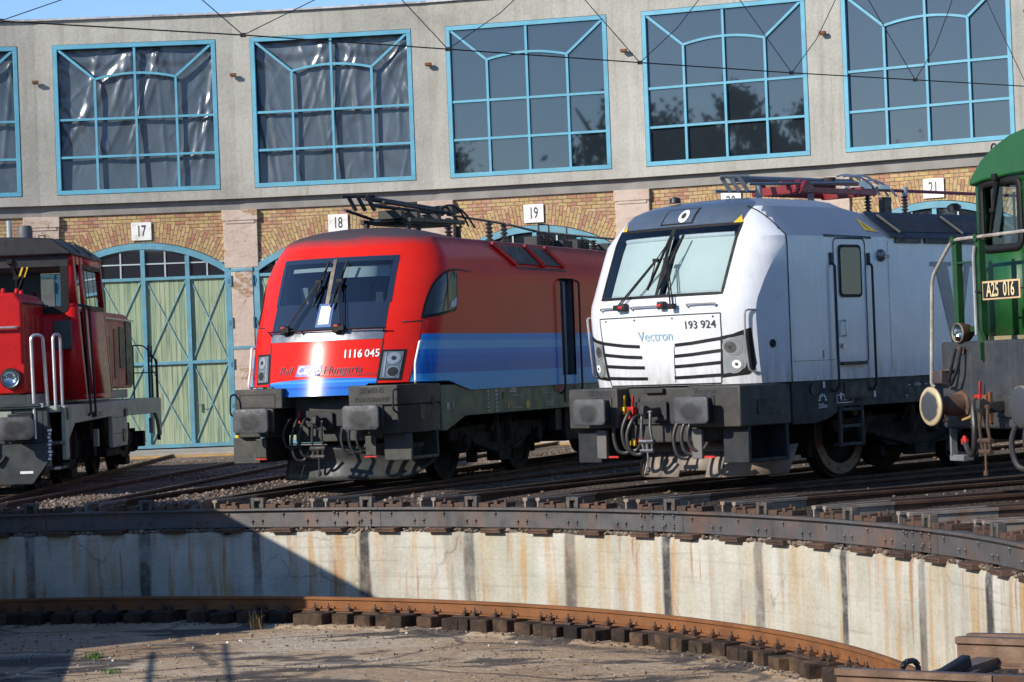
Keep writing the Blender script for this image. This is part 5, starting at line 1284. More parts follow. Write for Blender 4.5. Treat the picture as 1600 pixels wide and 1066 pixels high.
def redblue_loco():
    loc, rz = radial(20, 14.688); R = empty('electric_locomotive', loc, rz)
    tag(R, 'red electric locomotive with blue stripes along its side, number 1116 045, facing the pit', 'locomotive', 'locomotives round the turntable')
    m_liv = mat_livery()
    m_roofd = pmat('dark_roof', (.05, .052, .06), .6, var=.3, dirt=(.1, .08, .07), ds=2, da=.4)
    m_skirt = pmat('grey_green_skirt', (.10, .135, .085), .5, var=.3, vs=1.2, dirt=(.13, .10, .075), ds=1.6, da=.5, streak=((.07, .085, .06), .5))
    m_box = pmat('dark_grey_buffer_box', (.030, .032, .029), .5, var=.25, dirt=(.13, .11, .09), ds=2.5, da=.35)
    s0 = [(1.37, .405), (1.52, .446), (1.6, .468), (2.0, .576), (2.19, .628), (2.3, .668), (2.4, .714), (2.71, .875), (3.05, 1.04), (3.36, 1.20), (3.5, 1.285), (3.62, 1.375), (3.72, 1.50), (3.79, 1.70), (3.84, 2.0), (3.87, 2.4), (3.885, 3.0)]
    w = [(1.37, 1.48), (3.12, 1.48), (3.35, 1.40), (3.66, 1.22), (3.74, 1.02), (3.80, .78), (3.85, .45), (3.885, .02)]
    zs = [1.37, 1.44, 1.52, 1.6, 1.7, 1.85, 2.0, 2.19, 2.3, 2.4, 2.55, 2.70, 2.85, 3.0, 3.12, 3.2, 3.30, 3.34, 3.42, 3.5, 3.58, 3.66, 3.70, 3.74, 3.77, 3.80, 3.825, 3.85, 3.87, 3.885]
    sh = Shell(s0, w, .95, 2.05, lambda z: .90, 19.0, zs, (2.70, 3.34), [1.75, 2.6, 3.3, 5, 6.52, 7.16, 10, 14, 19.0])
    def post(x, y, z):
        # the nose apron droops in the middle, the sides end a little higher
        if z < 1.46 and y < 1.9 and abs(x) > .55: z = z + (1.53 - z) * min(1, (abs(x) - .55) / .2)
        if y > 3.2 and z > 3.68: z = 3.68 + (z - 3.68) * .35
        return (x, y, z)
    sh.build('body', [m_liv, m_roofd], lambda zone, y, z: 1 if z > 3.72 and y > 2.6 else 0, R, post=post, opening=lambda a, b, c, d: a > 6.5 and b < 7.2 and c > 1.5 and d < 3.15)
    F, F2, F3 = sh.F(.005), sh.F(.010), sh.F(.016)
    # windscreen
    g = patch(sh.F(.002), [(-.905, 2.68), (.905, 2.68), (.905, 3.36), (-.905, 3.36)], 20, 8).build('windscreen', M['glass'], R)
    m_scr = bpy.data.materials.new('black_screen_print'); nt, nd, lk = nodes_of(m_scr); q = principled(m_scr); q.inputs['Base Color'].default_value = (.016, .026, .048, 1); q.inputs['Roughness'].default_value = .05; q.inputs['Specular IOR Level'].default_value = 1.0
    mb = patch(F, [(-.915, 2.31), (.915, 2.31), (.91, 2.71), (-.91, 2.71)], 20, 5)
    for pts, wd in (([(-.90, 2.69), (-.90, 3.37)], .07), ([(.90, 2.69), (.90, 3.37)], .07), ([(-.93, 3.35), (.93, 3.35)], .075)): ribbon(F, pts, wd, mb=mb)
    mb.build('screen_print', m_scr, g)
    ribbon(F2, [(0, 2.70), (0, 3.36)], .06).build('screen_pillar', pmat('bronze_pillar', (.16, .14, .12), .35, .6), g)
    m_band = pmat('brushed_metal_band', (.27, .28, .29), .32, .75, var=.2)
    patch(F, [(-.905, 2.165), (.905, 2.165), (.915, 2.305), (-.915, 2.305)], 24, 3).build('metal_band', m_band, R)
    mb = MB(); mb.tube([sh.F(.07)(x, 2.30) for x in lin(-.93, .93, 14)], .012, 6)
    for x in (-.9, .9, -.3, .3): mb.tube([sh.F(0)(x, 2.26), sh.F(.07)(x, 2.30)], .01, 6)
    mb.build('front_step_rail', M['rubber'], R)
    mb = patch(F2, [(-.125, 2.36), (.125, 2.36), (.115, 2.70), (-.115, 2.70)], 4, 4); q = mb.build('top_light', M['chrome'], R); patch(F3, [(-.085, 2.40), (.085, 2.40), (.08, 2.665), (-.08, 2.665)], 4, 4).build('cover_glass', pmat('glint_white_cover', (.86, .87, .85), .2), q)  # cover painted white to stand in for a sun glint
    MB().box(-1.2, 1.2, 2.35, 2.4, 1.8, 3.3).box(-1.15, 1.15, 1.05, 2.3, 2.2, 2.42).build('cab_interior', M['interior'], R)
    mb = MB(); mb.grid(lambda u, v: sh.F(-.12)(u, v), lin(.12, .86, 5), lin(3.14, 3.31, 2)); mb.grid(lambda u, v: sh.F(-.12)(u, v), lin(-.86, -.1, 5), lin(3.25, 3.31, 2)); mb.build('sun_blind', M['blind'], g)
    mb = MB()
    for x in (-.5, .5): mb.box(x - .22, x + .22, 1.9, 2.02, 2.42, 2.95); mb.box(x - .14, x + .14, 1.92, 2.0, 2.97, 3.15)
    mb.build('seat', pmat('cab_seat', (.06, .07, .09), .8), R, bevel=.04)
    mb = MB(); mb.box(.1, .42, 1.32, 1.36, 2.42, 2.62); mb.box(-.75, -.62, 1.5, 1.6, 2.42, 2.98); mb.build('cab_desk_panel', pmat('pale_cab_panel', (.3, .36, .36), .6), R, bevel=.01)
    wiper(R, sh.F(.09)(-.55, 2.31), sh.F(.10)(-.155, 2.995), sh.F(.07)(-.06, 3.30), sh.F(.07)(-.19, 2.64))
    wiper(R, sh.F(.09)(.33, 2.31), sh.F(.10)(.175, 2.995), sh.F(.07)(.23, 3.30), sh.F(.07)(.10, 2.62))
    for x in (-.6, .25):
        mb = MB(); mb.cbox(sh.F(.06)(x, 2.315), (.12, .1, .13)); o = mb.build('wiper_motor', M['rubber'], R, bevel=.02); MB().cbox(sh.F(.12)(x, 2.33), (.06, .02, .03)).build('red_cap', M['red_part'], o)
    # seams
    mb = MB()
    for s_ in (-1, 1): ribbon(F, [(s_ * .905, 2.16), (s_ * .86, 1.5)], .014, mb=mb)
    mb.build('panel_seam', M['dgreyv'], R)
    for s_ in (-1, 1):
        S1, S2, S3 = sh.Sd(s_, .006), sh.Sd(s_, .012), sh.Sd(s_, .018)
        mb = MB(); ribbon(S1, [(1.02, 2.39), (1.25, 2.41)], .014, mb=mb); ribbon(S1, [(1.25, 2.41), (1.04, 1.9), (.88, 1.53)], .012, mb=mb); ribbon(S1, [(2.2, 3.17), (2.75, 3.15), (2.76, 3.12)], .02, mb=mb); mb.build('panel_seam', M['dgreyv'], R)
        P = [(1.23, 2.43), (1.34, 2.63), (1.46, 2.81), (1.56, 2.94), (1.68, 3.04), (1.81, 3.12), (1.98, 3.16), (2.25, 3.18), (2.22, 2.84), (2.19, 2.60), (2.12, 2.55), (1.66, 2.49)]
        o = poly_patch(S1, P, 4).build('side_window', M['rubber'], R)
        cxp = 1.80; czp = 2.82; P2 = [(cxp + (a - cxp) * .9, czp + (b - czp) * .87) for a, b in P]
        poly_patch(S2, P2, 4).build('pane', M['pane_cab'], o)
        patch(S3, [(1.92, 2.60), (2.14, 2.62), (2.17, 2.76), (1.95, 2.68)], 3, 3).build('pale_blind_corner', M['blind'], o); ribbon(S3, [(1.84, 2.56), (1.88, 3.10)], .02).build('pane_divider', M['dgrey'], o)
        # headlight
        P = lambda pts: [(s_ * a, b) for a, b in pts]
        h = poly_patch(F, P([(.895, 2.005), (1.205, 2.0), (1.165, 1.555), (.865, 1.565)])).build('headlight', M['rubber'], R)
        poly_patch(F2, P([(.925, 1.975), (1.17, 1.97), (1.135, 1.585), (.895, 1.595)])).build('lamp_housing', pmat('blue_grey_lamp_housing', (.13, .17, .19), .25, coat=.6), h)
        for z, r, mm in ((1.875, .088, M['lamp']), (1.68, .08, M['dgrey'])):
            disc(F3, s_ * 1.055, z, r).build('lamp_rim', M['galv'], h); disc(sh.F(.02), s_ * 1.055, z, r * .85).build('reflector', mm, h); disc(sh.F(.024), s_ * 1.055, z, r * .35).build('bulb', M['dgrey'], h)
        ribbon(F3, [(s_ * .94, 1.61), (s_ * .955, 1.955)], .022).build('lamp_trim', M['galv'], h)
        handrail(R, [S1(1.15, 2.10), sh.Sd(s_, .07)(1.1, 2.10), sh.Sd(s_, .07)(.98, 1.78), sh.Sd(s_, .07)(.93, 1.53), S1(.95, 1.51)], .017, M['white'])
        # sloping grilles
        xs = lambda z: 1.40 - (z - 3.35) * .58 + .0
        def G(y, z, o=.01): return (s_ * (lerp_tab(w, z) + o), y, z)
        for (a, b, c, d) in ((4.25, 5.45, 5.78, 4.78), (5.62, 6.32, 6.74, 6.02)):
            mb = MB(); mb.add([G(d - .06, 3.27, .012), G(c + .06, 3.27, .012), G(b + .06, 3.64, .012), G(a - .06, 3.64, .012)], [(0, 1, 2, 3)]); gr = mb.build('roof_grille', m_liv, R, solid=.0)
            mb = MB(); mb.add([G(d, 3.32, .025), G(c, 3.32, .025), G(b, 3.60, .025), G(a, 3.60, .025)], [(0, 1, 2, 3)]); mb.build('grille_mesh', M['black'], gr)
            mb = MB(); mb.bar(G(b + .09, 3.63, .03), G(c + .09, 3.30, .03), .06, .05); mb.bar(G(a - .09, 3.63, .03), G(d - .09, 3.30, .03), .06, .05); mb.build('grille_frame', m_liv, gr)
        ribbon(S1, [(4.75, 3.245), (6.95, 3.245)], .03).build('bolt_row', M['black'], R)
        mb = MB(); a, b = sorted((s_ * 1.37, s_ * 1.455))
        mb.prism([(1.55, 1.462), (1.55, .795), (1.74, .795), (2.44, .985), (16.8, .985), (17.4, .8), (18.6, .8), (18.6, 1.462)], 'x', a, b); sk = mb.build('skirt', m_skirt, R, bevel=.008)
        X = s_ * 1.461
        def T(u0, v0): return (lambda x, y: (X, u0 + x * s_, v0 + y))
        text('marking', 'ÖBB', M['white'], sk, T(4.33, 1.34), .15, sx=.9, bold=.006); text('marking', '1', M['white'], sk, T(1.99, 1.16), .16)
        mb = MB(); SK = lambda y, z: (X, y, z)
        ribbon(SK, [(1.78, 1.1), (1.78, 1.2)], .09, mb=mb)
        for k in range(6):
            ribbon(SK, [(3.28, 1.33 - .06 * k), (3.36, 1.33 - .06 * k)], .03, mb=mb); ribbon(SK, [(3.60, 1.33 - .06 * k), (3.70, 1.33 - .06 * k)], .035, mb=mb)
        for y, z, l in ((3.2, 1.42, .4), (4.3, 1.24, .35), (5.7, 1.25, .4), (5.75, 1.10, .3), (5.75, 1.06, .35), (4.3, 1.05, .45)): ribbon(SK, [(y, z), (y + l, z)], .014, mb=mb)
        mb.build('painted_mark', pmat('faded_white_marks', (.45, .47, .44), .6), sk)
        mb = MB(); ribbon(SK, [(4.13, 1.05), (4.13, 1.12)], .05, mb=mb); ribbon(SK, [(4.95, 1.03), (4.95, 1.14)], .14, mb=mb); mb.build('yellow_mark', M['yellow_part'], sk)
        ribbon(SK, [(6.15, 1.33), (6.6, 1.33)], .13).build('red_plate', pmat('faded_red_plate', (.33, .09, .06), .6), sk)
        mb = MB(); mb.lathe([(.06, s_ * 1.456), (.062, s_ * 1.463), (.0, s_ * 1.4631)], (0, 3.97, 1.25), 'x', 16); mb.build('pipe_hole', M['black'], sk)
        for y in (6.44, 7.24):
            x = s_ * 1.545; handrail(R, [(s_ * 1.48, y, 3.10), (x, y, 3.06), (x, y, 1.28), (s_ * 1.46, y, 1.22)], .018, M['dgrey'])
        mb = MB(); mb.box(*sorted((s_ * 1.455, s_ * 1.475)), 6.62, 7.1, 1.08, 1.33); mb.build('painted_step_recess', M['black'], sk)  # recess shade given by a black plate on the skirt
    # open doorway on the near side
    mb = MB(); mb.box(.9, .93, 6.4, 7.3, 1.45, 3.2); mb.box(.93, 1.44, 7.17, 7.2, 1.45, 3.15); mb.box(.93, 1.44, 6.4, 7.3, 1.4, 1.49); mb.build('doorway', M['interior'], R)
    mb = MB(); mb.box(1.0, 1.43, 6.5, 6.545, 1.5, 3.1); mb.build('door_leaf', m_liv, R); MB().box(1.30, 1.35, 6.95, 7.1, 1.5, 3.08).build('door_post', pmat('grey_door_post', (.3, .3, .29), .6), R)
    # lettering on the front
    text('running_number', '1116', M['white'], R, lambda x, y: F2(.50 + x, 1.955 + y), .155, bold=.03, sx=.9); text('running_number', '045', M['white'], R, lambda x, y: F2(.775 + x, 1.955 + y), .155, bold=.012, sx=.9)
    m_lt = pmat('grey_lettering', (.10, .05, .08), .5)
    text('lettering', 'Rail', m_lt, R, lambda x, y: F2(-.56 + x, 1.74 + y), .16, shear=.25)
    o = poly_patch(F, [(-.38, 1.655), (.02, 1.655), (.06, 1.82), (-.34, 1.82)], 3).build('lettering_box', pmat('violet_blue_box', (.05, .06, .42), .4), R)
    text('lettering', 'Cargo', M['white'], o, lambda x, y: F2(-.16 + x, 1.74 + y), .16, shear=.25, bold=.015); text('lettering', 'Hungaria', m_lt, R, lambda x, y: F2(.36 + x, 1.74 + y), .16, shear=.25); text('lettering', 'Member of Rail Cargo Austria Group', m_lt, R, lambda x, y: F2(.42 + x, 1.665 + y), .058, shear=.2)
    # buffer boxes and beam
    mb = MB()
    for s_ in (-1, 1):
        mb.prism([(s_ * .53, .36), (s_ * 1.30, .36), (s_ * 1.45, .75), (s_ * 1.45, 1.548), (s_ * .53, 1.548)], 'z', 1.21, 1.50); mb.prism([(s_ * .80, .40), (s_ * 1.28, .40), (s_ * 1.44, .75), (s_ * 1.44, 1.545), (s_ * .80, 1.545)], 'z', .80, 1.208)
    mb.box(-.53, .53, .75, 1.5, .7, 1.36); fb = mb.build('buffer_beam', m_box, R, bevel=.015)
    mb = MB(); mb.box(-.16, .18, .62, .72, 1.33, 1.375); mb.box(-.36, .5, .70, .75, .92, 1.16); mb.build('beam_plate', M['dgrey'], fb, bevel=.01)
    mb = MB(); mb.box(-.13, -.10, .615, .63, 1.38, 1.41); mb.box(.12, .15, .615, .63, 1.38, 1.41)
    for x in (-.42, .40): mb.box(x - .012, x + .012, .66, .69, .98, 1.16)
    mb.build('red_marker', M['red_part'], fb)
    text('beam_lettering', 'SIEMENS', M['black'], fb, lambda x, y: (.90 + x, .353, 1.42 + y), .10, sx=1.05, bold=.01); text('beam_lettering', 'KRAUSSMAFFEI', M['black'], fb, lambda x, y: (.90 + x, .353, 1.29 + y), .09, sx=.9, bold=.01)
    mb = MB(); ribbon(lambda x, z: (x, .353, z), [(-1.22, 1.24), (-.65, 1.24), (-.65, 1.42), (-1.22, 1.42)], .01, True, mb=mb)
    mb.build('panel_frame', M['black'], fb)
    mb = MB(); mb.lathe([(.07, 1.45), (.075, 1.457), (.0, 1.4571)], (0, 1.28, 1.25), 'x', 16); mb.box(1.41, 1.448, .8, 1.0, .98, 1.18); mb.build('socket_hole', M['black'], fb)
    mb = MB()
    for s_ in (-1, 1):
        x0, x1 = sorted((s_ * 1.0, s_ * 1.43)); mb.box(x0, x1, .5, .55, .42, .8); mb.box(x0, x1, 1.42, 1.47, .42, .8); mb.box(x0, x1, .55, 1.42, .42, .47); mb.box(*sorted((s_ * 1.0, s_ * 1.05)), .55, 1.42, .47, .78)
    mb.build('step_frame', m_box, fb, bevel=.01)
    for x in (-1.02, .74):
        MB().box(x, x + .17, .42, .47, .5, .78).build('sand_pipe_bracket', m_box, fb, bevel=.01); MB().box(x - .01, x + .18, .40, .42, .475, .495).build('red_edge', M['red_part'], fb)
    for s_ in (-1, 1):
        x = s_ * 1.30; handrail(R, [(x, .40, 1.44), (x, .22, 1.42), (x, .2, 1.15), (x, .40, 1.08)], .014, M['black'])
    buffers(R, 'rect', tint=m_box, beam=.42, head=(.57, .35)); coupling(R, .66, 1.0, mat=M['dgrey'])
    for x, dr in ((-.55, .42), (-.42, .6), (-.3, .55), (.38, .52), (.5, .5), (.62, .48)): hose(R, x, .7, 1.05, dr, .09, None, .022)
    # plough
    m_pl = pmat('dark_grey_plough', (.036, .039, .039), .5, var=.2, dirt=(.03, .03, .03), ds=1.5, da=.4)
    mb = MB(); prof = [(0, .14), (.06, .36), (.02, .62)]
    def plough(x, t): 
        yb = 1.0 + .45 * abs(x) ** 1.5 / 1.2; k = lerp_tab([(0, 0), (.5, .10), (1, .04)], t); return (x, yb - .12 + k, .13 + .52 * t - (.0 if abs(x) < 1.05 else -.22 * (1 - t) * (abs(x) - 1.05) / .3))
    mb.grid(plough, lin(-.98, 1.36, 26), lin(0, 1, 6)); mb.build('snow_plough', m_pl, R, solid=.02)
    bogie(R, 4.69, 3.0, .575); bogie(R, 14.59, 3.0, .575)
    mb = MB(); mb.box(-1.3, 1.3, 7.0, 12.2, .42, 1.0); mb.box(-1.2, 1.2, 1.55, 18, 1.02, 1.45); mb.build('underframe', M['under'], R, bevel=.03)
    MB().box(1.22, 1.3, 7.4, 8.3, .5, 1.0).box(1.1, 1.25, 6.7, 7.3, .6, .98).build('battery_box', M['dgrey'], R, bevel=.02)
    # roof
    mb = MB(); mb.prism([(2.9, 3.99), (3.2, 4.06), (4.6, 4.09), (5.1, 4.05), (4.9, 3.97), (3.1, 3.94)], 'x', -.26, .26); mb.bar((-.4, 3.0, 4.0), (-.4, 5.1, 4.04), .07, .07); mb.bar((.4, 3.0, 4.0), (.4, 5.1, 4.04), .07, .07)
    for y in (3.0, 3.6, 4.4): mb.cbox((.1, y, 4.09), (.4, .12, .14)); 
    for x, y in ((-.35, 3.05), (.35, 3.05), (-.35, 5.0), (.35, 5.0)): mb.lathe([(.045, 3.70), (.045, 3.98)], (x, y, 0), 'z', 10)
    p = mb.build('pantograph', M['black'], R, bevel=.01)
    mb = MB(); mb.tube([(-.05, 2.35, 4.33), (-.05, 5.3, 4.27)], .042, 10); mb.tube([(.25, 2.4, 4.25), (.2, 5.2, 4.2)], .025, 8); mb.tube([(-.3, 2.2, 4.15), (-.3, 3.4, 4.02)], .025, 8); mb.tube([(0, 2.5, 4.22), (0, 5.2, 4.2)], .03, 8); mb.build('collector_arm', M['dgreyv'], p)
    mb = MB()
    for k in range(3): mb.bar((-.15 + .1 * k, 2.0 + .12 * k, 4.35), (-.1 + .1 * k, 2.16 + .12 * k, 4.13), .035, .05)
    mb.tube([(-.2, 1.9, 4.33), (.1, 2.4, 4.35)], .025, 8)
    for dx, y0, y1 in ((-.1, 4.9, 6.2), (.05, 5.0, 6.4), (.15, 4.8, 5.9)): mb.tube([(dx, y0 + (y1 - y0) * k / 8, 4.28 + .08 * sin(pi * k / 8) - .25 * (k / 8) ** 3) for k in range(9)], .018, 6)
    mb.cbox((0, 5.4, 4.28), (.3, .3, .12)); mb.build('collector_horn', M['dgreyv'], p)
    for y in (5.42, 7.15, 7.82, 9.3, 9.85, 11.4, 12.0):
        mb = MB(); insulator(mb, 0 if y < 9 else .1, y, 3.74, .40 if y < 9 else .26, .07); mb.build('insulator', M['insul'], R)
    mb = MB(); mb.tube([(0, 5.4, 4.2), (0, 7.1, 4.17), (0, 7.9, 4.15)], .02, 8); mb.tube([(.05, 7.9, 4.14), (.05, 9.4, 4.06), (.05, 15, 4.08)], .022, 8); mb.build('roof_conductor', M['insul'], R)
    mb = MB()
    for k in range(9):
        y = 9.1 + k * .42; mb.cbox((random.uniform(-.3, .4), y, 3.86), (.25, .2, random.uniform(.12, .3)))
    for y in (9.2, 9.7, 10.6): mb.tube([(.1, y, 3.8), (.1, y, 4.2)], .018, 6)
    mb.tube([(.1, 9.2, 4.2), (.1, 9.7, 4.2)], .012, 6); mb.build('roof_switchgear', M['dgrey'], R, bevel=.02)
    return R
redblue_loco()
# ------------------------------------------------------------------ red diesel shunter on track 17
def red_shunter():
    loc, rz = radial(17, 16.2); R = empty('diesel_locomotive', loc, rz)
    tag(R, 'red diesel shunting locomotive with black cab roof and grey green frame at the left edge', 'locomotive', 'locomotives round the turntable')
    m_red = pmat('bright_red_paint', (.50, .012, .012), .33, var=.12, dirt=(.3, .02, .02), ds=1.3, da=.3, coat=.05, spec=.3)
    m_side = pmat('faded_red_paint', (.46, .055, .045), .4, var=.2, dirt=(.42, .12, .09), ds=1.4, da=.6, spec=.2)
    m_frame = pmat('pale_grey_green_frame', (.36, .43, .34), .5, var=.2, vs=1.5, dirt=(.16, .14, .11), ds=1.6, da=.5, streak=((.15, .14, .11), .4))
    m_front = pmat('slate_front_paint', (.036, .045, .05), .5, var=.3, dirt=(.13, .12, .1), ds=2, da=.4)
    m_roof = pmat('black_cab_roof', (.016, .017, .019), .55, var=.3, dirt=(.05, .045, .04), ds=2, da=.4)
    # hoods
    mb = MB(); c = .1
    def hood(y0, y1, hwid, z0, z1): mb.prism([(-hwid, z0), (hwid, z0), (hwid, z1 - .14), (hwid - .12, z1), (-hwid + .12, z1), (-hwid, z1 - .14)], 'y', y0, y1)
    hood(1.0, 3.0, .86, 1.55, 3.15); h = mb.build('front_hood', m_red, R, bevel=.05, seg=3)
    mb = MB()
    for y in (1.18, 1.62, 2.06, 2.5):
        ribbon(lambda a, b: (.863, a, b), rrect(y + .19, 2.33, .36, 1.3, .02), .012, True, mb=mb)
    mb.build('door_seam', M['dark_txt'], h)
    mb = MB()
    for y in (1.26, 1.70, 2.14): 
        for k in range(14): mb.box(.855, .872, y, y + .22, 2.05 + k * .055, 2.085 + k * .055)
    mb.build('louvre', m_side, h)
    MB().box(-.87, .87, 1.02, 2.95, 1.365, 1.545).build('hood_plinth', m_front, h); MB().box(.86, .885, 1.05, 11.2, 1.37, 1.54).build('plinth_side', m_frame, h)
    mb = MB(); mb.tube(fillet([(-.8, 1.0, 2.6), (-.8, .93, 2.6), (.78, .93, 2.6), (.78, 1.0, 2.6)], .03), .022, 8); mb.build('front_rail', M['galv'], h)
    mb = MB(); mb.tube([(.87, 1.05, 2.98), (.93, 1.1, 2.98), (.93, 2.8, 2.98)], .014, 6); mb.build('side_rail', M['dgrey'], h)
    for x, y in ((.55, 1.12), (.3, 1.3), (.72, 1.35), (.62, 2.2)): MB().lathe([(.03, 3.145), (.04, 3.17), (.03, 3.22), (.0, 3.23)], (x, y, 0), 'z', 10).build('lifting_knob', m_red, h)
    for s_ in (-1, 1):
        mb = MB(); mb.lathe([(.165, .90), (.165, 1.0), (.15, 1.0)], (s_ * .66, 0, 1.80), 'y', 24, cap=False); mb.lathe([(.165, .9), (.14, .9), (.138, .93)], (s_ * .66, 0, 1.80), 'y', 24, cap=False); l = mb.build('headlight', M['black'], R, ang=40)
        mb = MB(); mb.lathe([(.145, .895), (.138, .885), (.122, .895), (.12, .91)], (s_ * .66, 0, 1.8), 'y', 24, cap=False); mb.build('lamp_rim', M['steel'], l)
        mb = MB(); mb.lathe([(.12, .905), (.09, .935), (.04, .955), (.0, .96)], (s_ * .66, 0, 1.8), 'y', 20, cap=False); mb.build('reflector', M['chrome'], l); MB().lathe([(.0, .88), (.07, .885), (.12, .9)], (s_ * .66, 0, 1.8), 'y', 20, cap=False).build('lens', M['lens'], l)
        MB().box(s_ * .66 - .2, s_ * .66 + .2, .985, .998, 1.58, 2.02).build('lamp_plate', m_red, l)
    mb = MB(); hood(5.55, 11.3, .98, 1.56, 3.02); rh = mb.build('rear_hood', m_side, R, bevel=.05, seg=3)
    mb = MB(); mb.box(.975, 1.0, 10.5, 11.25, 1.62, 2.86); mb.box(.975, .995, 9.75, 10.35, 1.95, 2.75); mb.build('cooling_grille', M['black'], rh)
    mb = MB()
    for y in (5.9, 6.9, 7.9, 8.8, 9.68, 10.42): ribbon(lambda a, b: (.984, a, b), [(y, 1.6), (y, 2.9)], .018, mb=mb)
    ribbon(lambda a, b: (.984, a, b), [(5.6, 2.05), (7.8, 2.05)], .014, mb=mb); mb.build('door_seam', M['dark_txt'], rh)
    MB().box(.97, .992, 8.2, 8.6, 1.8, 2.55).box(.97, .992, 9.1, 9.5, 1.75, 2.7).build('dark_red_louvre', pmat('dark_red_louvre', (.16, .012, .012), .5), rh)
    mb = MB(); mb.tube([(1.0, 5.7, 2.88), (1.05, 5.75, 2.88), (1.05, 11.2, 2.88)], .016, 6); mb.build('side_rail', M['galv'], rh)
    text('side_mark', 'ÖBB', pmat('faded_pale_lettering', (.45, .3, .27), .6), rh, lambda x, y: (.988, 7.2 + x, 2.55 + y), .35); text('side_mark', '2068', pmat('pale_number', (.5, .45, .5), .6), rh, lambda x, y: (.988, 7.2 + x, 2.12 + y), .16, bold=.02)
    # cab
    mb = MB(); zt = 3.82; tb = 1.34; bb = 1.49
    def cabx(z): return bb + (tb - bb) * (z - 1.45) / (zt - 1.45)
    yf = lambda z: 2.75 + .0 * z
    def face(pts): mb.add(pts, [tuple(range(len(pts)))])
    yb = 5.6
    # front wall with two window openings, made of strips
    def wall_y(y, holes):
        xs = sorted({-9, 9} | {h[0] for h in holes} | {h[1] for h in holes}); zs = sorted({1.42, zt} | {h[2] for h in holes} | {h[3] for h in holes})
        for z0, z1 in zip(zs, zs[1:]):
            for x0, x1 in zip(xs, xs[1:]):
                xm, zm = (max(x0, -1.3) + min(x1, 1.3)) / 2, (z0 + z1) / 2
                if any(h[0] < xm < h[1] and h[2] < zm < h[3] for h in holes): continue
                q = [(x0, z0), (x1, z0), (x1, z1), (x0, z1)]; face([(max(-cabx(z), min(cabx(z), x)), y, z) for x, z in q])
    holes = [(-1.16, -.12, 3.0, 3.62), (.12, 1.18, 2.95, 3.64)]
    wall_y(2.75, holes); wall_y(yb, holes)
    def wall_x(s_, holes):
        ys = sorted({2.75, yb} | {h[0] for h in holes} | {h[1] for h in holes}); zs = sorted({1.42, zt} | {h[2] for h in holes} | {h[3] for h in holes})
        for z0, z1 in zip(zs, zs[1:]):
            for y0, y1 in zip(ys, ys[1:]):
                ym, zm = (y0 + y1) / 2, (z0 + z1) / 2
                if any(h[0] < ym < h[1] and h[2] < zm < h[3] for h in holes): continue
                face([(s_ * cabx(z0), y0, z0), (s_ * cabx(z0), y1, z0), (s_ * cabx(z1), y1, z1), (s_ * cabx(z1), y0, z1)])
    sh_ = [(3.02, 3.38, 1.5, 3.66), (3.75, 5.42, 2.98, 3.62)]
    wall_x(1, sh_); wall_x(-1, sh_)
    me_front = mb.build('cab', m_red, R, ang=20, solid=.03)
    mb = MB()
    for a, b, c_, d in holes:
        ribbon(lambda x, z: (x, 2.726, z), rrect((a + b) / 2, (c_ + d) / 2, b - a + .1, d - c_ + .1, .08), .13, True, mb=mb)
    ribbon(lambda y, z: (cabx(z) + .024, y, z), rrect(4.585, 3.30, 1.72, .69, .06), .075, True, mb=mb); ribbon(lambda y, z: (cabx(z) + .025, y, z), [(4.55, 2.98), (4.55, 3.62)], .07, mb=mb)
    mb.build('window_seal', M['rubber'], me_front)
    mb = MB()
    for a, b, c_, d in holes:
        for y in (2.77, yb - .03): mb.add([(a, y, c_), (b, y, c_), (b, y, d), (a, y, d)], [(0, 1, 2, 3)])
    for s_ in (-1, 1): mb.add([(s_ * (cabx(z) - .02), y, z) for y, z in ((3.75, 2.98), (5.42, 2.98), (5.42, 3.62), (3.75, 3.62))], [(0, 1, 2, 3)])
    mb.build('window', M['glass'], me_front)
    MB().box(-1.3, .35, 5.30, 5.34, 2.3, 3.8).box(-1.3, 1.3, 2.85, 5.5, 3.74, 3.79).box(-1.34, -1.30, 2.85, 5.4, 2.3, 3.74).box(.2, 1.1, 3.5, 3.56, 2.3, 2.95).build('cab_lining', M['black'], me_front)
    MB().box(-1.28, 1.28, 2.85, 5.5, 2.2, 2.3).box(-.3, .3, 5.45, 5.52, 2.3, 3.7).box(-1.2, -.5, 3.6, 4.2, 2.3, 2.9).build('cab_interior', M['interior'], me_front)
    mb = MB(); mb.add([(cabx(z) - .06, y, z) for y, z in ((3.02, 1.5), (3.38, 1.5), (3.38, 3.66), (3.02, 3.66))], [(0, 1, 2, 3)]); mb.build('cab_door', pmat('beige_door_edge', (.32, .27, .17), .6), me_front)
    patch(lambda x, z: (x, 2.722, z), [(-1.30, 3.62), (1.30, 3.62), (1.29, 3.83), (-1.29, 3.83)], 2, 2).build('black_brow', m_roof, me_front)
    mb = MB(); mb.prism([(-1.39, 3.80), (1.39, 3.80), (1.36, 3.86), (1.06, 4.08), (.4, 4.12), (-.4, 4.12), (-1.06, 4.08), (-1.36, 3.86)], 'y', 2.62, 5.72); mb.build('cab_roof', m_roof, me_front, bevel=.03)
    mb = MB()
    for y in (3.5, 4.6): mb.tube([(1.37, y, 3.87), (1.08, y, 4.10), (.4, y, 4.135)], .012, 6)
    mb.tube([(.75, 3.2, 4.10), (.75, 3.2, 4.16), (.85, 3.2, 4.16), (.85, 3.2, 4.10)], .012, 6); mb.build('roof_rib', m_roof, me_front)
    wiper(me_front, (.35, 2.70, 3.72), (.45, 2.69, 3.45), (.62, 2.70, 3.60), (.40, 2.70, 3.08))
    mb = MB(); mb.bar((.56, 2.69, 3.62), (.50, 2.69, 3.46), .012, .03); mb.bar((.64, 2.69, 3.62), (.58, 2.69, 3.46), .012, .03); mb.build('yellow_stripe', M['yellow_part'], me_front)
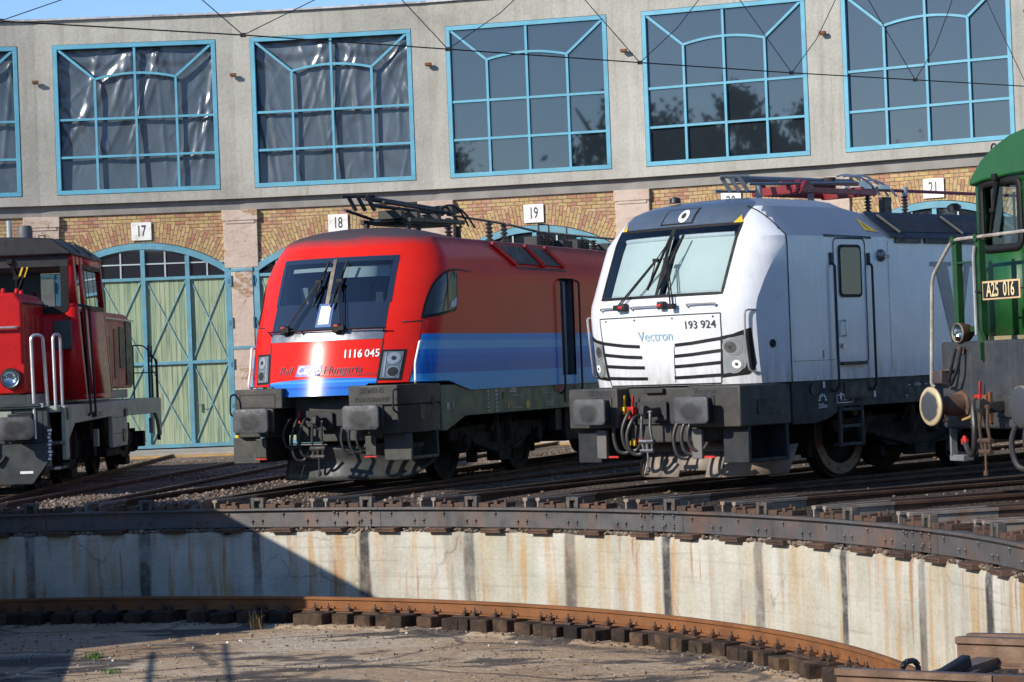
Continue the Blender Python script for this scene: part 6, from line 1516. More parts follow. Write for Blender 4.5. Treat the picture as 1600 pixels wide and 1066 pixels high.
    mb = MB(); mb.cbox((1.22, 2.45, 2.48), (.30, .05, .47)); o = mb.build('wing_mirror', pmat('dark_green_mirror_back', (.022, .045, .04), .35), R, bevel=.02, seg=3); MB().bar((1.22, 2.47, 2.7), (1.3, 2.75, 2.78), .025, .025).build('mirror_arm', M['black'], o)
    for y in (2.98, 3.44):
        x = cabx(2.4) + .07; handrail(me_front, [(cabx(2.95), y, 2.98), (x + .0, y, 2.96), (x + .05, y, 1.2), (1.5, y, 1.15)], .02, M['dgrey'])
    # frame, deck, front
    mb = MB()
    P = [(.9, 1.345), (.9, .5), (1.12, .5), (1.14, .80), (1.75, 1.05), (5.4, 1.09), (5.4, .54), (7.07, .54), (7.07, 1.07), (10.75, 1.05), (11.1, .9), (11.38, .6), (11.5, .6), (11.5, 1.345)]
    for s_ in (-1, 1): mb.prism(P, 'x', *sorted((s_ * 1.43, s_ * 1.5)))
    mb.box(-1.43, 1.43, .62, 11.6, 1.25, 1.35); fr = mb.build('frame', m_frame, R, bevel=.01)
    mb = MB()
    for y, z in ((5.48, 1.06), (6.25, .78)): ribbon(lambda a, b: (1.503, a, b), [(5.42, z), (7.05, z)], .012, mb=mb)
    for y in (1.3, 2.3, 4.4, 6.9, 8.4, 9.6): ribbon(lambda a, b: (1.503, a, b), [(y, 1.14), (y, 1.26)], .03, mb=mb)
    mb.box(1.495, 1.515, 6.5, 6.8, .62, .84); mb.box(1.47, 1.53, 6.75, 7.0, 1.06, 1.2); mb.box(1.44, 1.58, 3.35, 3.85, 1.12, 1.2); mb.box(1.5, 1.512, 1.0, 1.14, 1.12, 1.31); mb.build('frame_detail', M['black'], fr)
    mb = MB(); mb.box(-1.42, 1.30, .50, .62, .78, 1.345); mb.prism([(-1.32, .78), (-1.32, .45), (-1.05, .15), (1.05, .15), (1.33, .52), (1.33, .78)], 'y', .42, .50); mb.box(-1.42, 1.2, .42, .62, 1.345, 1.40)
    bm_ = mb.build('front_beam', m_front, R, bevel=.015)
    MB().box(.45, 1.25, .44, .49, 1.33, 1.40).box(.3, .75, .46, .5, 1.18, 1.29).build('beam_ledge', m_frame, bm_, bevel=.008)
    mb = MB(); mb.box(1.20, 1.48, .45, 1.05, .75, .80); mb.box(1.20, 1.48, .5, 1.05, .36, .41); mb.box(1.20, 1.24, .5, 1.05, .4, 1.3); mb.build('step', m_front, fr, bevel=.01)
    mb = MB()
    for k in range(9): mb.box(1.30 + .012 * (k % 2), 1.345 + .01 * (k % 3), .416, .419, .52 + k * .055, .555 + k * .055)
    mb.build('white_scuff', M['white'], bm_)
    MB().box(.86, 1.06, .415, .419, .32, .36).build('white_mark', M['white'], bm_)
    for pts, r in (([(1.10, .5, .85), (1.08, .5, 2.46), (1.24, .62, 2.46), (1.28, .62, 1.36)], .027), ([(1.42, .55, 1.32), (1.41, .55, 2.46), (1.49, .75, 2.46), (1.49, .75, 1.36)], .025)): handrail(R, pts, r, M['galv'], fr=.1)
    for s_ in (-1, 1):
        mb = MB(); x = s_ * .875; mb.box(x - .16, x + .16, .1, .5, .88, 1.2); mb.box(x - .2, x + .2, .45, .5, .82, 1.26); b = mb.build('buffer', M['black'], R, bevel=.02)
        mb = MB(); o_ = rrect(0, 0, .62, .36, .13, 6); mb.loft([[(x + q[0] * sc, y, 1.03 + q[1] * sc) for q in o_] for sc, y in ((.5, -.012), (.94, 0), (1, .01), (1, .04), (.7, .08))], True, True); mb.build('buffer_head', M['buffer'], b, ang=50)
    coupling(R, .45, 1.03); 
    for x, dr in ((-.5, .5), (.45, .5)): hose(R, x, .5, 1.0, dr, .1)
    for y in (11.38, 11.45):
        pass
    mb = MB(); mb.tube(fillet([(.98, 11.45, 2.4), (1.2, 11.45, 2.4), (1.43, 11.45, 2.1), (1.43, 11.45, 1.35)], .1), .016, 6); mb.tube([(1.3, 11.35, 1.35), (1.3, 11.35, 2.4)], .02, 6); mb.tube([(1.34, 11.5, 1.35), (1.34, 11.5, 2.38)], .016, 6); mb.tube([(.98, 11.45, 1.85), (1.43, 11.45, 1.85)], .013, 6); mb.tube(fillet([(1.3, 11.4, 2.2), (1.46, 11.4, 2.1), (1.46, 11.4, .95)], .06), .016, 6); mb.tube([(.98, 11.45, 1.35), (.98, 11.45, 2.4)], .016, 6); mb.build('rear_railing', M['dgrey'], R)
    MB().box(1.40, 1.46, 11.5, 11.58, .5, 1.15).build('rear_step', M['black'], R)
    for y in (3.35, 9.05): bogie(R, y, 2.3, .475, x=1.05)
    mb = MB(); mb.box(-1.2, 1.2, 4.9, 7.4, .42, 1.2); mb.box(1.0, 1.4, 5.3, 6.9, .38, .55); mb.box(-.6, .6, 1, 11, .8, 1.25)
    for y in (2.0, 4.5, 7.9, 10.2): mb.box(1.1, 1.32, y, y + .25, .42, .72)
    mb.build('underframe', M['under'], R, bevel=.02)
    mb = MB()
    for y, z in ((1.35, .52), (4.2, .6), (7.35, .62), (10.7, .66)): mb.box(1.36, 1.44, y, y + .16, z, z + .3)
    mb.build('sand_box_lid', m_frame, R, bevel=.01)
    # exhaust stacks behind the cab
    mb = MB(); mb.lathe([(.14, 3.0), (.14, 4.50), (.12, 4.58), (.1, 4.58), (.1, 4.4)], (-.22, 7.0, 0), 'z', 18); mb.build('exhaust_stack', pmat('weathered_zinc', (.10, .105, .11), .6, .3), R); MB().lathe([(.05, 3.0), (.05, 4.68), (.0, 4.69)], (-.5, 7.0, 0), 'z', 12).build('vent_pipe', M['galv'], R)
    return R
red_shunter()

# ------------------------------------------------------------------ green diesel locomotive on track 26
def green_loco():
    loc, rz = radial(26, 14.85); R = empty('diesel_locomotive', loc, rz)
    tag(R, 'dark green diesel locomotive with cream rimmed round buffers and the plate A25 016', 'locomotive', 'locomotives round the turntable')
    m_g = pmat('green_paint', (.010, .085, .018), .42, var=.15, vs=1.5, dirt=(.03, .12, .03), ds=2, da=.4, streak=((.03, .13, .05), .3), coat=.2, bmp=.06, bs=3)
    m_beam = pmat('streaked_black_beam', (.03, .035, .042), .55, var=.3, dirt=(.09, .08, .07), ds=2, da=.45, streak=((.08, .084, .09), .4))
    m_rim = bpy.data.materials.new('cream_rimmed_buffer'); nt, nd, lk = nodes_of(m_rim); p = principled(m_rim); s_ = sepxyz(nt, obj_pos(nt))
    ax = math_(nt, 'SUBTRACT', math_(nt, 'ABSOLUTE', s_[0]), .875); dz = math_(nt, 'SUBTRACT', s_[2], 1.05); rad = math_(nt, 'SQRT', math_(nt, 'ADD', math_(nt, 'MULTIPLY', ax, ax), math_(nt, 'MULTIPLY', dz, dz)))
    rad = math_(nt, 'ADD', rad, math_(nt, 'MULTIPLY', math_(nt, 'SUBTRACT', noise(nt, world_pos(nt), 14, 4), .5), .05)); rad = math_(nt, 'SUBTRACT', rad, math_(nt, 'MULTIPLY', math_(nt, 'GREATER_THAN', s_[0], 0.0), .055)); r = ramp(nt, [(.155, (.055, .06, .07)), (.185, (.50, .40, .24))]); lk.new(rad, r.inputs[0]); lk.new(r.outputs[0], p.inputs['Base Color']); p.inputs['Roughness'].default_value = .5; p.inputs['Metallic'].default_value = .2
    m_rustp = pmat('rusty_buffer_tube', (.12, .06, .04), .7, .1, var=.5, vs=6, dirt=(.04, .035, .03), ds=4, da=.7)
    # cab with window holes
    mb = MB(); W = 1.35; z0, z1 = 1.83, 3.66; y0, y1 = 1.10, 3.2
    H = [(-1.21, -.49), (.49, 1.21)]; zb, zt = 2.87, 3.60
    xs = [-W, -1.21, -.49, .49, 1.21, W]
    for y in (y0, y1):
        for a, b in zip(xs, xs[1:]):
            hole = (a, b) in H
            for c, d in ((z0, zb), (zb, zt), (zt, z1)):
                if hole and c == zb: continue
                mb.add([(a, y, c), (b, y, c), (b, y, d), (a, y, d)], [(0, 1, 2, 3)])
    ys = [y0, 1.45, 2.5, y1]
    for s_ in (-1, 1):
        for a, b in zip(ys, ys[1:]):
            for c, d in ((z0, zb), (zb, zt), (zt, z1)):
                if a == 1.45 and c == zb: continue
                mb.add([(s_ * W, a, c), (s_ * W, b, c), (s_ * W, b, d), (s_ * W, a, d)], [(0, 1, 2, 3)])
    cab = mb.build('cab', m_g, R, ang=20, solid=.04)
    mb = MB()
    for a, b in H:
        ribbon(lambda x, z: (x, y0 - .03, z), rrect((a + b) / 2, (zb + zt) / 2, b - a + .04, zt - zb + .04, .09, 6), .09, True, d=.02, mb=mb)
    o = mb.build('window_seal', M['rubber'], cab, solid=.02)
    mb = MB()
    for y in (y0 + .02, y1 - .02):
        for a, b in H: mb.add([(a, y, zb), (b, y, zb), (b, y, zt), (a, y, zt)], [(0, 1, 2, 3)])
    for s_ in (-1, 1): mb.add([(s_ * (W - .02), 1.45, zb), (s_ * (W - .02), 2.5, zb), (s_ * (W - .02), 2.5, zt), (s_ * (W - .02), 1.45, zt)], [(0, 1, 2, 3)])
    mb.build('window', M['glass_clear'], cab)
    mb = MB(); mb.box(-1.28, 1.28, 1.2, 3.1, 2.3, 2.36); mb.box(-.7, -.1, 1.5, 1.9, 2.36, 2.95); mb.build('cab_interior', M['interior'], cab)
    mb = MB(); mb.box(-1.02, -.86, 2.2, 2.26, 2.4, 3.5); mb.box(-.62, -.55, 2.4, 2.46, 2.4, 3.5); mb.box(-.72, -.5, 1.3, 1.32, 2.9, 3.0); mb.build('pale_cab_fitting', pmat('pale_blue_cab_panel', (.35, .45, .5), .6), cab)
    MB().box(-.9, -.88, 1.28, 1.3, 3.0, 3.5).build('window_post', M['dgrey'], cab)
    wiper(cab, (-.86, 1.03, 3.68), (-.95, 1.03, 3.3), (-.84, 1.05, 3.62), (-1.05, 1.05, 2.98))
    mb = MB(); ribbon(lambda x, z: (x, y0 - .005, z), [(-W, 2.80), (W, 2.80)], .022, mb=mb); mb.build('sheet_seam', m_g, cab)
    mb = MB()
    for k in range(16): mb.lathe([(.014, y0 - .018), (.014, y0)], (-1.28 + k * .17, 0, 2.745), 'y', 8)
    for k in range(5): mb.lathe([(.012, y0 - .016), (.012, y0)], (-1.31, 0, 1.95 + k * .2), 'y', 8)
    mb.build('bolt', M['steel'], cab)
    mb = MB(); ribbon(lambda x, z: (x, y0 - .006, z), [(-1.08, 1.86), (-1.08, 2.19), (-.2, 2.19), (-.2, 1.86)], .03, mb=mb); ribbon(lambda x, z: (x, y0 - .0065, z), [(-.62, 2.19), (-.62, 1.86)], .03, mb=mb); mb.build('shadow_outline', pmat('dark_green_shadow', (.008, .05, .014), .5), cab)  # dark ribbons painted as the railing's shadow on the cab front
    mb = MB(); mb.box(-W - .02, W + .02, 1.05, 1.15, 1.785, 1.83); mb.build('sill_strip', pmat('ochre_sill', (.25, .2, .11), .7), cab)
    # arched roof with a visor
    P = [(a * .94, b) for a, b in [(-1.49, 3.61), (-1.50, 3.66), (-1.40, 3.76), (-1.22, 3.90), (-.95, 4.03), (-.6, 4.14), (-.2, 4.20), (.2, 4.20), (.6, 4.14), (.95, 4.03), (1.22, 3.90), (1.40, 3.76), (1.50, 3.66), (1.49, 3.61), (1.2, 3.65), (.6, 3.68), (-.6, 3.68), (-1.2, 3.65)]]
    mb = MB(); n = len(P); mb.loft([[(x, y, z) for x, z in P] for y in (1.02, 3.4)], True, True); mb.build('roof', m_g, cab, bevel=.025, ang=50)
    mb = MB(); mb.tube([(-1.15, 1.3, 4.0) if False else (-1.12 + .05 * cos(t), 1.2, 4.03 + .06 * sin(t)) for t in lin(-.6, 3.7, 10)], .012, 6); mb.build('lifting_eye', M['dgrey'], cab)
    # number plate
    mb = MB(); mb.box(-.39, .33, .455, .475, 2.235, 2.45); pl_ = mb.build('nameplate', pmat('cream_plate_edge', (.62, .42, .24), .5), R, bevel=.006)
    MB().box(-.368, .308, .449, .455, 2.257, 2.428).build('plate_field', M['black'], pl_)
    text('plate_number', 'A25  016', pmat('cream_numerals', (.70, .56, .30), .5), pl_, lambda x, y: (-.03 + x, .445, 2.343 + y), .225, sx=.64, bold=.016)
    MB().box(-.56, -.39, .462, .478, 2.335, 2.357).box(.33, .53, .462, .478, 2.335, 2.357).build('plate_bracket', M['black'], pl_)
    # beam
    mb = MB(); mb.box(-1.27, 1.27, .45, .52, .78, 1.78); b = mb.build('buffer_beam', m_beam, R, bevel=.03)
    MB().box(-1.27, 1.27, .52, 12.5, 1.55, 1.77).box(-1.1, 1.1, .6, 12, .9, 1.55).build('platform', M['dgrey'], R)
    mb = MB(); mb.box(-1.35, 1.35, 3.4, 12.2, 1.83, 3.2); mb.build('long_hood', m_g, R, bevel=.08)
    buffers(R, m_rim, tint=m_rustp, beam=.45)
    MB().box(-1.28, -1.1, .33, .45, 1.30, 1.46).box(-1.22, -.95, .38, .45, 1.44, 1.47).build('cable_socket', pmat('brown_socket', (.06, .045, .05), .6), b, bevel=.015)
    mb = MB(); mb.tube(fillet([(-.86, .38, 1.70), (-.88, .33, 1.5), (-.95, .33, 1.3), (-1.06, .34, 1.30)], .06), .02, 8); mb.tube(fillet([(-.74, .38, 1.72), (-.76, .32, 1.45), (-.86, .30, 1.28), (-.98, .32, 1.3)], .06), .02, 8); mb.build('lamp_cable', M['rubber'], R)
    # lamp
    mb = MB(); mb.lathe([(.05, .62), (.10, .56), (.118, .46), (.118, .42), (.10, .42)], (-.86, 0, 1.88), 'y', 20, cap=False); l = mb.build('headlight', M['rustdark'], R); mb = MB(); mb.lathe([(.118, .42), (.108, .405), (.098, .42)], (-.86, 0, 1.88), 'y', 20, cap=False); mb.build('lamp_rim', pmat('worn_brass_rim', (.4, .33, .24), .4, .5), l)
    MB().lathe([(.1, .425), (.07, .46), (.02, .48), (0, .48)], (-.86, 0, 1.88), 'y', 18, cap=False).build('reflector', M['chrome'], l); MB().lathe([(0, .40), (.06, .405), (.1, .425)], (-.86, 0, 1.88), 'y', 18, cap=False).build('lens', M['lens'], l)
    MB().bar((-.86, .55, 1.78), (-.86, .50, 1.66), .06, .05).cbox((-.82, .46, 1.68), (.12, .06, .08)).build('lamp_foot', M['rustdark'], l)
    mb = MB(); mb.bar((-.72, .52, 1.92), (-.58, .5, 1.92), .05, .06); mb.bar((-.58, .5, 1.95), (-.40, .47, 1.72), .05, .07); mb.bar((-.40, .44, 1.76), (-.40, .44, 1.56), .09, .03); mb.build('lamp_bracket', pmat('dark_green_bracket', (.014, .06, .02), .5), R)
    # railing
    mb = MB(); mb.tube(fillet([(1.1, .5, 2.98), (-1.02, .5, 2.96), (-1.42, .47, 2.55), (-1.47, .44, 1.30), (-1.44, .46, 1.26)], .12), .021, 8); mb.build('white_handrail', pmat('worn_white_tube', (.42, .39, .34), .5, .2, var=.4, vs=8, dirt=(.2, .14, .1), ds=5, da=.6), R)
    mb = MB(); mb.tube([(-.56, .47, 1.85), (-.56, .47, 2.75), (-.53, .47, 2.86)], .02, 8); mb.build('handrail', M['galv'], R)
    mb = MB()
    for x in (-.99, -.53, .53, .99): mb.box(x - .045, x + .045, .50, .515, 1.78, 2.93); mb.box(x + .03, x + .045, .515, .58, 1.78, 2.93); mb.cbox((x, .5, 2.96), (.06, .06, .08))
    mb.box(-.945, -.575, .505, .555, 2.68, 2.70); mb.build('railing_post', pmat('dark_green_post', (.010, .055, .016), .5, var=.3), R)  # posts in a darker green than the cab
    # hoses, coupling, brackets
    coupling(R, .42, 1.04, mat=M['rustdark'])
    hose(R, -.42, .44, 1.12, .62, -.14, M['red_part'], .034, M['red_part']); hose(R, .46, .44, .95, .6, .16, None, .034); hose(R, .66, .46, 1.0, .6, .12, None, .03)
    mb = MB(); mb.bar((-.55, .4, 1.08), (-.3, .42, 1.12), .08, .1); mb.bar((-.28, .43, 1.2), (-.28, .43, .84), .05, .03); mb.build('air_pipe', M['rust'], R, bevel=.01)
    mb = MB(); mb.tube(fillet([(-1.12, .45, .86), (-1.12, .35, .86), (-1.0, .33, .95), (-.98, .42, .96)], .03), .013, 6); mb.tube(fillet([(-.72, .42, .9), (-.72, .33, .88), (-.52, .32, .92), (-.5, .38, 1.02)], .04), .014, 6); mb.build('grab_iron', pmat('ochre_grab_iron', (.4, .27, .1), .6), R)
    mb = MB(); mb.bar((-1.15, .5, .78), (-1.15, .5, .46), .09, .03); mb.box(-1.2, -.92, .47, .62, .40, .47); mb.build('step_bracket', pmat('grey_step', (.16, .17, .18), .6), R, bevel=.008)
    bogie(R, 3.6, 2.4, .5); bogie(R, 10.2, 2.4, .5)
    return R
green_loco()
# ------------------------------------------------------------------ turntable bridge left of the frame; unseen cabin added to throw the pit-wall shadow
def bridge():
    rz = -(radians(-7.6)); R = empty('turntable_bridge', (CX, CY, 0), rz); tag(R, 'steel turntable bridge with an added shadow cabin on its far end, spanning the pit', 'turntable bridge')
    mb = MB(); mb.box(-1.5, 1.5, -12.8, 12.8, -.25, -.02)
    mb.build('deck', M['dgrey'], R)
    mb = MB()
    for x in (-.9, .9): mb.prism([(-12.7, -.25), (12.7, -.25), (12.7, -.7), (9, -1.15), (-9, -1.15), (-12.7, -.7)], 'x', x - .03, x + .03)
    mb.build('girder', M['dgrey'], R)
    for x in (-.7535, .7535): MB().box(x - .036, x + .036, -12.85, 12.85, -.02, .12).build('rail', M['rust'], R)
    mb = MB()
    for x in (-1.45, 1.45):
        for y in lin(-12.5, 5.5, 9): mb.tube([(x, y, -.02), (x, y, 1.05)], .022, 6)
        for z in (.55, 1.05): mb.tube([(x, -12.5, z), (x, 5.5, z)], .022, 6)
    mb.build('railing', M['dgrey'], R)
    return R
bridge()
def cabin():
    rz = radians(7.6); a = radians(-7.6); R = empty('shadow_cabin', (CX + 8.75 * sin(a), CY + 8.75 * cos(a), 0), rz); tag(R, 'unseen grey cabin added on the turntable bridge to shadow the pit wall', 'cabin')
    MB().box(-1.3, 1.22, -2.1, 2.6, 0, 2.45).build('wall', M['dgrey'], R, bevel=.02)
    MB().box(-1.4, 1.3, -2.2, 2.7, 2.45, 2.58).build('roof', M['lintel'], R)
    for y in (-1.2, 0, 1.2): MB().box(1.215, 1.23, y - .45, y + .45, 1.1, 2.1).build('window', M['pane'], R)
cabin()
# ------------------------------------------------------------------ overhead wires over the tracks
m_wire = pmat('overhead_wire', (.03, .028, .027), .5, .4)
def cam_pt(px, py, Y):
    """point of the place at depth Y seen at a given spot of the photograph (used once to survey the wires)"""
    f, pt, rl = 3832.22, .01075, .03789; uu, ww = px - 800, py - 533
    u = uu * cos(rl) - ww * sin(rl); w = uu * sin(rl) + ww * cos(rl); y = f * cos(pt) + w * sin(pt); z = f * sin(pt) - w * cos(pt)
    return Vector((u * Y / y, Y, CAMH + z * Y / y))
NODES = [(-6.05, 29.0, 6.02), (-3.43, 31.2, 6.02), (-.87, 33.3, 6.02), (1.85, 35.4, 6.02), (4.27, 37.4, 6.02), (6.40, 39.0, 6.02)]
NP = [cam_pt(x, y, Y) for x, y, Y in ((0, 33, 29.0), (380, 55, 31.2), (700, 77, 33.3), (1000, 98, 35.4), (1237, 114, 37.4), (1430, 125, 39.0), (1620, 136, 40.8))]
d0 = (NP[0] - NP[1]).normalized(); d1 = (NP[-1] - NP[-2]).normalized()
E0 = NP[0] + d0 * 26; E1 = NP[-1] + d1 * 12; E0.z = 6.3; E1.z = 6.3
tag(MB().tube([E0] + NP + [E1], .0095, 6).build('overhead_wire', m_wire), 'long thin black overhead wire crossing in front of the blue windows', 'overhead wire')
hl = ['far left, against the sky', 'between the two plastic covered windows', 'left of the dark window above gate 19', 'left of the dark window above gate 20', 'right of the dark window above gate 20', 'across the dark window above gate 21']
tops = [((-60, 0), (72, 0)), ((316, 0), (464, 0)), ((628, 0), (782, 0)), ((914, 0), (1075, 0)), ((1156, 0), (1293, 0)), ((1357, 0), (1478, 0)), ((1540, 0), (1700, 0))]
UP = 1.9
for i, (q, (l, r)) in enumerate(zip(NP[:6], tops)):
    Y = q.y; mb = MB()
    for k, t in enumerate((l, r)):
        e = cam_pt(t[0], t[1], Y + (-.3 if k == 0 else .5)); dd = (e - q); e2 = q + dd * ((8.6 - q.z) / max(.2, dd.z)); m = q + (e2 - q) * .5 + (Vector((0, 0, 0)) if k == 0 else Vector((.06, 0, -.12)))
        mb.tube([q, q + (m - q) * .5 + (Vector((.04, 0, -.05)) if k else Vector((0, 0, 0))), m, e2], .0065, 6)
    mb.cbox(q, (.07, .05, .05))
    tag(mb.build('wire_hanger', m_wire), 'V shaped pair of thin hanger wires ' + hl[i], 'wire hanger', 'hangers of the overhead wire')
e = cam_pt(1612, 150, 39.5); s_ = cam_pt(1538, -6, 39.5); e2 = s_ + (s_ - e) * 1.6
tag(MB().tube([e, s_, e2], .0065, 6).build('wire_hanger', m_wire), 'single slanting thin wire at the top right corner', 'wire hanger', 'hangers of the overhead wire')
tops_ = [q + Vector((0, 0, 0)) for q in NP]
def mast(x, y, h, label):
    R = empty('wire_mast', (x, y, 0)); tag(R, label, 'mast', 'masts of the overhead wire')
    mb = MB()
    for a, b in ((-.14, -.14), (.14, -.14), (.14, .14), (-.14, .14)): mb.bar((a, b, -.3), (a * .5, b * .5, h), .05, .05)
    for k in range(int(h / .6)): mb.bar((-.14, -.14, .6 * k), (.12, -.13, .6 * k + .6), .025, .025); mb.bar((.14, .14, .6 * k), (-.12, .13, .6 * k + .6), .025, .025)
    mb.build('lattice', M['galv'], R); MB().box(-.4, .4, -.4, .4, -.3, .15).build('foot', M['lintel'], R)
    mb = MB(); mb.tube([(0, 0, h - .3), (0, 0, h + .2)], .04, 8); insulator(mb, 0, 0, h - .05, .3); mb.build('insulator', M['insul'], R)
mast(E0.x, E0.y, 8.6, 'lattice mast of the overhead wire standing left of the view'); mast(E1.x, E1.y, 8.6, 'lattice mast of the overhead wire standing right of the view')
# the messenger wire the hangers hang from
ht = []
for q in NP[:6]: ht.append(Vector((q.x - .4, q.y, 8.6)))
tag(MB().tube([Vector((E0.x, E0.y, 8.6))] + ht + [Vector((E1.x, E1.y, 8.6))], .0115, 6).build('overhead_wire', m_wire), 'upper carrying wire above the top of the view', 'overhead wire')

# ------------------------------------------------------------------ black locking lever on the near rim
def lever():
    o = Vector((0, 0, 0)); mb = MB()
    def pt(px, py, z): 
        a = cam_pt(px, py, 10.0); d = a - Vector((0, 0, CAMH)); t = (z - CAMH) / d.z; return Vector((0, 0, CAMH)) + d * t
    b = pt(1420, 1062, -.12); R = empty('locking_lever', b); tag(R, 'black forged locking lever with an eye on the near rim, lower right', 'lever')
    c = pt(1512, 1040, -.1) - b
    mb = MB(); ux = Vector((c.x, c.y, 0)).normalized(); up = Vector((0, 0, 1))
    # eye plate: rounded frame of square bar, standing up
    pts = [(-.05, -.1), (-.05, .07), (-.02, .10), (.05, .10), (.085, .07), (.085, -.1)]
    for (a0, b0), (a1, b1) in zip(pts, pts[1:]): mb.bar(ux * a0 + up * b0, ux * a1 + up * b1, .028, .03)
    mb.build('lever_eye', M['black'], R, bevel=.008)
    mb = MB(); mb.bar(ux * .02 + up * -.02, ux * .17 + up * -.045, .05, .05); mb.bar(ux * .17 + up * -.045, ux * (c.length) + up * .05, .06, .07); mb.build('lever_arm', M['black'], R, bevel=.01)
    MB().bar(ux * (c.length - .25) + up * -.06, ux * (c.length + .05) + up * -.02, .12, .04).cbox(ux * .05 + up * -.09, (.1, .1, .06)).build('lever_foot', M['rustdark'], R, bevel=.008)
lever()

# ------------------------------------------------------------------ trees and a shed behind the viewpoint (mirrored in the big windows)
m_leaf = pmat('dark_foliage', (.035, .06, .02), .7, var=.6, vs=1.5); m_bark = pmat('bark', (.09, .065, .045), .9, bmp=.5)
def tree(x, y, h, w, label):
    R = empty('broadleaf_tree', (x, y, 0)); tag(R, label, 'tree', 'trees behind the viewpoint')
    mb = MB(); mb.tube([(0, 0, -.3), (.1, 0, h * .25), (0, .1, h * .6), (.2, .1, h * .85)], [.035 * h * .6, .028 * h * .6, .018 * h * .6, .008 * h], 8)
    for k in range(7):
        a = k * 2.4; z = h * (.3 + .07 * k); mb.tube([(0, 0, z), (cos(a) * w * .3, sin(a) * w * .3, z + h * .1), (cos(a) * w * .42, sin(a) * w * .42, z + h * .18)], [.012 * h, .008 * h, .004 * h], 6)
    mb.build('trunk', m_bark, R)
    mb = MB(); cl = []
    for k in range(44):
        t = random.random(); a = random.uniform(0, 6.28); rr_ = w * .5 * sin(pi * (.15 + .8 * t)) * random.random() ** .5; cl.append((cos(a) * rr_, sin(a) * rr_, h * (.25 + .7 * t), w * random.uniform(.05, .10)))
    for k in range(11000):
        c = random.choice(cl); q = Vector((random.gauss(c[0], c[3]), random.gauss(c[1], c[3]), random.gauss(c[2], c[3] * .8))); s = random.uniform(.10, .24) * h / 14
        n = Vector((random.gauss(0, 1), random.gauss(0, 1), random.gauss(0, 1))).normalized(); u = n.orthogonal().normalized() * s; v = n.cross(u)
        mb.add([q - u, q + v * .6, q + u, q - v * .6], [(0, 1, 2, 3)])
    mb.build('crown', m_leaf, R, flip=False)
for x, y, h, w, l in ((-42, -35, 20, 12, 'tall broad tree behind the viewpoint, nearest of the group'), (-61, -38, 19, 10, 'tree behind the viewpoint right of the workshop hall'), (-66, -34.5, 21, 9, 'tallest narrow tree in front of the workshop hall'), (-69.5, -31, 19, 10, 'tree at the left corner of the workshop hall'), (-75, -20, 14, 15, 'low tree furthest left behind the viewpoint')): tree(x, y, h, w, l)
def shed():
    R = empty('shed', (-22, -62, 0), radians(-12)); tag(R, 'long low workshop shed with a pitched roof behind the viewpoint', 'shed')
    MB().box(-18, 18, -6, 6, -.2, 8).build('wall', M['render'], R); mb = MB(); mb.prism([(-6.5, 7.9), (6.5, 7.9), (0, 11)], 'x', -18.5, 18.5); mb.build('roof', pmat('red_tile_roof', (.22, .09, .06), .85, var=.3), R)
    for k in range(8): MB().box(-15.4 + k * 4.2, -13.2 + k * 4.2, 6.0, 6.03, 2, 5.5).build('window', M['pane'], R)
shed()
def hall():
    R = empty('workshop_hall', (-72, -44, 0), radians(-40)); tag(R, 'tall dark workshop hall with a stepped roof line and chimneys behind the viewpoint', 'hall')
    m = pmat('dark_brick_hall', (.06, .05, .045), .9, var=.3)
    MB().box(-17, 17, -8, 8, -.2, 12).build('wall', m, R); mb = MB(); mb.prism([(-17, 12), (-9, 14.1), (-1, 12.7), (7, 14.7), (17, 12)], 'y', -8, 8); mb.build('roof', m, R)
    for x in (-12, -3, 9, 14): MB().box(x - .6, x + .6, -1, 1, 12, 15.5).build('chimney', m, R)
    for k in range(7): MB().box(-15 + k * 4.4, -12.6 + k * 4.4, 8.0, 8.05, 3, 9).build('window', M['pane'], R)
hall()

# ================================================================== CAMERA, SKY, SUN
cam_d = bpy.data.cameras.new('camera'); cam = bpy.data.objects.new('camera', cam_d); COL.objects.link(cam); S.camera = cam
cam_d.sensor_width = 36; cam_d.lens = 3832.22 / 1600 * 36; cam_d.clip_start = .1; cam_d.clip_end = 3000
pt, rl = .01075, .03789
X = Vector((1, 0, 0)); Yf = Vector((0, cos(pt), sin(pt))); Zu = Vector((0, -sin(pt), cos(pt)))
# roll: image content turned so that level lines rise to the right
xr = X * cos(rl) - Zu * sin(rl); yu = X * sin(rl) + Zu * cos(rl)
cam.matrix_world = Matrix(((xr.x, yu.x, -Yf.x, 0), (xr.y, yu.y, -Yf.y, 0), (xr.z, yu.z, -Yf.z, CAMH), (0, 0, 0, 1)))
AZ, EL = radians(54), radians(27)
to_sun = Vector((-sin(AZ) * cos(EL), -cos(AZ) * cos(EL), sin(EL)))
sd = bpy.data.lights.new('sun', 'SUN'); sd.energy = 4.7; sd.angle = radians(.5); sd.color = (1, .915, .79)
so = bpy.data.objects.new('sun', sd); COL.objects.link(so); so.rotation_euler = to_sun.to_track_quat('Z', 'Y').to_euler(); so.location = (0, 0, 60)
wd = bpy.data.worlds.new('World'); S.world = wd; wd.use_nodes = True; nt = wd.node_tree
sky = nt.nodes.new('ShaderNodeTexSky'); sky.sky_type = 'NISHITA'; sky.sun_disc = False; sky.sun_elevation = EL; sky.sun_rotation = atan2(to_sun.x, to_sun.y); sky.air_density = 1.0; sky.dust_density = .1; sky.ozone_density = 2.5
nt.links.new(mixc(nt, 1.0, sky.outputs[0], (.86, 1.0, 1.22), 'MULTIPLY'), nt.nodes['Background'].inputs[0]); nt.nodes['Background'].inputs[1].default_value = .122
S.view_settings.view_transform = 'Standard'; S.view_settings.look = 'None'; S.view_settings.exposure = .26; S.view_settings.gamma = 1
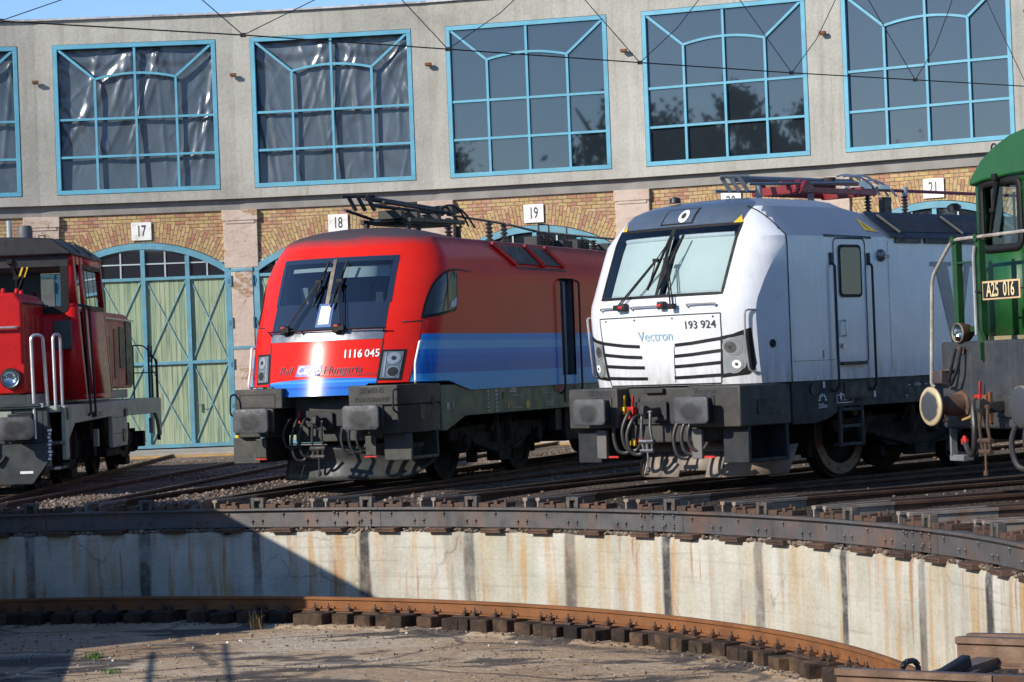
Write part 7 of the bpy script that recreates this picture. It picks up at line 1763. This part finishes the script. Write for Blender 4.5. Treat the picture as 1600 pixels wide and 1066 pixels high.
S.cycles.max_bounces = 6; S.cycles.transparent_max_bounces = 10
S.cycles.use_denoising = True
# ================================================================== far-apart pieces of one mesh become objects of their own
def islands(me):
    n = len(me.vertices); par = list(range(n))
    def find(i):
        while par[i] != i: par[i] = par[par[i]]; i = par[i]
        return i
    for e in me.edges:
        a, b = find(e.vertices[0]), find(e.vertices[1])
        if a != b: par[a] = b
    return [find(i) for i in range(n)]
def split_far():
    users = {}
    for o in list(COL.objects):
        if o.type == 'MESH' and o.parent is not None and not o.get('kind'): users.setdefault(o.data.name, []).append(o)
    for name, obs in users.items():
        me = obs[0].data
        if len(me.vertices) > 60000: continue
        isl = islands(me); ids = sorted(set(isl))
        if not 2 <= len(ids) <= 500: continue
        idx = {r: k for k, r in enumerate(ids)}; k = len(ids); lo = [[1e9] * 3 for _ in ids]; hi = [[-1e9] * 3 for _ in ids]
        for v, r in zip(me.vertices, isl):
            q = idx[r]
            for d in range(3): lo[q][d] = min(lo[q][d], v.co[d]); hi[q][d] = max(hi[q][d], v.co[d])
        size = [max(hi[q][d] - lo[q][d] for d in range(3)) for q in range(k)]; par = list(range(k))
        def find(i):
            while par[i] != i: i = par[i]
            return i
        for a in range(k):
            for b in range(a + 1, k):
                g = sqrt(sum(max(0, lo[a][d] - hi[b][d], lo[b][d] - hi[a][d])**2 for d in range(3)))
                if g <= max(.02, .5 * max(size[a], size[b])):
                    ra, rb = find(a), find(b)
                    if ra != rb: par[rb] = ra
        roots = sorted({find(a) for a in range(k)})
        if not 2 <= len(roots) <= 60: continue
        vp = [find(idx[r]) for r in isl]
        for j, r in enumerate(roots):
            bm = bmesh.new(); bm.from_mesh(me); bm.verts.ensure_lookup_table()
            bmesh.ops.delete(bm, geom=[bm.verts[i] for i in range(len(vp)) if vp[i] != r], context='VERTS')
            if j == 0: keep = (bm, r); continue
            m2 = me.copy(); bm.to_mesh(m2); bm.free()
            for o in obs:
                c = o.copy(); c.data = m2; COL.objects.link(c)
        keep[0].to_mesh(me); keep[0].free()
split_far()
